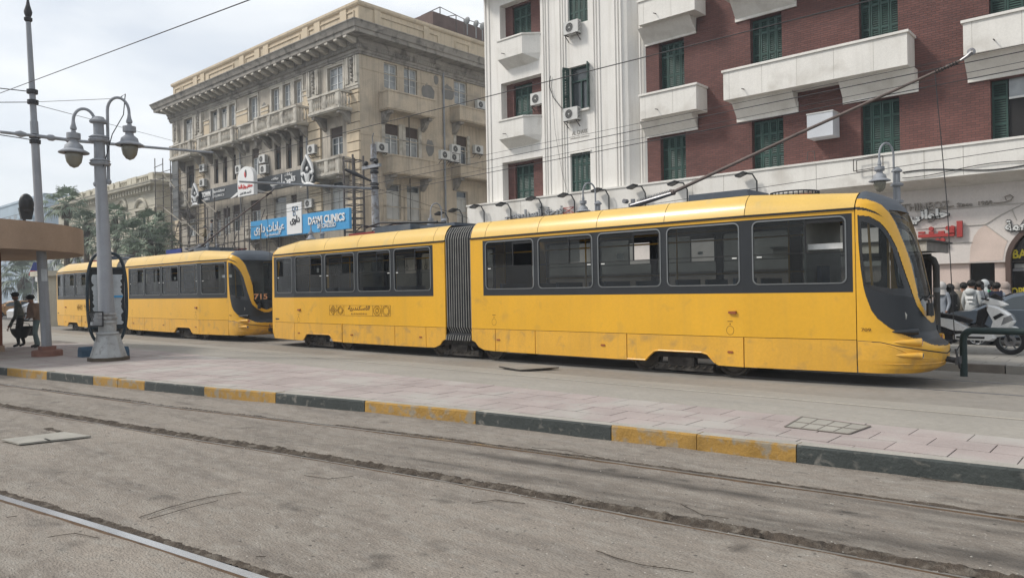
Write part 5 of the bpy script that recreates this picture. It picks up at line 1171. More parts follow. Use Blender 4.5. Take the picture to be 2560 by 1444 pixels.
for z in (16, 13.8, 11.5, 9, 7): m.lathe((XC+.12, y_, z), [(.09, 0), (.09, .08)], 8)
m.build('drain_pipe', GREYP, TB)
m = MB().tube([(XC+.05, y_-3.2, 17.2), (XC+.05, y_-3.2, 5)], .03, 6); m.build('vent_pipe', IRON, TB)
x = xpx(769, 330); MB().tube([(x, YTn-.1, 13), (x, YTn-.1, 6)], .05, 8).build('drain_pipe', GREYP, TB); x = xpx(603, 400); MB().tube([(x, YTn-.1, 13), (x, YTn-.1, 7)], .05, 8).build('drain_pipe', GREYP, TB)
# cornice with modillions and dentils, attic above
def both(prof, matl, name, par=TB, x_end=XLf-.5):
    """profile (out, z) swept along the street front and round the corner down the side street"""
    rows = []
    for o, z in prof: rows.append([(x_end-o*.9, YTn+2, z), (x_end-o*.9, YTn-o, z), (XC+o, YTn-o, z), (XC+o, 52, z)])
    return MB().sheet(rows).build(name, matl, par)
both([(0, ZC-.35), (.10, ZC-.35), (.10, ZC-.22), (.16, ZC-.20), (.16, ZC-.02), (.24, ZC), (.24, ZC+.25), (.30, ZC+.3), (.32, ZC+.56), (1.12, ZC+.60), (1.14, ZC+.84), (1.22, ZC+.88), (1.28, ZC+1.05), (1.36, ZC+1.22), (1.40, ZC+1.24), (1.40, ZC+1.30), (.2, ZC+1.46)], STONE, 'cornice')
both([(.08, ZC+1.4), (.08, ZC+1.62), (0, ZC+1.66), (0, ZC+2.75), (.10, ZC+2.80), (.16, ZC+2.9), (.16, ZC+3.05), (-.5, ZC+3.06)], OCHRE, 'attic_wall', x_end=XLf+.0)
MB().box(XLf+.4, XC-.4, YTn+.5, 51, ZC+1.3, ZC+2.98).build('roof_slab', TANW, TB)
mod = MB().prism([(-.15, 0), (-.95, 0), (-.95, -.12), (-.75, -.16), (-.45, -.30), (-.15, -.34)], -.17, .17, 'x').mesh('modillion', BAL)
n = 27
for i in range(n):
    x = XLf+.1+(XC-XLf-.1)*i/(n-1); inst(mod, 'modillion', TB, (x, YTn-.16, ZC+.57))
dn = MB()
for i in range(150): x = XLf+(XC-XLf)*i/150; dn.box(x, x+.11, YTn-.30, YTn-.24, ZC+.02, ZC+.22)
for i in range(95): y = YTn+i*.2; dn.box(XC+.24, XC+.28, y, y+.11, ZC+.04, ZC+.2)
dn.build('dentils', STONE, TB, kind='stuff')
def panel_frame(F, a, b, z0, z1, out=.0):
    t = .09; m = MB(); m.box(a, b, -out-.07, -out-.002, z1-t, z1).box(a, b, -out-.07, -out-.002, z0, z0+t).box(a, a+t, -out-.07, -out-.002, z0+t, z1-t).box(b-t, b, -out-.07, -out-.002, z0+t, z1-t)
    remap(m, F).build('attic_panel', OCHRE, TB)
segs = [(437, 452), (456, 487), (492, 504), (522, 585), (614, 640), (672, 752), (773, 793), (798, 857), (864, 888)]
for a, b in segs: panel_frame(FL, xpx(a, 150), xpx(b, 150), ZC+1.72, ZC+2.55)
for a in (489, 507, 606, 645, 667, 766, 796, 862): x = xpx(a, 150); MB().box(x-.35, x+.35, YTn-.1, YTn-.002, ZC+1.64, ZC+2.78).build('attic_pier', OCHRE, TB)
for a, b in ((948, 1060), (1068, 1095), (1136, 1172)): ya, yb = at(a, 60, X=XC).y, at(b, 80, X=XC).y; panel_frame(FR, ya, yb, ZC+1.75, ZC+2.5)
for a in (942, 1064): y = at(a, 60, X=XC).y; m = MB().box(y-.25, y+.25, -.1, -.002, ZC+1.64, ZC+2.78); remap(m, FR).build('attic_pier', OCHRE, TB)
# stone balconies
bal_me = MB().lathe((0, 0, 0), [(.055, 0), (.055, .05), (.035, .07), (.075, .22), (.075, .30), (.03, .44), (.03, .50), (.055, .53), (.055, .60)], 8).mesh('baluster', BAL, smooth=True)
def balcony(w, out=1.05, brackets=3, groups=3, F=FL, slabh=.22, solid=False, matl=BAL, nper=6, top=None):
    x0, x1, z0, z1 = w; h = z1-z0; zb = z0+slabh
    m = MB().box(x0-.06, x1+.06, -out-.06, 0, z0+.08, zb).box(x0, x1, -out, 0, z0, z0+.08); o = remap(m, F).build('balcony', matl, TB)
    if solid:
        m = MB().box(x0, x1, -out, -out+.14, zb, z1-.1).box(x0, x0+.14, -out+.14, 0, zb, z1-.1).box(x1-.14, x1, -out+.14, 0, zb, z1-.1); remap(m, F).build('parapet', matl, o)
        m = MB().box(x0-.05, x1+.05, -out-.05, -out+.18, z1-.1, z1).box(x0-.05, x0+.18, -out+.18, 0, z1-.1, z1).box(x1-.18, x1+.05, -out+.18, 0, z1-.1, z1); remap(m, F).build('coping', matl, o)
    else:
        m = MB().box(x0-.04, x1+.04, -out-.04, -out+.2, z1-.13, z1).box(x0-.04, x0+.2, -out+.2, 0, z1-.13, z1).box(x1-.2, x1+.04, -out+.2, 0, z1-.13, z1); remap(m, F).build('rail', matl, o)
        pw = .42; gw = (x1-x0-pw*(groups+1))/groups; m = MB()
        for g in range(groups+1): a = x0+g*(pw+gw); m.box(a, a+pw, -out, -out+.17, zb, z1-.13); m.box(a+.07, a+pw-.07, -out-.02, -out, zb+.08, z1-.21)
        m.box(x0+pw, x1-pw, -out+.01, -out+.17, zb, zb+.06); remap(m, F).build('pedestals', matl, o)
        hh = z1-.13-zb-.06
        for g in range(groups):
            a = x0+pw+g*(pw+gw)
            for i in range(nper):
                q = a+gw*(i+.5)/nper; p = F(q, -out+.09, zb+.06); b_ = inst(bal_me, 'baluster', o, p); b_.scale = (1, 1, hh/.6)
        for i in range(3): p = F(x1-.1, -out+.35+i*.24, zb+.06); b_ = inst(bal_me, 'baluster', o, p); b_.scale = (1, 1, hh/.6)
    for i in range(brackets):
        a = x0+.3+(x1-x0-.6)*i/max(1, brackets-1); m = MB().prism([(-out+.1, z0), (-out+.1, z0-.18), (-out*.6, z0-.22), (-.35, z0-.6), (-.0, z0-.85), (0, z0)], a-.16, a+.16, 'x'); remap(m, F).build('bracket', STONE, o)
    return o
def pf(x0, x1, yt, yb, out): # measured at the balcony's front plane
    a, b, z0, z1 = bx_px(YTn-out, x0, x1, yt, yb); return (a, b, z0, z1)
balcony(pf(772, 848, 234, 283, 1.1), 1.1, 2, 2, nper=5)
balcony(pf(636, 741, 278, 325, 1.1), 1.1, 5, 3, nper=7)
balcony(pf(594, 634, 308, 348, .7), .7, 2, 1, nper=9)
balcony(pf(492, 582, 330, 370, 1.1), 1.1, 4, 3, nper=6)
balcony(pf(424, 476, 358, 396, 1.1), 1.1, 2, 2, nper=4)
balcony(pf(783, 848, 396, 442, 1.0), 1.0, 2, 2, nper=5)
balcony(pf(431, 466, 478, 520, 1.0), 1.0, 2, 2, nper=4)
balcony(pf(610, 735, 560, 592, 1.0), 1.0, 3, 4, nper=5)
def pr(x0, x1, yt, yb, out): # side wall
    ym = (yt+yb)/2; a = at(x0, ym, X=XC+out); b = at(x1, ym, X=XC+out); c = at((x0+x1)/2, yb, X=XC+out); d = at((x0+x1)/2, yt, X=XC+out); return (a.y, b.y, c.z, d.z)
for w, out in (((972, 1087, 236, 284, ), 1.0), ((982, 1086, 393, 440), 1.0), ((1150, 1260, 275, 313), 1.0), ((1152, 1260, 418, 450), 1.0)):
    balcony(pr(*w, out), out, 2, F=FR, solid=True, matl=TANR)
# railing and clutter on the roof
MB().box(XC-7.5, XC-.6, 36, 48, ZC+2.9, ZC+4.4).build('roof_hut', mat('roof_hut_brown', (.12, .085, .075), rough=.9, var=.2), TB)
m = MB()
pp = [at(x, y, Y=38) for x, y in ((1053, 40), (1100, 18), (1100, 45), (1140, 38), (1160, 48), (1210, 62))]
for a, b in ((0, 1), (1, 3), (3, 4), (1, 2), (4, 5), (3, 2)): m.bar(pp[a], pp[b], .05)
for p in pp: m.bar(p, (p.x, p.y, ZC+2.9), .05)
m.build('roof_frame', IRON, TB)
for q in ((1168, 52), (1190, 60), (1206, 66)):
    p = at(*q, Y=37); MB().ball((p.x, p.y, p.z), .27, 10, 6, (1, .3, 1)).bar(p, p-Vector((0, 0, 1)), .06).build('roof_dish', ALU, TB)
# air conditioners
G = 'air conditioners on the tan building'
for lb, px, py in (('air conditioner under the lower corner balcony door, by the bare stones', 779, 388), ('upper of two stacked air conditioners between the brown windows', 657, 411), ('lower of two stacked air conditioners between the brown windows', 660, 436), ('small air conditioner high beside the left brown windows', 508, 432), ('air conditioner above the dark clinic sign at the left', 508, 468), ('air conditioner just above the white arched sign', 598, 436), ('air conditioner beside the tall white banner', 772, 522), ('air conditioner at the far left edge behind the scaffold', 434, 468)):
    p = at(px, py, Y=YTn-.02); ac_unit(lb, p.x, YTn-.02, p.z, G)
for lb, px, py in (('air conditioner on the side street wall at the corner behind the post', 936, 380), ('air conditioner on the lower side balcony, at its right end', 1070, 403), ('upper of the pair of air conditioners right of the drain pipe', 1122, 383), ('lower of the pair of air conditioners right of the drain pipe', 1119, 404), ('air conditioner near the white tower edge on the side wall', 1180, 384), ('air conditioner standing on the upper side balcony near the white tower', 1186, 272)):
    p = at(px, py, X=XC+.02); ac_unit(lb, XC+(1.05 if 'right end' in lb else .02), p.y, p.z, G, face='x')
# signs on the front
SB = mat('sign_charcoal', (.045, .05, .055), rough=.45, var=.06); WL_ = mat('sign_white', (.72, .72, .71), rough=.5, var=.03); BLU = mat('sign_blue', (.050, .29, .56), rough=.45, var=.03, scale=.5); REDT = mat('sign_red', (.62, .06, .05), rough=.5)
Ys = 27.9
def q4(Y, *pts): return [at(x, y, Y=Y) for x, y in pts]
pp = q4(Ys, (497, 508), (497, 484), (597, 453), (640, 444), (782, 410), (782, 456), (640, 484), (595, 492))
cx = pp[0].lerp(pp[4], .5); t = thing('clinic_sign', 'long charcoal sign board with white emblems and town clinic lettering', 'sign', (cx.x, Ys, cx.z))
zt = [p.z for p in pp]; zb_, zt_ = 7.35, 9.0
z0, z1 = (pp[0].z+pp[5].z)/2, (pp[1].z+pp[4].z)/2
MB().box(pp[0].x, pp[4].x, Ys, Ys+.25, z0, z1).build('board', SB, t)
def onl(x, y): return at(x, y, Y=Ys-.02)
def ptx(s, x, y, w, h, M_=WL_, **kw): p = onl(x, y); put_text(s, .4, (p.x, Ys-.03, p.z), M_, t, 'lettering', fit=w, fith=h, extr=.03, **kw)
ptx('TOWN', 516, 486, 1.45, .42, bold=.012); ptx('CLINICS', 517, 498, 1.0, .18); ptx('Specialized', 548, 478, 1.8, .26); ptx('C L I N I C S', 548, 489, 1.6, .17)
ptx(arab('عيادات'), 722, 436, .95, .25); ptx(arab('تاون'), 724, 450, 1.5, .55, bold=.012); ptx(arab('عيادات'), 688, 447, .9, .22); ptx(arab('تخصصية'), 688, 460, 1.2, .36)
for px, py in ((533, 483), (705, 450)): p = onl(px, py); MB().box(p.x-.03, p.x+.03, Ys-.05, Ys, p.z-.4, p.z+.4).build('divider', WL_, t)
for pts in (((575, 497), (594, 480), (594, 487), (590, 491)), ((640, 472), (664, 479), (652, 482), (640, 478))):
    v = [onl(*p) for p in pts]; MB().prism([(p.x, p.z) for p in v], Ys-.03, Ys-.005).build('swoosh', WL_, t)
for px, py, sc in ((487, 492, 1.0), (768, 434, 1.15)):
    p = at(px, py, Y=Ys-.3); X0, Z0_ = p.x, p.z; Yq = Ys-.3
    m = MB()
    def tb(pts, r): m.tube([(X0+a*sc, Yq, Z0_+b*sc) for a, b in pts], [q*sc for q in (r if isinstance(r, list) else [r]*len(pts))], 8)
    e = MB().prism([(X0-.62*sc, Z0_-.6*sc), (X0-.55*sc, Z0_+.1*sc), (X0, Z0_+1.05*sc), (X0+.55*sc, Z0_+.1*sc), (X0+.62*sc, Z0_-.6*sc)], Yq+.05, Yq+.12).build('emblem_back', SB, t)
    tb([(-.62, .0), (-.42, .5), (0, 1.02), (.42, .5), (.62, .0)], [.05, .11, .12, .11, .05]); tb([(-.75, -.72), (-.3, -.62), (0, -.6), (.3, -.62), (.75, -.72)], [.02, .09, .12, .09, .02])
    tb([(-.35, .12), (-.16, -.1), (-.12, -.5)], [.03, .08, .03]); tb([(.35, .12), (.16, -.1), (.12, -.5)], [.03, .08, .03]); tb([(0, .0), (0, -.5)], [.1, .04]); tb([(-.6, -.15), (-.45, -.45), (-.2, -.55)], [.02, .07, .03]); tb([(.6, -.15), (.45, -.45), (.2, -.55)], [.02, .07, .03])
    for a, b in ((0, .28), (-.48, .02), (.48, .02)): m.ball((X0+a*sc, Yq, Z0_+b*sc), .13*sc, 10, 6, (1, .5, 1))
    m.build('emblem', WL_, t, smooth=True)
# white arched sign
Yw = 26.9; x0, x1 = at(594, 470, Y=Yw).x, at(634, 465, Y=Yw).x; zb2, zs = at(614, 489, Y=Yw).z, at(614, 446, Y=Yw).z; r = (x1-x0)/2
t = thing('arched_sign', 'white arched sign box with red writing and a small emblem hanging before the charcoal board', 'sign', ((x0+x1)/2, Yw, zb2))
ol = [(x0, zb2), (x1, zb2), (x1, zs)]+[((x0+x1)/2+r*math.cos(PI*i/14), zs+r*.75*math.sin(PI*i/14)) for i in range(1, 14)]+[(x0, zs)]
MB().prism(ol, Yw, Yw+.3).build('box', WL_, t); xm = (x0+x1)/2
MB().ball((xm, Yw, zs+r*.25), .14, 10, 7, (1, .4, 1.7)).build('emblem', REDT, t); MB().ball((xm+.05, Yw-.0, zs+r*.30), .16, 10, 7, (1, .25, 1.8)).build('emblem_back', SB, t)
put_text(arab('مستشفى رويال للأشعة'), .3, (xm, Yw-.02, zb2+(zs-zb2)*.56), REDT, t, 'lettering', fit=(x1-x0)*.88, fith=.42, extr=.01, bold=.006); put_text(arab('أد احمد حافظ عليش'), .3, (xm, Yw-.02, zb2+(zs-zb2)*.18), SB, t, 'lettering', fit=(x1-x0)*.7, fith=.26, extr=.01)
MB().bar((xm, Yw+.3, zs), (xm, YTn, zs), .06).bar((xm, Yw+.3, zb2+.3), (xm, YTn, zb2+.3), .06).build('bracket', IRON, t)
# blue clinic sign
Yb = 27.0; x0, x1 = at(627, 578, Y=Yb).x, at(873, 543, Y=Yb).x; zb3 = at(750, 585, Y=Yb).z; zt3 = at(750, 536.5, Y=Yb).z
t = thing('blue_clinic_sign', 'long bright blue clinic sign with white writing and a white middle panel', 'sign', ((x0+x1)/2, Yb, zb3))
MB().box(x0, x1, Yb, Yb+.18, zb3, zt3).build('board', BLU, t)
a, b = at(719, 560, Y=Yb).x, at(756, 560, Y=Yb).x; ztop = at(737, 507, Y=Yb-.05).z
MB().box(a, b, Yb-.06, Yb-.002, zb3+.05, ztop).build('banner', WL_, t)
def btx(s, x, y, w, h, M_=WL_, off=.04, **kw): p = at(x, y, Y=Yb-off); put_text(s, .4, (p.x, Yb-off, p.z), M_, t, 'lettering', fit=w, fith=h, extr=.015, **kw)
wpx = lambda x0, x1, y: at(x1, y, Y=Yb).x-at(x0, y, Y=Yb).x
btx('DAWI CLINICS', 815, 547, wpx(769, 860, 547), .50, bold=.012); btx('SPECIALIZED', 816, 563, wpx(792, 838, 563), .28, bold=.006)
btx(arab('عيادات داوى'), 672, 571, wpx(637, 712, 571), .80, bold=.008); btx(arab('التخصصية'), 681, 585, wpx(662, 700, 585), .32)
btx(arab('داوى'), 737, 550, wpx(727, 751, 550), .62, GREY, .08, bold=.01)
m = MB()
for px, py in ((733, 522), (741, 521), (735, 534)): p = at(px, py, Y=Yb-.08); m.lathe((p.x, Yb-.08, p.z), [(.20, 0), (.20, .02), (.12, .02), (.12, 0)], 4, a0=PI/4, a1=PI/4+2*PI, axis='y')
m.build('banner_logo', BLU, t)
# shop canopies, awnings and clutter under the signs
m = MB(); p0, p1 = at(700, 610, Y=26.6), at(905, 590, Y=26.6); t = thing('shop_canopy', 'dark shop canopy and shutters below the blue clinic sign', 'canopy', (p0.x, 26.6, 3.9))
MB().box(p0.x, XC, 26.4, 29, 4.35, 4.75).build('canopy_board', BAL, t); MB().box(p0.x, XC, 27.2, 29, .1, 4.35).build('shop_front', DARKM, t)
for i in range(26): x = p0.x+(XC-p0.x)*i/26; MB().box(x, x+.08, 27.1, 27.2, 1, 4.3).build('shutter_slat', DARK, t)
t = thing('awning', 'torn pale awnings over dark shops behind the scaffolding', 'awning', (-55, 27, 3.5))
for i in range(7):
    x = XLf+2.0+i*2.9; dz = random.uniform(-.3, .3); MB().add([(x, 28.9, 4.7+dz), (x+2.6, 28.9, 4.7+dz*.3), (x+2.7, 26.9, 3.9+dz), (x+.1, 26.7, 4.1)], [(0, 1, 2, 3)]).build('sheet', TANW if i % 2 else BOARD, t)
MB().box(XLf, p0.x, 28.4, 28.95, .1, 4.1).build('shop_front', DARKM, t)
# scaffolding
SCF = mat('scaffold_tube', (.085, .075, .07), rough=.75, var=.3, scale=4); PLK = mat('scaffold_plank', (.32, .29, .24), rough=.9, var=.2, scale=3)
sc = thing('scaffolding', 'tall tangle of thin scaffold tubes in front of the tan building', 'scaffolding', (-62, 27, 0))
xa = at(405, 600, Y=26.8).x; xs_ = [xa+i*1.55 for i in range(12)]
tops = [13.2, 13.0, 12.2, 8.6, 9.0, 9.3, 8.2, 7.9, 8.1, 7.6, 7.2, 6.4]
for j, yy in enumerate((26.3, 27.6)):
    for i, x in enumerate(xs_):
        MB().bar((x, yy, 0), (x+.1*random.random(), yy, tops[i]), .055).build('standard', SCF, sc)
    for i in range(11):
        z = 1.5+random.random()*.4
        while z < min(tops[i], tops[i+1]): 
            if random.random() < .85: MB().bar((xs_[i], yy-.03, z+random.uniform(-.1, .1)), (xs_[i+1], yy-.03, z+random.uniform(-.12, .12)), .045).build('ledger', SCF, sc)
            z += random.choice((.55, .75, .95))
        if random.random() < .8:
            z = random.choice((2.2, 4.0, 5.6)); MB().bar((xs_[i], yy-.06, z), (xs_[i+1], yy-.06, z+2.1*random.choice((1, -1))), .045).build('brace', SCF, sc)
for i, z, n_ in ((1, 4.1, 2), (3, 5.6, 3), (5, 3.9, 2), (7, 5.5, 2), (2, 7.3, 2), (8, 3.6, 3), (0, 3.4, 1)):
    MB().box(xs_[i]-.2, xs_[min(11, i+n_)]+.3, 26.5, 27.2, z, z+.05).build('plank', PLK, sc)
for (xx0, yy0, xx1, yy1) in ((405, 430, 437, 470), (410, 520, 460, 560), (415, 575, 455, 612), (470, 560, 510, 600), (505, 500, 540, 530), (455, 470, 475, 520)):
    a, b = at(xx0, yy0, Y=26.2), at(xx1, yy1, Y=26.2); MB().bar(a, b, .06).build('loose_pole', PLK, sc)
MB().box(xa+.1, xa+1.2, 27.7, 27.75, 8, 13).build('netting', mat('grey_net', (.16, .165, .165), rough=.95, var=.2), sc)
# ladder tower at the corner
lt = thing('ladder_tower', 'narrow rusty ladder tower on the corner beside the blue sign', 'ladder tower', (XC-1.5, 28, 4))
x0, x1 = at(873, 450, Y=27.9).x, at(896, 450, Y=27.9).x; zt4 = at(885, 390, Y=27.9).z; zb4 = 4.6
for x in (x0, x1):
    for yy in (27.5, 28.3): MB().bar((x, yy, zb4), (x, yy, zt4), .09).build('upright', SCF, lt)
z = zb4
while z < zt4:
    m = MB().bar((x0, 27.5, z), (x1, 27.5, z), .06).bar((x0, 28.3, z), (x1, 28.3, z), .06).bar((x0, 27.5, z), (x0, 28.3, z), .06).bar((x1, 27.5, z), (x1, 28.3, z), .06); m.build('rung', SCF, lt); z += .42 if z < 8.3 else 1.5
# ================================================================== CREAM BUILDING, FAR HOUSES, PALMS
CRM = mat('cream_stone', (.50, .465, .375), rough=.88, var=.08, scale=.5, fine=.05, bump=.2, bscale=8, streak=(.36, .33, .27), streak_amt=.4)
CRM2 = mat('cream_trim', (.46, .43, .35), rough=.88, var=.1, scale=.8, fine=.06, bump=.3, bscale=8, stain=(.30, .28, .23), stain_t=(.55, .78), stain_s=1)
YC2 = 31.0
cb_ = thing('cream_palace_building', 'cream classical building with balustraded attic behind the palms', 'building', (-90, YC2, 0))
cr = at(392, 470, Y=YC2).x; clx = at(150, 560, Y=YC2).x; zt = at(385, 432, Y=YC2).z; zcor = at(385, 459, Y=YC2).z
AW = [(302, 318, 530, 575), (350, 368, 532, 590), (255, 270, 545, 590), (222, 234, 556, 600)]
hs = []
for w in AW: hs.append(bx_px(YC2, *w))
m = MB(); wall_xz(m, clx, cr, 0, zcor, YC2, hs, .35); m.box(cr-.02, cr, YC2, YC2+18, 0, zcor); m.build('wall', CRM, cb_)
MB().box(clx, cr-.3, YC2+.5, YC2+18, 0, zt-.3).build('core', CRM, cb_)
def cprof(prof, name, matl):
    rows = [[(clx, YC2-o, z), (cr+o, YC2-o, z), (cr+o, YC2+18, z)] for o, z in prof]; MB().sheet(rows).build(name, matl, cb_)
cprof([(0, zcor-2.4), (.1, zcor-2.4), (.1, zcor-2.2), (.15, zcor-2.1), (.15, zcor-.9), (.3, zcor-.8), (.35, zcor-.3), (.95, zcor-.2), (1.05, zcor+.15), (.1, zcor+.4), (.05, zt-.3), (.2, zt-.2), (.2, zt), (-.6, zt)], 'cornice', CRM2)
n = 40; bk_ = MB().box(-.16, .16, -.62, -.15, 0, .42).mesh('cornice_bracket', CRM)
for i in range(n): inst(bk_, 'cornice_bracket', cb_, (clx+(cr-clx)*(i+.5)/n, YC2, zcor-.72))
for i, a in enumerate((208, 226, 243, 262, 285, 300, 330, 342, 384)):
    x = at(a, 470, Y=YC2).x; MB().box(x-.55, x+.55, YC2-.28, YC2-.06, zcor+.35, zt+.02).build('attic_pier', CRM, cb_)
for a, b in ((211, 224), (228, 241), (266, 283), (302, 328), (348, 380)):
    x0, x1 = at(a, 470, Y=YC2).x+.6, at(b, 470, Y=YC2).x-.6
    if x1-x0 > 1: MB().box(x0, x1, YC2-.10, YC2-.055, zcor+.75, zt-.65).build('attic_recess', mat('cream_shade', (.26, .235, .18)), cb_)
    k = int((x1-x0)/.45)
    for i in range(max(0, k)): q = x0+(i+.5)*(x1-x0)/k; MB().box(q-.09, q+.09, YC2-.2, YC2-.1, zcor+.75, zt-.65).build('attic_baluster', CRM, cb_)
for a, b in ((333, 345), (386, 391), (290, 297), (243, 250), (210, 216)):
    x0, x1 = at(a, 520, Y=YC2).x, at(b, 520, Y=YC2).x; MB().box(x0, x1, YC2-.22, YC2-.001, 2, zcor-2.4).box(x0-.12, x1+.12, YC2-.3, YC2-.22, zcor-2.9, zcor-2.4).build('pilaster', CRM2, cb_)
for b in hs:
    x0, x1, z0, z1 = b; xm = (x0+x1)/2; r = (x1-x0)/2+.45
    MB().add([(x0, YC2+.34, z0), (x1, YC2+.34, z0), (x1, YC2+.34, z1), (x0, YC2+.34, z1)], [(0, 1, 2, 3)]).build('window', SHUTD, cb_)
    MB().tube([(xm+r*math.cos(PI*i/12), YC2-.2, z1+.35+r*.75*math.sin(PI*i/12)) for i in range(13)], .2, 6).box(x0-.5, x1+.5, YC2-.4, YC2-.005, z1+.2, z1+.45).build('arched_pediment', CRM2, cb_)
    MB().box(x0-.4, x0, YC2-.15, YC2-.005, z0, z1+.2).box(x1, x1+.4, YC2-.15, YC2-.005, z0, z1+.2).build('window_surround', CRM2, cb_)
MB().box(clx, cr, YC2-.5, YC2-.001, 5.2, 5.6).build('belt_course', CRM2, cb_)
MB().prism([(cr-4, zt), (cr+3.4, zt), (cr-.3, zt+1.0)], YC2+5, YC2+14).build('roof_gable', mat('pink_roof', (.30, .12, .10)), cb_)
def far_house(name, label, x0, x1, yy, zt, colr, rows, colsn, z0=0, dep=12, par=None):
    t = thing(name, label, 'building', ((x0+x1)/2, yy, 0)); c = mat(name+'_wall%.2f' % colr[0], colr, rough=.9, var=.1, scale=.2, streak=(colr[0]*.7, colr[1]*.7, colr[2]*.7), streak_amt=.4)
    MB().box(x0, x1, yy, yy+dep, 0, zt).build('wall', c, t); MB().box(x0-.2, x1+.2, yy-.25, yy+dep, zt-.05, zt+.5).build('roof', c, t)
    for r in range(rows):
        for k in range(colsn):
            w = (x1-x0)/colsn; a = x0+w*(k+.3); zz = z0+3+(zt-z0-4)*r/rows; f = MB().box(a, a+w*.4, yy-.05, yy-.001, zz, zz+1.7).build('window', mat('far_window', (.12, .14, .16), rough=.3, var=.3), t)
            if (r+k) % 2: MB().box(a-.4, a+w*.4+.4, yy-1.0, yy-.06, zz-.35, zz+.35).build('balcony', c, f)
    # the end wall turned to the camera has windows too
    for r in range(rows):
        for k in range(4):
            zz = z0+3+(zt-z0-4)*r/rows; a = yy+dep*(k+.3)/4; MB().box(x1+.001, x1+.05, a, a+1.3, zz, zz+1.7).build('window', mat('far_window', (.12, .14, .16)), t)
    return t
zq = at(30, 512, Y=60).z
far_house('pale_blue_building', 'hazy pale blue block far behind the round shelter roof', at(-60, 520, Y=60).x, at(112, 560, Y=60).x, 60, zq, (.34, .42, .48), 6, 12, dep=16)
zq = at(100, 620, Y=42).z
far_house('pale_corner_house', 'pale house with balconies seen between the men and the pole', at(45, 660, Y=40).x, at(150, 660, Y=40).x, 42, at(90, 615, Y=42).z, (.42, .44, .44), 4, 7, dep=10)
far_house('low_grey_house', 'low grey building behind the palms left of the cream palace', at(155, 600, Y=38).x, at(215, 560, Y=36).x, 38, at(180, 600, Y=38).z, (.33, .31, .28), 3, 6, dep=10)
PALMG = mat('palm_green', (.165, .21, .145), rough=.65, var=.35, scale=.9, fine=.2, rnd=.25); PALMD = mat('palm_dead', (.13, .10, .065), rough=.9, var=.3); PTR = mat('palm_trunk', (.085, .068, .05), rough=.95, var=.3, scale=3, bump=.8, bscale=10)
def palm_mesh(seed, n=30):
    """fan palm crown: long stalks, each ending in a fan of narrow drooping blades"""
    rnd = random.Random(seed); m = MB()
    for i in range(n):
        az = 2.4*i+rnd.uniform(-.3, .3); el = 1.25-2.0*(i/n)+rnd.uniform(-.15, .15); L = rnd.uniform(1.05, 1.45)
        d = Vector((math.cos(az)*math.cos(el), math.sin(az)*math.cos(el), math.sin(el))); side = d.cross(Vector((0, 0, 1)))
        if side.length < .1: side = Vector((1, 0, 0))
        side.normalize(); nn = side.cross(d); hub = d*L+Vector((0, 0, -.12*L*L)); m.bar((0, 0, 0), hub, .035)
        for k in range(13):
            a = (k-6)/6*1.35; dd = (d*math.cos(a)+side*math.sin(a)).normalized(); ll = rnd.uniform(.85, 1.25)*(1-.25*abs(a)/1.35)
            p1 = hub+dd*ll*.5+nn*.10; p2 = hub+dd*ll*.8+Vector((0, 0, -.16*ll)); p3 = hub+dd*ll*.95+Vector((0, 0, -.42*ll)); w = (side*math.cos(a)-d*math.sin(a))*.05
            m.add([hub-w*.3, hub+w*.3, p1+w, p1-w, p2+w*.6, p2-w*.6, p3], [(0, 1, 2, 3), (3, 2, 4, 5), (5, 4, 6)])
    return m
pm_ = [palm_mesh(3, 30).mesh('crown', PALMG), palm_mesh(8, 34).mesh('crown', PALMG), palm_mesh(15, 27).mesh('crown', PALMG)]
PLM = [(165, 512, 24, 1.1, 'tallest fan palm with its crown open against the sky'), (214, 560, 24, .85, 'bushy fan palm directly left of the double lamp post'), (288, 545, 25, .8, 'fan palm just right of the double lamp post, before the cream wall'), (330, 592, 23, .85, 'fan palm with crown under the cream window arches'), (376, 566, 24, .85, 'fan palm right beside the scaffolding'), (262, 604, 22, .8, 'low fan palm hidden partly by the lamp post'), (398, 610, 25, .9, 'small fan palm behind the scaffold tubes'), (340, 628, 21, .6, 'short palm stump crown behind the curved street lamp'), (190, 640, 30, 1.5, 'spreading fan palm low over the tail of the rear tram'), (60, 690, 34, 2.0, 'distant fan palm beside the pale house')]
for i, (px, py, yy, s_, lb) in enumerate(PLM):
    p = at(px, py, Y=yy); t = thing('fan_palm', lb, 'palm', (p.x, yy, 0), 'fan palms along the street')
    c = inst(pm_[i % 3], 'crown', t, (p.x, yy, p.z), rz=i*1.3); c.scale = (s_, s_, s_)
    MB().tube([(p.x+.5*math.sin(i), yy, 0), (p.x+.2*math.sin(i), yy, p.z*.5), (p.x, yy, p.z)], [.34, .25, .2], 9).build('trunk', PTR, t, smooth=True)
    m = MB(); rnd = random.Random(i)
    for k in range(40): a = rnd.uniform(0, 2*PI); r = rnd.uniform(.25, .5)*s_; m.add([(p.x+.2*math.cos(a), yy+.2*math.sin(a), p.z-.1), (p.x+r*math.cos(a), yy+r*math.sin(a), p.z-.6*s_), (p.x+r*.8*math.cos(a+.2), yy+r*.8*math.sin(a+.2), p.z-1.3*s_)], [(0, 1, 2)])
    m.build('dead_fronds', PALMD, t)
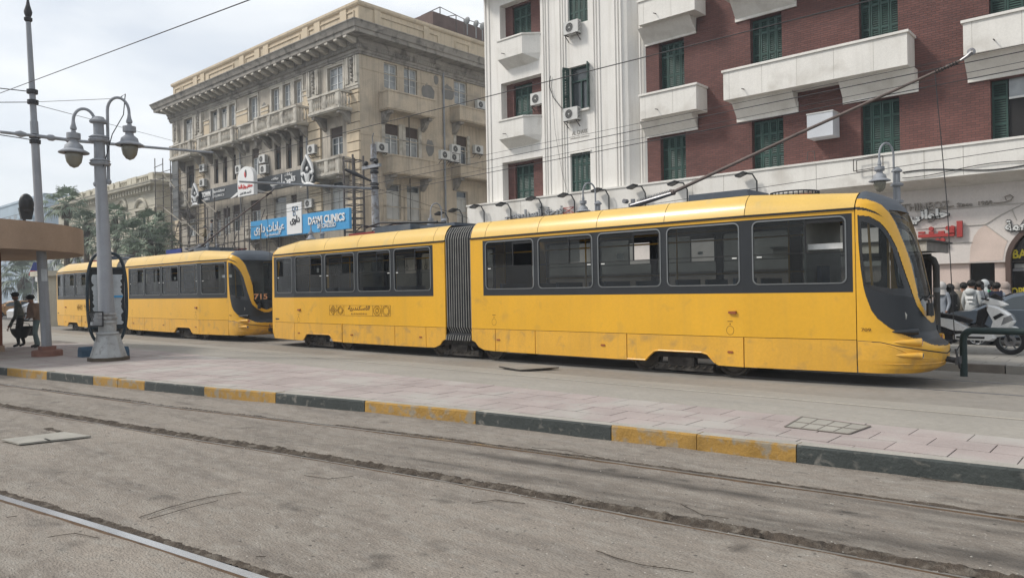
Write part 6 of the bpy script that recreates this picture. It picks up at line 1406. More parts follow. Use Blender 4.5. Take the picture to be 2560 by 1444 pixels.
# leafy mass low behind the tail of the second tram
# ================================================================== LAMPS AND POLES
GLOBE = mat('lamp_globe', (.20, .19, .15), rough=.2, var=.15, spec=.6)
def lamp_head(c, parent, s=1.0):
    m = MB().lathe(c, [(0, .50*s), (.05*s, .50*s), (.06*s, .44*s), (.15*s, .43*s), (.15*s, .30*s), (.09*s, .28*s), (.10*s, .22*s), (.19*s, .14*s), (.21*s, .05*s), (.33*s, -.02*s), (.33*s, -.045*s), (.2*s, -.04*s)], 20)
    h = m.build('lamp_head', GREYP, parent, smooth=True)
    MB().lathe(c, [(.18*s, -.04*s), (.19*s, -.12*s), (.16*s, -.26*s), (.09*s, -.36*s), (0, -.40*s)], 18).build('globe', GLOBE, h, smooth=True); return h
def arm_pts(p, d, r, h0, h1, drop):
    """rises from p, arcs over by 2r in direction d, drops"""
    p = Vector(p); d = Vector(d); pts = [p, p+Vector((0, 0, h0))]
    for i in range(1, 12): a = PI-PI*i/12; pts.append(p+Vector((0, 0, h0+h1*math.sin(a)))+d*(r+r*math.cos(a)))
    pts += [p+d*2*r+Vector((0, 0, h0)), p+d*2*r+Vector((0, 0, h0-drop))]; return pts
B = Vector((-19.43, 6.82, PZ)); lean = Vector((.06, -.17, 0))
dl = thing('double_street_lamp', 'tall grey double street lamp with two arched arms in the left foreground', 'street lamp', tuple(B))
def LP(h): return B+Vector((0, 0, h))+lean*(h/6.5)
z_ = lambda y: at(255, y, X=B.x).z-PZ
MB().tube([LP(.95), LP(2.2), LP(4.0), LP(5.75)], [.185, .165, .135, .115], 18).build('post', GREYP, dl, smooth=True)
MB().lathe(B, [(.43, .05), (.40, .12), (.24, .66), (.22, .68)], 8, a0=PI/8, a1=PI/8+2*PI).build('base', GREYD, dl)
MB().lathe(B, [(0, -.02), (.46, -.02), (.46, .085), (0, .085)], 8, a0=PI/8, a1=PI/8+2*PI).build('footing', PTR, dl)
for h, r in ((.66, .245), (.93, .215), (1.03, .225), (1.12, .20)): MB().lathe(LP(h), [(r-.06, -.03), (r, -.035), (r+.02, 0), (r, .035), (r-.06, .03)], 18).build('base_ring', GREYD, dl, smooth=True)
MB().lathe(LP(.66), [(.20, 0), (.20, .5)], 18).build('base_drum', GREYD, dl)
for y in (408, 350):
    h = at(250, y, X=B.x).z-PZ; MB().lathe(LP(h), [(.13, -.08), (.22, -.06), (.24, -.01), (.20, .02), (.23, .05), (.17, .09), (.12, .09)], 10).build('collar', GREYP, dl)
h = z_(306); MB().lathe(LP(h), [(.115, -.06), (.19, -.04), (.20, .0), (.13, .08), (.12, .10), (0, .11)], 16).build('cap', GREYP, dl)
for px in (228,):
    h0 = at(230, 475, X=B.x).z-PZ
vl = Vector((.30, .95, 0)).normalized()
# left arm and right arm lie across the line of sight
pL = B+vl*-.10+lean*.7; pL.z = at(237, 460, X=B.x).z
topL = at(218, 272, X=B.x).z; topR = at(275, 245, X=B.x).z
a1 = arm_pts(pL, -vl, .225, topL-pL.z-.30, .30, .12); MB().tube(a1, .035, 10).build('arm', GREYP, dl, smooth=True)
pR = B+vl*.17+lean*.7; pR.z = at(262, 455, X=B.x).z
a2 = arm_pts(pR, vl, .235, topR-pR.z-.34, .34, .16); MB().tube(a2, .035, 10).build('arm', GREYP, dl, smooth=True)
for q in (a1, a2):
    e = q[-1]; MB().lathe(e, [(.035, .12), (.05, .02), (.075, -.06), (.07, -.10), (0, -.10)], 12).build('arm_socket', GREYP, dl, smooth=True); lamp_head(e+Vector((0, 0, -.62)), dl)
for q in (pL, pR): MB().ball(q, .07, 8, 6).build('arm_foot', GREYP, dl)
m = MB(); e = Vector(a2[8]); m.tube([e+Vector((0, 0, .03)), e+vl*.10+Vector((0, 0, .12)), e+vl*.05+Vector((0, 0, -.4)), e-vl*.2+Vector((0, 0, -.9)), LP(z_(420))+Vector((.2, 0, 0))], .012, 5).build('loose_wire', WIRE, dl)
# oval poster frame round the foot of the lamp
FRB = mat('frame_blue_green', (.018, .032, .042), rough=.5, var=.2, scale=4); POST = mat('torn_poster', (.42, .45, .47), rough=.85, var=.12, scale=5, fine=.1)
oc = B+Vector((-.42, .14, 0)); pf_ = thing('poster_frame', 'dark oval tube frame with a torn grey poster behind the lamp foot', 'poster frame', (oc.x, oc.y, PZ))
def OP(u, z): return oc+vl*u+Vector((0, 0, z))
zt_, zb_ = at(248, 632, X=oc.x).z-PZ, .38
w = .43; ov = []
for i in range(49):
    a = 2*PI*i/48; cu, su = math.cos(a), math.sin(a); ov.append(OP(w*(abs(cu)**.55)*(1 if cu > 0 else -1), (zt_+zb_)/2+(zt_-zb_)/2*(abs(su)**.8)*(1 if su > 0 else -1)))
MB().tube(ov, .038, 10, cap=False).build('frame', FRB, pf_, smooth=True)
zz0, zz1 = 1.0, 2.10
m = MB(); rnd = random.Random(5); L_ = []; R__ = []
for i in range(25): z = zz0-.15+(zz1-zz0+.15)*i/24; L_.append(OP(-.33+.05*noise.noise(Vector((i*.6, 0, 0)))*2+.05*(1-i/24), z)); R__.append(OP(.35+.05*noise.noise(Vector((i*.7, 5, 0)))*2-.03, z))
m.sheet([L_, R__]); o = m.build('poster', POST, pf_)
bb_ = MB(); v0 = -vl.cross(Vector((0, 0, 1)))*.03
bb_.add([OP(-.39, .75)+Vector((-.03, .01, 0)), OP(.39, .75)+Vector((-.03, .01, 0)), OP(.38, 2.28)+Vector((-.03, .01, 0)), OP(-.38, 2.28)+Vector((-.03, .01, 0))], [(0, 1, 2, 3)]); bb_.build('back_board', BLACKP, pf_)
MB().bar(OP(-.39, 2.26), OP(.39, 2.26), .07, .05).bar(OP(-.37, .78), OP(.37, .78), .05).build('cross_bar', FRB, pf_)
MB().bar(OP(.05, 1.55)+Vector((.01, 0, 0)), OP(.34, 1.55)+Vector((.01, 0, 0)), .01, .05).build('blue_stripe', BLU, pf_)
MB().tube([OP(-.02, .35), OP(-.06, .8)], .03, 8).build('strut', FRB, pf_)
# print lines of the poster
m = MB()
for i in range(26):
    z = 1.05+i*.04; m.bar(OP(-.25, z)+Vector((.006, 0, 0)), OP(-.25+random.uniform(.2, .5), z)+Vector((.006, 0, 0)), .004, .008)
m.build('print_lines', mat('print_grey', (.28, .30, .32)), pf_)
bn = B+Vector((.1, -.30, 0)); tbn = thing('wire_bin', 'small rusty wire litter bin hung beside the lamp foot', 'bin', (bn.x, bn.y, .95))
bz0, bz1 = at(233, 815, X=bn.x).z, at(233, 780, X=bn.x).z
def BP(u, v, z): return bn+vl*u+vl.cross(Vector((0, 0, 1)))*v+Vector((0, 0, z-bn.z))
m = MB()
for z in (bz0, bz1): m.bar(BP(-.16, -.1, z), BP(.14, -.1, z), .03).bar(BP(-.16, .1, z), BP(.14, .1, z), .03).bar(BP(-.16, -.1, z), BP(-.16, .1, z), .03).bar(BP(.14, -.1, z), BP(.14, .1, z), .03)
for u in (-.16, .14):
    for v in (-.1, .1): m.bar(BP(u, v, bz0), BP(u, v, bz1), .025)
m.build('frame', BLACKP, tbn)
m = MB()
for i in range(12): u = -.15+i*.025; m.bar(BP(u, .1, bz0), BP(min(.14, u+.12), .1, bz1), .006).bar(BP(u, .1, bz1), BP(min(.14, u+.12), .1, bz0), .006)
m.build('mesh', STEEL, tbn)
MB().box(bn.x-.08, bn.x+.06, bn.y-.1, bn.y+.1, bz0+.02, bz0+.1).build('litter', POST, tbn)
for k, (px, lb) in enumerate(((220, 'blue painted concrete block left of the lamp foot'), (306, 'blue painted concrete block right of the lamp foot'))):
    p = at(px, 893, Z=PZ); p = p+Vector((-.25, .05, 0)); t = thing('blue_block', lb, 'block', tuple(p), 'blue blocks by the lamp foot')
    MB().prism([(-.17, 0), (.17, 0), (.15, .17), (.09, .26), (-.09, .26), (-.15, .17)], -.16, .16).build('block', mat('block_blue', (.035, .075, .12), rough=.7, var=.25, scale=5), t)
    t.children[0].location = (0, 0, 0)
    for v in t.children[0].data.vertices: v.co += Vector(p)
# tram wire pole at the left
P0 = Vector((-22.45, 6.36, PZ)); pt_ = at(72, 50, X=P0.x-.05); pp_ = thing('wire_pole', 'leaning grey tram wire pole with a pointed finial at the far left', 'pole', tuple(P0))
PT = Vector((P0.x-.1, pt_.y, pt_.z))
def PP(z): return P0.lerp(PT, (z-P0.z)/(PT.z-P0.z))
MB().tube([PP(.3), PP(3.6), PP(3.61), PP(6.4), PP(6.41), PT], [.125, .118, .105, .095, .08, .06], 14).build('post', GREYP, pp_, smooth=True)
MB().lathe(P0, [(0, 0), (.36, 0), (.36, .14), (.34, .16), (0, .16)], 20).build('footing', mat('brick_footing', (.20, .10, .075), rough=.9, var=.2, scale=5), pp_, smooth=False); MB().box(P0.x-.17, P0.x+.17, P0.y-.17, P0.y+.17, PZ+.16, PZ+.26).build('plinth', mat('brick_footing', (.2, .1, .07)), pp_)
MB().lathe(PT, [(.06, -.05), (.10, 0), (.10, .06), (.06, .08), (.09, .16), (.10, .22), (.05, .40), (.015, .62), (0, .66)], 12).build('finial', DARKM, pp_, smooth=True)
a = at(118, 688, X=P0.x+.13); MB().add([PP(2.16)+Vector((.12, -.07, 0)), PP(2.16)+Vector((.12, .07, 0)), PP(2.48)+Vector((.12, .07, 0)), PP(2.48)+Vector((.12, -.07, 0))], [(0, 1, 2, 3)]).build('sticker', POST, pp_)
zA = at(95, 341, X=P0.x).z; zB = at(90, 255, X=P0.x).z; zC_ = at(88, 229, X=P0.x).z
e = at(532, 382, X=P0.x); tu = MB().tube([PP(zA)+Vector((.1, 0, 0)), PP(zA)+Vector((.1, 1.0, 0)), e], [.05, .045, .035], 8); tu.tube([PP(zA)+Vector((.1, 0, 0)), at(0, 330, X=P0.x+.1)], .04, 8)
for q in (.35, .8): 
    c = PP(zA)+Vector((.1, q, 0)); tu.tube([c+Vector((0, -.1, 0)), c+Vector((0, -.05, 0)), c+Vector((0, .05, 0)), c+Vector((0, .1, 0))], [.05, .085, .085, .05], 8)
c = PP(zA)+Vector((.1, -.35, 0)); tu.tube([c+Vector((0, -.12, 0)), c, c+Vector((0, .12, 0))], [.05, .09, .05], 8)
tu.build('bracket_arm', GREYP, pp_, smooth=True)
for z in (zA, zA-.14, zB, zC_): MB().lathe(PP(z), [(.10, -.06), (.135, -.05), (.135, .05), (.10, .06)], 12).build('clamp', DARKM, pp_)
# catenary pole beyond the tram with its arm
Q = Vector((at(942, 560, Y=16.4).x, 16.4, 0)); qp = thing('catenary_pole', 'peeling grey catenary pole standing behind the tram at the ornate building corner', 'pole', tuple(Q))
zt5 = at(937, 360, Y=16.4).z; ln = Vector((-.12, 0, 0))
MB().tube([Q, Q+ln*.4+Vector((0, 0, 3.8)), Q+ln+Vector((0, 0, zt5))], [.17, .15, .10], 12).build('post', mat('peeling_pole', (.30, .31, .33), rough=.7, var=.2, scale=4, stain=(.16, .14, .13), stain_t=(.5, .6), stain_s=6), qp, smooth=True)
MB().tube([Q+ln+Vector((0, 0, zt5)), Q+ln+Vector((-.05, 0, zt5+.25)), Q+ln+Vector((.03, 0, zt5+.4))], .02, 5).build('wire_tail', ALU, qp)
zA5 = at(936, 472, Y=16.4).z; e = at(598, 454, X=Q.x-.1); MB().tube([Vector((Q.x-.1, 16.4, zA5)), e], [.05, .03], 8).build('bracket_arm', GREYP, qp, smooth=True)
for y in (400, 420, 430, 460, 470): z = at(937, y, Y=16.4).z; MB().lathe((Q.x-.09, 16.4, z), [(.12, -.05), (.155, -.04), (.155, .04), (.12, .05)], 12).build('clamp', DARKM, qp)
z = at(937, 418, Y=16.4).z; MB().box(Q.x-.55, Q.x+.45, 16.2, 16.3, z-.05, z+.06).build('cross_arm', GREYP, qp)
for o in (-.3, .28): MB().ball((Q.x+o, 16.2, z+.14), .09, 8, 6).build('insulator', BLACKP, qp)
z = at(937, 436, Y=16.4).z; MB().tube([(Q.x-.12, 16.3, z-.25), (Q.x-.6, 15.9, z+.05), (Q.x-.85, 15.7, z+.2)], [.03, .08, .05], 8).build('small_floodlight', DARKM, qp)
# single lamps along the far kerb
def make_lamp():
    t = thing('street_lamp', '', 'street lamp', (0, 0, 0), 'single arched lamps on the far kerb')
    MB().lathe((0, 0, 0), [(.32, 0), (.22, .6), (.15, .7), (.13, 2), (.10, 5.3)], 12).build('post', GREYP, t, smooth=True)
    for z in (4.35, 4.9): MB().lathe((0, 0, z), [(.10, -.06), (.19, -.04), (.2, .02), (.15, .06), (.1, .07)], 10).build('collar', GREYP, t)
    MB().lathe((0, 0, 5.3), [(.10, 0), (.17, .03), (.17, .06), (.08, .16), (0, .2)], 12).build('cap', GREYP, t, smooth=True)
    d = Vector((-.5, -.85, 0)).normalized(); q = arm_pts(d*.12+Vector((0, 0, 4.3)), d, .29, 1.55, .40, .25); MB().tube(q, .035, 8).build('arm', GREYP, t, smooth=True)
    e = q[-1]; MB().lathe(e, [(.035, .1), (.07, -.06), (0, -.08)], 10).build('arm_socket', GREYP, t); lamp_head(e+Vector((0, 0, -.56)), t); return t
sl_ = make_lamp()
for i, (px, lb) in enumerate(((2244, 'single arched lamp rising behind the cab of the front tram'), (1496, 'single arched lamp in front of the white tower foot'), (1110, 'single arched lamp by the bellows of the front tram'), (806, 'single arched lamp in front of the blue clinic sign'), (560, 'single arched lamp behind the roof box of the second tram'), (349, 'single arched lamp before the palms, above the second tram'), (205, 'single arched lamp at the tail of the second tram'))):
    o = sl_ if i == 0 else copy_tree(sl_); x = at(px, 560, Y=26.5).x
    if px == 560: x = at(545, 640, Y=26.5).x
    o.location = (x, 26.5, .0); o['label'] = lb
# overhead wires
WT = .007
def wire(label, a, b, r=WT, sag=0, group='overhead tram wires'):
    r *= .72
    a, b = Vector(a), Vector(b); t = thing('overhead_wire', label, 'wire', tuple(a), group); n = 16
    MB().tube([a.lerp(b, i/n)-Vector((0, 0, sag*4*(i/n)*(1-i/n))) for i in range(n+1)], r, 5).build('strand', WIRE, t); return t
def xwire(label, Y, p, q, r=WT):
    a, b = at(*p, Y=Y), at(*q, Y=Y); d = b-a; wire(label, a-d*((a.x+75)/d.x), b+d*((2-b.x)/d.x), r)
xwire('highest of the long wires, crossing the top balconies of the brick wall', 11.5, (1150, 259), (2100, 21), .014)
xwire('uppermost wire of the parallel bundle through the trolley head', 14.3, (1600, 308), (2560, 111))
xwire('second wire of the parallel bundle above the trams', 14.05, (1600, 324), (2560, 128), .012)
xwire('third wire of the parallel bundle above the trams', 13.8, (1600, 346), (2560, 154))
xwire('lowest wire of the parallel bundle above the trams', 14.05, (1600, 358), (2560, 171), .012)
wire('wire slanting across the shop fascia behind the lamp', at(1500, 530, Y=18), at(2570, 368, Y=18), .010)
wire('thick wire slanting across the open sky', at(-10, 237, Y=5.5), at(640, -6, Y=5.5), .012)
wire('wire from the wire pole to the right arm of the double lamp', PP(zB), a2[8], .010); wire('wire sloping from the pole towards the scaffold', PP(zB-.05), at(432, 352, X=-40), .012)
wire('double span wire left of the wire pole, upper', PP(zC_), at(-8, 220, X=P0.x), .018); wire('double span wire left of the wire pole, lower', PP(zB), at(-8, 256, X=P0.x), .015); wire('short stay wire under the bracket arm at the far left', PP(zA-.1), at(-8, 336, X=P0.x), .018)
wire('sagging wire in front of the palms', at(262, 590, Y=20), at(505, 603, Y=20), .015, .25)
wire('wire from the catenary pole down to the right', (Q.x, 16.4, zA5), at(1170, 545, Y=22), .012)
for i in range(4):
    wire(['highest', 'second', 'third', 'lowest'][i]+' thin service wire from the catenary pole towards the charcoal sign', (Q.x, 16.3, at(937, 405+i*14, Y=16.4).z), at(640-i*30, 500+i*18, Y=27), .007, .3, 'service wires of the catenary pole')
# ================================================================== ROUND SHELTER AT THE LEFT
SHP = mat('shelter_tan', (.33, .235, .165), rough=.9, var=.12, scale=1.2, fine=.06, bump=.3, bscale=16, stain=(.24, .15, .10), stain_t=(.6, .78), stain_s=1.5); SHR = mat('shelter_red', (.17, .062, .032), rough=.85, var=.15, scale=2, bump=.3, bscale=20)
cpos = at(7, 878, Z=PZ); d0 = math.hypot(cpos.x, cpos.y)
cc = Vector((cpos.x+.2, cpos.y-2.55, PZ)); Rr = 2.95
sh = thing('round_shelter', 'round tan concrete shelter roof on a brick red pillar at the left edge', 'shelter', tuple(cc))
edge = at(189, 600, X=cc.x); Rr = edge.y-cc.y
zt6, zb6 = at(100, 560, X=cc.x+Rr*.7).z, at(100, 628, X=cc.x+Rr*.7).z
MB().lathe(cc, [(0, zt6-PZ), (Rr, zt6-PZ), (Rr, zb6-PZ), (Rr-.12, zb6-PZ-.02), (Rr-.5, zb6-PZ+.10), (0, zb6-PZ+.14)], 72).build('canopy', SHP, sh, smooth=True)
MB().box(cpos.x-.8, cpos.x, cpos.y-1.1, cpos.y+.0, PZ+.18, zb6+.12).build('pillar', SHR, sh); MB().box(cpos.x-.84, cpos.x+.04, cpos.y-1.14, cpos.y+.04, PZ, PZ+.18).build('pillar_foot', SHP, sh)
MB().box(cpos.x, cpos.x+.012, cpos.y-.36, cpos.y-.06, 1.62, 2.0).build('notice', POST, sh); MB().lathe(cc, [(.9, 0), (.9, .45), (0, .45)], 20).build('seat', SHP, sh)
hp = at(63, 553, X=cc.x+1.6); t = thing('lamp_on_canopy', 'dark oval lamp head standing upright on the round shelter roof', 'lamp', (hp.x, hp.y, zt6))
hc = at(66, 516, X=hp.x); s_ = (hc.z-zt6)
MB().box(hp.x-.25, hp.x+.25, hp.y-.38, hp.y+.38, zt6, zt6+.03).build('plate', DARKM, t); MB().tube([(hp.x, hp.y-.05, zt6), (hc.x, hc.y-.04, hc.z-.25)], .04, 8).build('stem', DARKM, t)
m = MB(); m.ball((hc.x, hc.y, hc.z+.06), .30, 18, 12, (.45, .62, 1.0)); m.prism([(hc.y-.13, hc.z-.36), (hc.y+.11, hc.z-.36), (hc.y+.17, hc.z-.05), (hc.y-.19, hc.z-.05)], hc.x-.07, hc.x+.07, 'x'); h = m.build('housing', BLACKP, t, smooth=True)
for z in (-.12, .04, .18): MB().ball((hc.x+.10, hc.y, hc.z+z), .085, 10, 6, (.35, 1.1, .55)).build('lens', DARKM, h)
# ================================================================== PEOPLE
SKIN = mat('skin', (.24, .125, .08), rough=.6, var=.08); HAIRM = mat('hair_black', (.012, .011, .010), rough=.6, var=.2)
def cloth(name, c): return mat('cloth_'+name, c, rough=.9, var=.15, scale=6, fine=.12, bump=.3, bscale=30)
def person(label, loc, face, h=1.7, top=None, legs=None, pose=None, hair='short', hairm=None, group=None, skirt=False, shoes=None, lean_=0, extras=()):
    """one continuous skinned body; local frame: x right, y forward"""
    t = thing('person', label, 'person', tuple(loc), group); k = h/1.72; ps = pose or {}
    J = dict(pel=(0, 0, .93), bel=(0, .0, 1.10), che=(0, .01+lean_*.25, 1.32), nec=(0, .0+lean_*.42, 1.47), hdb=(0, .02+lean_*.48, 1.55), hdt=(0, .025+lean_*.52, 1.68),
             shl=(-.17, lean_*.36, 1.40), shr=(.17, lean_*.36, 1.40), ell=(-.23, .0+lean_*.2, 1.13), elr=(.23, 0+lean_*.2, 1.13), wrl=(-.22, .12, .92), wrr=(.22, .12, .92), hal=(-.21, .17, .85), har=(.21, .17, .85),
             hil=(-.10, 0, .88), hir=(.10, 0, .88), knl=(-.11, .03, .50), knr=(.11, .03, .50), anl=(-.11, -.02, .09), anr=(.11, -.02, .09), tol=(-.13, .14, .035), tor=(.13, .14, .035))
    J.update(ps); names = list(J); idx = {n: i for i, n in enumerate(names)}
    E_ = [('pel', 'bel'), ('bel', 'che'), ('che', 'nec'), ('nec', 'hdb'), ('hdb', 'hdt'), ('che', 'shl'), ('che', 'shr'), ('shl', 'ell'), ('shr', 'elr'), ('ell', 'wrl'), ('elr', 'wrr'), ('wrl', 'hal'), ('wrr', 'har'), ('pel', 'hil'), ('pel', 'hir'), ('hil', 'knl'), ('hir', 'knr'), ('knl', 'anl'), ('knr', 'anr'), ('anl', 'tol'), ('anr', 'tor')]
    R = dict(pel=(.155, .12), bel=(.145, .11), che=(.165, .12), nec=(.06, .06), hdb=(.078, .088), hdt=(.085, .095), shl=(.075, .075), shr=(.075, .075), ell=(.052, .052), elr=(.052, .052), wrl=(.036, .036), wrr=(.036, .036), hal=(.038, .028), har=(.038, .028), hil=(.105, .10), hir=(.105, .10), knl=(.07, .07), knr=(.07, .07), anl=(.048, .05), anr=(.048, .05), tol=(.042, .03), tor=(.042, .03))
    if skirt:
        for q in ('knl', 'knr'): R[q] = (.14, .13)
        for q in ('anl', 'anr'): R[q] = (.15, .13)
    me = bpy.data.meshes.new('body'); me.from_pydata([Vector(J[n])*k for n in names], [(idx[a], idx[b]) for a, b in E_], []); o = bpy.data.objects.new('body', me); link(o)
    sk = o.modifiers.new('s', 'SKIN'); 
    if not me.skin_vertices: 
        bpy.context.view_layer.objects.active = o
    for i, n in enumerate(names): v = me.skin_vertices[0].data[i]; v.radius = (R[n][0]*k, R[n][1]*k); v.use_root = (n == 'pel')
    o.modifiers.new('u', 'SUBSURF').levels = 1
    dg = bpy.context.evaluated_depsgraph_get(); m2 = bpy.data.meshes.new_from_object(o.evaluated_get(dg)); bpy.data.objects.remove(o); m2.name = 'body'
    ms = [top, legs, SKIN, shoes or BLACKP]; m2.materials.clear(); [m2.materials.append(q) for q in ms]
    handz = [Vector(J['hal'])*k, Vector(J['har'])*k]; wr = [Vector(J['wrl'])*k, Vector(J['wrr'])*k]
    hip = J['pel'][2]*k
    for p in m2.polygons:
        c = p.center; s_ = 0
        if min((c-a).length for a in handz) < .075*k: s_ = 2
        elif c.z > Vector(J['nec']).z*k-.0: s_ = 2
        elif c.z < .10*k: s_ = 3
        elif c.z < hip-.04 and min((c-a).length for a in wr) > .14*k: s_ = 1
        p.material_index = s_; p.use_smooth = True
    ob = bpy.data.objects.new('body', m2); ob.parent = t; link(ob); t.rotation_euler = (0, 0, face)
    H_ = Vector(J['hdt'])*k; Hb = Vector(J['hdb'])*k
    hm = hairm or HAIRM; hc = (H_+Hb)/2
    m = MB()
    if hair == 'short': m.ball((hc.x, hc.y-.025, hc.z+.045), .108, 12, 8, (1, 1.05, .95))
    elif hair == 'scarf': m.ball((hc.x, hc.y-.02, hc.z+.02), .125, 12, 9, (1, 1.08, 1.15)); m.lathe((hc.x, hc.y-.02, hc.z-.22), [(.17, 0), (.13, .10), (.09, .2)], 12)
    elif hair == 'long': m.ball((hc.x, hc.y-.03, hc.z+.03), .118, 12, 8, (1, 1.05, 1.0)); m.ball((hc.x, hc.y-.07, hc.z-.12), .11, 10, 7, (1, .6, 1.4))
    elif hair == 'cap': m.ball((hc.x, hc.y-.01, hc.z+.045), .106, 12, 8, (1, 1.1, .80)); m.add([(-.08+hc.x, hc.y+.08, hc.z+.06), (.08+hc.x, hc.y+.08, hc.z+.06), (.07+hc.x, hc.y+.19, hc.z+.045), (-.07+hc.x, hc.y+.19, hc.z+.045), (0, hc.y+.08, hc.z+.085)], [(0, 1, 2, 3), (0, 3, 4), (2, 1, 4), (3, 2, 4)])
    mm = m.mesh('hair', hm, True); q = bpy.data.objects.new({'scarf': 'headscarf', 'cap': 'cap'}.get(hair, 'hair'), mm); q.parent = t; link(q)
    fz = hc.z-.005; m = MB().prism([(hc.y+.085, fz+.02), (hc.y+.115, fz-.025), (hc.y+.085, fz-.035)], hc.x-.012, hc.x+.012, 'x'); q = bpy.data.objects.new('nose', m.mesh('nose', SKIN)); q.parent = t; link(q)
    for s2 in (-1, 1): q = bpy.data.objects.new('eye', MB().ball((hc.x+s2*.033, hc.y+.082, fz+.025), .011, 6, 4).mesh('eye', HAIRM)); q.parent = t; link(q)
    for nm, mb, mt in extras: q = bpy.data.objects.new(nm, mb.mesh(nm, mt, True)); q.parent = t; link(q)
    return t
def fingers(c, d=(0, 0, -1), parts=4):
    m = MB(); c = Vector(c)
    for i in range(4): m.tube([c+Vector((-.02+.013*i, .01, -.02)), c+Vector((-.02+.013*i, .03, -.06)), c+Vector((-.02+.013*i, .01, -.085+.004*abs(i-1.5)))], .0085, 5)
    m.tube([c+Vector((-.03, .01, 0)), c+Vector((-.035, .04, -.03))], .010, 5); return m
# two men with baskets on the platform
fl_ = math.atan2(-.97, -.25)-PI/2
walk = dict(knl=(-.10, .09, .51), anl=(-.10, .05, .09), tol=(-.10, .21, .035), knr=(.10, .0, .50), anr=(.10, -.10, .09), tor=(.10, .05, .035))
p = at(52, 867, Z=PZ)
A_ = dict(walk); A_.update(hal=(-.2, .32, .62), wrl=(-.2, .28, .70), ell=(-.24, .12, 1.02), har=(.2, .30, .62), wrr=(.2, .26, .70), elr=(.25, .10, 1.02))
person('man in dark cap and striped shirt walking with a big basket, nearer the pillar', (p.x, p.y, PZ), fl_, 1.72, cloth('stripe_dark', (.085, .10, .09)), cloth('dark_trouser', (.028, .026, .024)), A_, 'cap', cloth('cap_black', (.012, .013, .015)), lean_=.22,
       extras=[('fingers', fingers((-.2, .32, .60)), SKIN), ('fingers', fingers((.2, .30, .60)), SKIN), ('shirt_stripes', (lambda m: [m.lathe((0, .015+.02*i/9, 1.02+i*.035), [(.165-.002*i, 0), (.168-.002*i, .012)], 14) for i in range(9)] and m)(MB()), cloth('stripe_pale', (.30, .30, .26)))])
p2 = at(84, 868, Z=PZ)
A_ = dict(knl=(-.10, .05, .50), anl=(-.10, -.06, .09), tol=(-.11, .10, .035), knr=(.10, .06, .50), anr=(.11, .02, .09), tor=(.12, .18, .035), hal=(-.12, .30, 1.0), wrl=(-.16, .22, 1.02), ell=(-.27, .05, 1.05), har=(.12, .30, 1.0), wrr=(.16, .22, 1.02), elr=(.27, .05, 1.05))
person('man in brown jacket, black cap and faded jeans walking behind the first man', (p2.x+.35, p2.y, PZ), fl_, 1.62, cloth('brown_jacket', (.21, .145, .105)), cloth('faded_jeans', (.12, .17, .175)), A_, 'cap', cloth('cap_black', (.012, .013, .015)), lean_=.30, extras=[('fingers', fingers((-.12, .30, .99)), SKIN), ('fingers', fingers((.12, .30, .99)), SKIN), ('jacket_bulk', MB().lathe((0, .04, .93), [(.20, 0), (.215, .10), (.205, .30), (.17, .45)], 16), cloth('brown_jacket', (.21, .145, .105)))])
for i, (px, py, lb) in enumerate(((52, 832, 'large black rubber basket carried by the first man'), (70, 826, 'second black basket held behind the first one'))):
    q = at(px, py, X=p.x+.25*(1-i)); t = thing('basket', lb, 'basket', (q.x, q.y, q.z-.15), 'black baskets carried on the platform')
    MB().lathe((q.x, q.y, q.z-.16), [(0, 0), (.14, 0), (.24, .14), (.29, .30), (.27, .30), (.22, .14), (0, .02)], 20).build('bowl', RUBBER, t, smooth=True)
    MB().tube([(q.x, q.y-.28, q.z+.14), (q.x, q.y-.22, q.z+.28), (q.x, q.y-.1, q.z+.30), (q.x, q.y+.1, q.z+.30), (q.x, q.y+.22, q.z+.28), (q.x, q.y+.28, q.z+.14)], .012, 6).build('handle', RUBBER, t)
# people before the shop
CW = [('white_grey', (.24, .26, .29)), ('pattern', (.20, .19, .17)), ('beige', (.30, .25, .20)), ('plaid', (.17, .15, .12)), ('hoodie', (.44, .45, .44)), ('lightgrey', (.38, .39, .40)), ('green', (.035, .30, .13)), ('tan', (.22, .14, .09)), ('palegrey', (.46, .47, .50)), ('maroon', (.05, .03, .035))]
PEO = [(2354, 712, 24.2, 'woman in pale headscarf and grey top right beside the shelter post', 0, 'scarf', (.42, .40, .38), PI*.9), (2375, 716, 24.4, 'woman with short dark hair in a black and white patterned dress', 1, 'long', None, .3), (2390, 713, 25.6, 'woman in beige headscarf behind the patterned dress', 2, 'scarf', (.36, .30, .26), PI*.5),
       (2409, 712, 25.0, 'person in plaid shirt with a yellow bag', 3, 'short', None, .4), (2428, 706, 24.0, 'person in pale hoodie printed on its back', 4, 'short', None, -.2), (2449, 708, 24.3, 'person in light grey jacket next to the printed hoodie', 5, 'short', None, .1), (2461, 706, 25.4, 'woman in white headscarf and bright green jacket', 6, 'scarf', (.48, .50, .50), PI*.8),
       (2474, 707, 26.0, 'dark haired person in a tan scarf behind the group', 7, 'long', None, PI), (2491, 712, 24.5, 'person in pale grey hoodie wearing a dark backpack', 8, 'short', None, .1), (2513, 712, 25.2, 'woman in beige headscarf and dark maroon coat beside the arched door', 9, 'scarf', (.33, .27, .24), .6)]
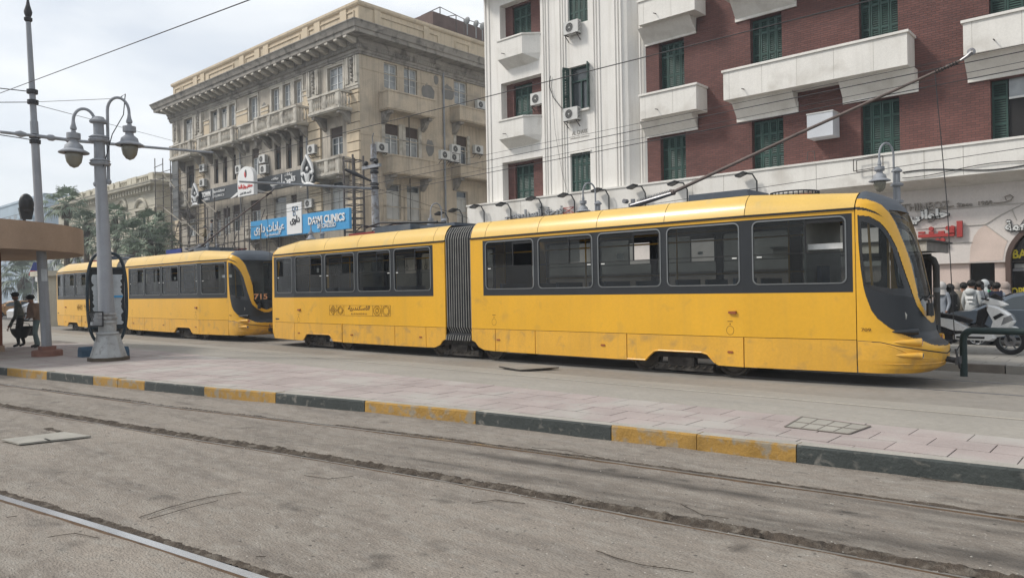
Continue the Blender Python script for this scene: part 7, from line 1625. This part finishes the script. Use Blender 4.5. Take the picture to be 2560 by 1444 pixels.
for px, py, yy, lb, ci, hr, hcol, fc in PEO:
    q = at(px, py, Y=yy); gz = .14 if yy > 26 else .0; hh = max(1.5, min(1.82, (q.z+.04-gz)*1.0))
    nm, c = CW[ci]; tp = cloth(nm, c); ex = []
    if nm == 'palegrey': ex.append(('backpack', MB().box(-.15, .15, -.30, -.13, 1.0, 1.42).box(-.13, -.09, -.13, .12, 1.38, 1.44).box(.09, .13, -.13, .12, 1.38, 1.44), cloth('navy', (.02, .025, .05))))
    if nm == 'hoodie': ex.append(('hood', MB().ball((0, -.10, 1.42), .13, 10, 6, (1.1, .7, .8)), tp)); ex.append(('back_print', MB().box(-.10, .10, -.155, -.145, 1.22, 1.30).box(-.06, .08, -.155, -.145, 1.12, 1.17), WHITEP))
    if nm == 'plaid': ex.append(('bag', MB().box(.12, .22, -.18, .05, .80, 1.08), cloth('yellow', (.5, .45, .03))))
    if nm in ('pattern', 'beige'):
        bars = MB(); rr = random.Random(4)
        for i in range(70): a = rr.uniform(0, 2*PI); z = rr.uniform(.6, 1.36); r = .205; w_ = rr.uniform(.12, .3); bars.tube([(r*math.cos(a)*.95, r*math.sin(a)*.78, z), (r*math.cos(a+w_)*.95, r*math.sin(a+w_)*.78, z+rr.choice((0, .05)))], .008, 4)
        ex.append(('dress_pattern', bars, cloth('offwhite', (.55, .53, .48) if nm == 'pattern' else (.12, .11, .1)))); ex.append(('dress', MB().lathe((0, 0, .35), [(.26, 0), (.2, .5), (.175, .75), (.19, .98), (.12, 1.08)], 16), cloth('dress_'+nm, (.03, .03, .03) if nm == 'pattern' else (.2, .17, .14))))
    person(lb, (q.x, yy, gz), fc, hh, tp, cloth('dark_jeans', (.03, .035, .045)), None, hr, cloth('scarf%.2f' % hcol[0], hcol) if hcol else None, 'people waiting before the shop', skirt=(hr == 'scarf'), extras=ex)
for px, py, lb in ((513, 588, 'worker in yellowish vest on the scaffold'), (530, 574, 'worker in pale shirt higher on the scaffold')):
    q = at(px, py, Y=26.6); person(lb, (q.x, 26.6, q.z-.95), 2.5, 1.68, cloth('ochre', (.16, .13, .07)) if px == 513 else cloth('lightgrey', (.38, .39, .40)), cloth('dark_trouser', (.028, .026, .024)), None, 'short')
# ================================================================== ISLAND FURNITURE, SCOOTER, CARS
GRN = mat('rail_green', (.018, .035, .034), rough=.5, var=.2, scale=6)
rp = Vector((-2.92, 15.5, 0)); zr = at(2440, 826, Y=15.5).z; t = thing('pipe_railing', 'thick dark green bent pipe railing in front of the scooter', 'railing', tuple(rp))
r_ = .16; pts = [rp, rp+Vector((0, 0, zr-r_))]+[rp+Vector((r_-r_*math.cos(a), 0, zr-r_+r_*math.sin(a))) for a in [PI/2*i/7 for i in range(1, 8)]]+[rp+Vector((3.6, 0, zr))]
MB().tube(pts, .062, 14).build('pipe', GRN, t, smooth=True); MB().tube([rp+Vector((3.4, 0, 0)), rp+Vector((3.4, 0, zr))], .06, 12).build('post', GRN, t, smooth=True)
# tram shelter behind the nose
st = thing('tram_shelter', 'dark tram stop shelter roof on a bent pipe behind the tram nose', 'shelter', (-4.6, 17.5, 0))
c0 = at(2316, 612, Y=16.9); c1 = at(2372, 640, X=c0.x); zt7 = at(2316, 602, Y=16.9).z; zb7 = at(2316, 627, Y=16.9).z
SHD = mat('shelter_dark', (.045, .042, .038), rough=.8, var=.2, scale=3); SHF = mat('shelter_fascia', (.16, .145, .13), rough=.8, var=.2, scale=4)
yb7 = min(c1.y, 20.2)
MB().box(c0.x-3.2, c0.x, 16.9, 16.95, zb7, zt7).build('front_fascia', BAL, st); MB().box(c0.x-.05, c0.x+.002, 16.95, yb7, zb7, zt7).build('end_fascia', SHF, st)
MB().box(c0.x-3.25, c0.x+.06, 16.85, yb7+.1, zt7, zt7+.035).build('roof_sheet', SHD, st); MB().box(c0.x-3.2, c0.x-.05, 16.95, yb7, zb7+.02, zb7+.05).build('ceiling', SHD, st)
ps = at(2341, 700, Y=17.9); MB().tube([(ps.x, 17.9, .14), (ps.x, 17.9, zb7-.30), (ps.x-.05, 17.9, zb7-.16), (ps.x-.16, 17.9, zb7-.09), (ps.x-1.6, 17.9, zb7-.07)], .068, 12).build('bent_pipe', SHD, st, smooth=True)
ps2 = at(2330, 660, Y=19); MB().box(ps.x-.9, ps.x-.25, 18.6, 18.66, .14, zb7).build('back_panel', DARK, st)
MB().lathe((ps.x, 17.9, 1.5), [(.069, 0), (.074, .0), (.074, .10), (.069, .10)], 12).build('pipe_band', ALU, st)
# scooter
WHP = mat('scooter_white', (.70, .71, .71), rough=.3, var=.04, coat=.5); SEATK = mat('seat_black', (.014, .014, .015), rough=.6)
SP_ = Vector((-3.42, 18.75, .15)); sco = thing('scooter', 'white maxi scooter parked on the island beside the tram nose', 'scooter', tuple(SP_))
def sc_(x, y, z): return (SP_.x+x, SP_.y+y, SP_.z+z)
for nm, wx in (('front_wheel', .76), ('rear_wheel', -.66)):
    w = MB().lathe(sc_(wx, 0, .29), [(.20, -.05), (.27, -.055), (.29, -.02), (.29, .02), (.27, .055), (.20, .05), (.20, -.05)], 30, axis='y').build(nm, RUBBER, sco, smooth=True)
    m = MB().lathe(sc_(wx, 0, .29), [(.05, -.05), (.05, .05)], 12, axis='y').lathe(sc_(wx, 0, .29), [(.185, -.04), (.205, -.04), (.205, .04), (.185, .04)], 24, axis='y')
    for i in range(6): a = PI/3*i; m.bar(sc_(wx+.04*math.cos(a), -.02, .29+.04*math.sin(a)), sc_(wx+.19*math.cos(a), -.02, .29+.19*math.sin(a)), .035, .03)
    m.build('rim', ALU, w)
    MB().lathe(sc_(wx, -.06, .29), [(.06, 0), (.115, 0), (.115, .006), (.06, .006)], 20, axis='y').build('brake_disc', STEEL, w)
def side(pts, w, nm, mt, y0=0): 
    m = MB(); n = len(pts); cx = sum(p[0] for p in pts)/n; cz = sum(p[1] for p in pts)/n
    for s in (-1, 1):
        a = [sc_(x, s*w*.55+y0, z) for x, z in pts]; b = [sc_(cx+(x-cx)*.86, s*w+y0, cz+(z-cz)*.82) for x, z in pts]
        m.add(a+b, [(i, (i+1) % n, n+(i+1) % n, n+i) if s < 0 else (n+i, n+(i+1) % n, (i+1) % n, i) for i in range(n)]+[tuple(range(n, 2*n)) if s < 0 else tuple(range(2*n-1, n-1, -1))])
    m.add([sc_(x, -w*.55+y0, z) for x, z in pts]+[sc_(x, w*.55+y0, z) for x, z in pts], [(i, n+i, n+(i+1) % n, (i+1) % n) for i in range(n)])
    return m.build(nm, mt, sco, smooth=True)
side([(-1.0, .74), (-.95, .86), (-.62, .80), (-.25, .74), (.02, .56), (.0, .46), (-.22, .46), (-.5, .58), (-.8, .62)], .17, 'rear_body', WHP)
side([(-.30, .30), (.45, .28), (.52, .34), (.52, .44), (-.05, .46), (-.30, .42)], .19, 'floorboard', WHP)
side([(-.98, .70), (-.55, .56), (-.25, .46), (-.05, .46), (-.05, .40), (-.3, .38), (-.72, .50), (-.98, .62)], .185, 'dark_side_cover', SEATK)
side([(.50, .72), (.70, .86), (.62, .90), (.46, .80)], .175, 'shield_vent', SEATK)
side([(-.25, .33), (.36, .33), (.36, .38), (-.25, .38)], .20, 'trim_strip', SEATK)
side([(.42, .34), (.66, .40), (.86, .70), (.80, .84), (.56, 1.04), (.36, 1.10), (.34, .98), (.46, .70), (.40, .48)], .16, 'front_shield', WHP)
side([(.30, .66), (.42, .98), (.34, 1.02), (.18, .94), (.14, .66), (.24, .5)], .12, 'inner_shield', SEATK)
side([(.60, .60), (.86, .74), (.80, .86), (.66, .80)], .165, 'headlight', mat('headlamp', (.20, .21, .22), rough=.15, spec=.7))
side([(-.98, .86), (-.94, .92), (-.66, .90), (-.46, .86), (-.1, .80), (.08, .72), (.02, .64), (-.25, .72), (-.62, .79)], .13, 'seat', SEATK)
side([(.50, .56), (.66, .62), (.86, .60), (1.02, .50), (1.08, .44), (.92, .50), (.78, .48), (.66, .42)], .075, 'front_fender', WHP)
side([(.24, 1.10), (.38, 1.22), (.62, 1.14), (.74, 1.06), (.66, 1.02), (.40, 1.06)], .12, 'handlebar_cowl', WHP)
side([(.38, 1.22), (.50, 1.32), (.66, 1.16), (.60, 1.14)], .08, 'fly_screen', glassmat('smoke_screen', (.03, .03, .03), alpha=.3))
MB().tube([sc_(.30, -.30, 1.20), sc_(.40, -.1, 1.16), sc_(.40, .1, 1.16), sc_(.30, .30, 1.20)], .018, 8).build('handlebar', SEATK, sco)
for s in (-1, 1): MB().tube([sc_(.36, s*.22, 1.20), sc_(.34, s*.30, 1.36), sc_(.34, s*.33, 1.42)], .008, 6).ball(sc_(.33, s*.36, 1.44), .085, 10, 7, (.35, 1.25, .7)).build('mirror', SEATK, sco, smooth=True)
MB().tube([sc_(.76, -.08, .29), sc_(.60, -.08, .70)], .026, 8).tube([sc_(.76, .08, .29), sc_(.60, .08, .70)], .026, 8).build('fork', SEATK, sco)
MB().box(*[SP_.x-.8, SP_.x-.25], SP_.y-.12, SP_.y+.12, SP_.z+.22, SP_.z+.48).build('engine', DARKM, sco); MB().tube([sc_(-.3, -.16, .24), sc_(-.9, -.17, .34)], .05, 10).build('exhaust', DARKM, sco, smooth=True)
MB().tube([sc_(-.1, -.12, .3), sc_(-.22, -.26, .0)], .012, 6).build('side_stand', DARKM, sco); MB().box(SP_.x+.50, SP_.x+.505, SP_.y-.1, SP_.y+.1, SP_.z+.42, SP_.z+.52).build('plate', ALU, sco)
# cars
def car(label, loc, rz, colr, nm, L=4.3, det=True, name='parked_car'):
    t = thing(name, label, 'car', (0, 0, 0)); pm = mat('car_'+nm, colr, rough=.28, var=.04, metal=.35, coat=.6)
    W_2 = .86
    prof = [(-2.1, .62), (-2.12, .80), (-1.95, .92), (-1.45, .98), (-.62, 1.36), (-.2, 1.44), (.6, 1.44), (1.2, 1.33), (1.75, 1.02), (2.08, .95), (2.13, .60)]   # front is -x
    low = [(-2.1, .30), (-2.1, .62), (2.13, .60), (2.1, .30)]
    def arch(cx): return [(cx-.36*math.cos(PI*i/8), .30+.36*math.sin(PI*i/8)) for i in range(9)]
    body = [(-2.08, .24)]+arch(-1.32)+arch(1.32)+[(2.08, .26), (2.14, .60), (2.08, .94), (1.75, 1.0), (-1.45, .96), (-1.95, .88), (-2.13, .72)]
    m = MB(); n = len(body)
    def yw(x, z): return W_2*(1-.10*max(0, (abs(x)-1.5)/.7)**2)*(1-.05*max(0, (z-.75)/.3))
    for s in (-1, 1):
        vs = [(x, s*yw(x, z), z) for x, z in body]; m.add(vs+[(x, s*(yw(x, z)-.12), z) for x, z in body], [tuple(range(n)) if s < 0 else tuple(range(n-1, -1, -1))]+[(i, n+i, n+(i+1) % n, (i+1) % n) for i in range(n)])
    top = [(-2.08, .24), (-2.13, .72), (-1.95, .88), (-1.45, .96)]; m.sheet([[(x, -yw(x, z), z) for x, z in top], [(x, 0, z+.03) for x, z in top], [(x, yw(x, z), z) for x, z in top]])
    top = [(1.75, 1.0), (2.08, .94), (2.14, .60), (2.08, .26)]; m.sheet([[(x, -yw(x, z), z) for x, z in top], [(x, 0, z+.03) for x, z in top], [(x, yw(x, z), z) for x, z in top]])
    m.build('body', pm, t, smooth=True)
    cab = [(-1.45, .96), (-.62, 1.36), (-.2, 1.44), (.6, 1.44), (1.2, 1.33), (1.75, 1.0)]
    def cw(z): return W_2*.95-(z-.96)*.42
    m = MB(); rows = [[(x, -cw(z)*q, z+.03*(1-abs(q))) for x, z in cab] for q in (1, .5, 0, -.5, -1)]; m.sheet(rows); 
    gl = m.build('roof', pm, t, smooth=True)
    G_ = mat('car_glass', (.02, .03, .035), rough=.08, spec=.8)
    for a, b in ((0, 1), (4, 5)):
        (x0, z0), (x1, z1) = cab[a], cab[b]; dx = .02 if a else -.02
        MB().add([(x0+dx, -cw(z0)*.9, z0+.05), (x1+dx, -cw(z1)*.88, z1+.035), (x1+dx, cw(z1)*.88, z1+.035), (x0+dx, cw(z0)*.9, z0+.05)], [(0, 1, 2, 3)]).build('windscreen', G_, t)
    for s in (-1, 1):
        MB().add([(x, s*(cw(z)), z) for x, z in cab], [tuple(range(6))]).build('window_pillars', pm, t)
        for q in ([(-1.12, 1.0), (-.55, 1.30), (-.18, 1.37), (.22, 1.37), (.22, 1.0)], [(.30, 1.0), (.30, 1.37), (.62, 1.37), (1.1, 1.28), (1.42, 1.02)]):
            MB().add([(x, s*(cw(z)+.008), z) for x, z in q], [tuple(range(len(q)))]).build('side_window', G_, t)
        MB().ball((-.92, s*(W_2+.08), 1.03), .10, 10, 7, (.8, 1.1, .75)).build('mirror', pm, t, smooth=True)
        MB().box(-.02, .16, s*W_2, s*(W_2+.02), .80, .83).build('door_handle', pm, t); MB().box(.24, .25, s*(W_2-.003), s*(W_2+.002), .35, .98).box(-.95, -.94, s*(W_2-.003), s*(W_2+.002), .35, .98).build('door_gap', RUBBER, t)
        MB().ball((-2.0, s*.62, .70), .15, 10, 6, (.7, 1.1, .6)).build('headlight', ALU, t, smooth=True); MB().ball((2.05, s*.64, .76), .13, 8, 6, (.5, 1, .7)).build('tail_light', REDT, t)
        for wx in (-1.32, 1.32):
            w = MB().lathe((wx, s*.76, .31), [(.20, -.10*s*-1), (.30, .10*s), (.31, .04*s), (.31, -.09*s), (.2, -.1*s)], 26, axis='y').build('wheel', RUBBER, t, smooth=True)
            m = MB().lathe((wx, s*.83, .31), [(0, 0), (.06, .0)], 12, axis='y').lathe((wx, s*.82, .31), [(.19, 0), (.215, .01*s), (.215, -.06*s)], 24, axis='y')
            for i in range(5):
                a = 2*PI*i/5+.3; m.bar((wx+.03*math.cos(a), s*.83, .31+.03*math.sin(a)), (wx+.13*math.cos(a), s*.83, .31+.13*math.sin(a)), .05, .03)
                for da in (-.32, .32): m.bar((wx+.12*math.cos(a), s*.83, .31+.12*math.sin(a)), (wx+.20*math.cos(a+da), s*.83, .31+.20*math.sin(a+da)), .035, .03)
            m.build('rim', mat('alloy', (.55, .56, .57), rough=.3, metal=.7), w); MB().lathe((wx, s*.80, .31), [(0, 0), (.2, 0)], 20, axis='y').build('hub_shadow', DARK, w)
    MB().box(-1.9, 1.9, -.7, .7, .2, .4).build('underbody', RUBBER, t)
    t.location = loc; t.rotation_euler = (0, 0, rz); t.scale = (L/4.3,)*3; return t
q = at(2440, 845, Y=22.0); car('grey blue car with alloy wheels parked behind the scooter', (q.x+1.34, 22.9, 0), 0, (.075, .095, .12), 'greyblue')
car('silver car partly hidden between the tram nose and the scooter seat', (q.x-3.9, 23.4, 0), PI, (.42, .43, .44), 'silver')
q = at(30, 795, Z=0); car('white and orange taxi passing behind the two men', (q.x-1.0, q.y+.4, 0), PI*.52, (.55, .30, .12), 'taxi', name='passing_car')
q = at(108, 800, Z=0); car('white car beyond the leaning pole', (q.x, q.y, 0), PI*.5, (.6, .6, .6), 'white')
# kiosk and flag at the far left
q = at(126, 815, Z=0); t = thing('kiosk', 'narrow cream kiosk with a flat roof beside the tail of the rear tram', 'kiosk', (q.x, q.y, 0)); zk = at(126, 690, X=q.x).z
MB().box(q.x-1.2, q.x+.6, q.y-.3, q.y+2.4, 0, zk).build('wall', CRM, t); MB().box(q.x-1.5, q.x+.9, q.y-.6, q.y+2.7, zk, zk+.3).build('roof', CRM2, t); MB().box(q.x+.601, q.x+.62, q.y+.2, q.y+1.2, 1.2, 2.2).build('hatch', DARKM, t)
q = at(78, 720, Y=20); t = thing('flag', 'blue and red flag hanging from a pole in the distance', 'flag', (q.x, 20, 0)); zf = at(78, 655, Y=20).z; zg = at(78, 692, Y=20).z
MB().tube([(q.x, 20, 0), (q.x-.3, 20.3, zf)], .06, 6).build('flag_pole', GREYP, t)
wv = lambda u, v: (q.x+.1*math.sin(u*3), 20.2+u*1.1-.4*v, zf-v*(zf-zg)*.9-.2*u*u)
MB().sheet([[wv(i/8, j/6*.62) for i in range(9)] for j in range(7)]).build('blue_half', mat('flag_blue', (.03, .05, .22), rough=.8), t); MB().sheet([[wv(i/8, .62+j/6*.38) for i in range(9)] for j in range(7)]).build('red_half', mat('flag_red', (.42, .03, .04), rough=.8), t)
q = at(90, 690, Y=25); t = thing('route_sign', 'small white road sign between the flag and the pole', 'sign', (at(98, 700, Y=16).x, 16, 0)); a = at(88, 683, Y=16); b = at(104, 703, Y=16)
MB().box(a.x, b.x, 16, 16.05, b.z, a.z).build('plate', ACW, t); MB().tube([((a.x+b.x)/2, 16.08, 0), ((a.x+b.x)/2, 16.08, a.z)], .05, 6).build('post', GREYP, t)
q = at(432, 638, Y=24); t = thing('blue_shop_board', 'small blue board with yellow Arabic letters above the second tram', 'sign', (q.x, 24, q.z)); a, b = at(415, 635, Y=24), at(452, 645, Y=24)
MB().box(a.x, b.x, 24, 24.1, b.z-.4, a.z+.3).build('board', mat('board_blue', (.02, .04, .20)), t); put_text(arab('د م م ش'), .3, ((a.x+b.x)/2, 23.98, (a.z+b.z)/2), YS, t, 'lettering', fit=(b.x-a.x)*.8, fith=.35, extr=.01, bold=.01)
# ================================================================== HAZE
hz = bpy.data.materials.new('haze_air'); hz.use_nodes = True; nt2_ = hz.node_tree; nt2_.nodes.clear(); _oo = nt2_.nodes.new('ShaderNodeOutputMaterial'); _v = nt2_.nodes.new('ShaderNodeVolumePrincipled')
_v.inputs['Color'].default_value = (.86, .92, 1, 1); _v.inputs['Density'].default_value = .0011; _v.inputs['Anisotropy'].default_value = .2; nt2_.links.new(_v.outputs[0], _oo.inputs['Volume'])
o = MB().box(-425, 325, -125, 425, -1.6, 30).build('haze', hz); props(o, 'thin pale city haze over the street', 'haze', None, 'stuff')
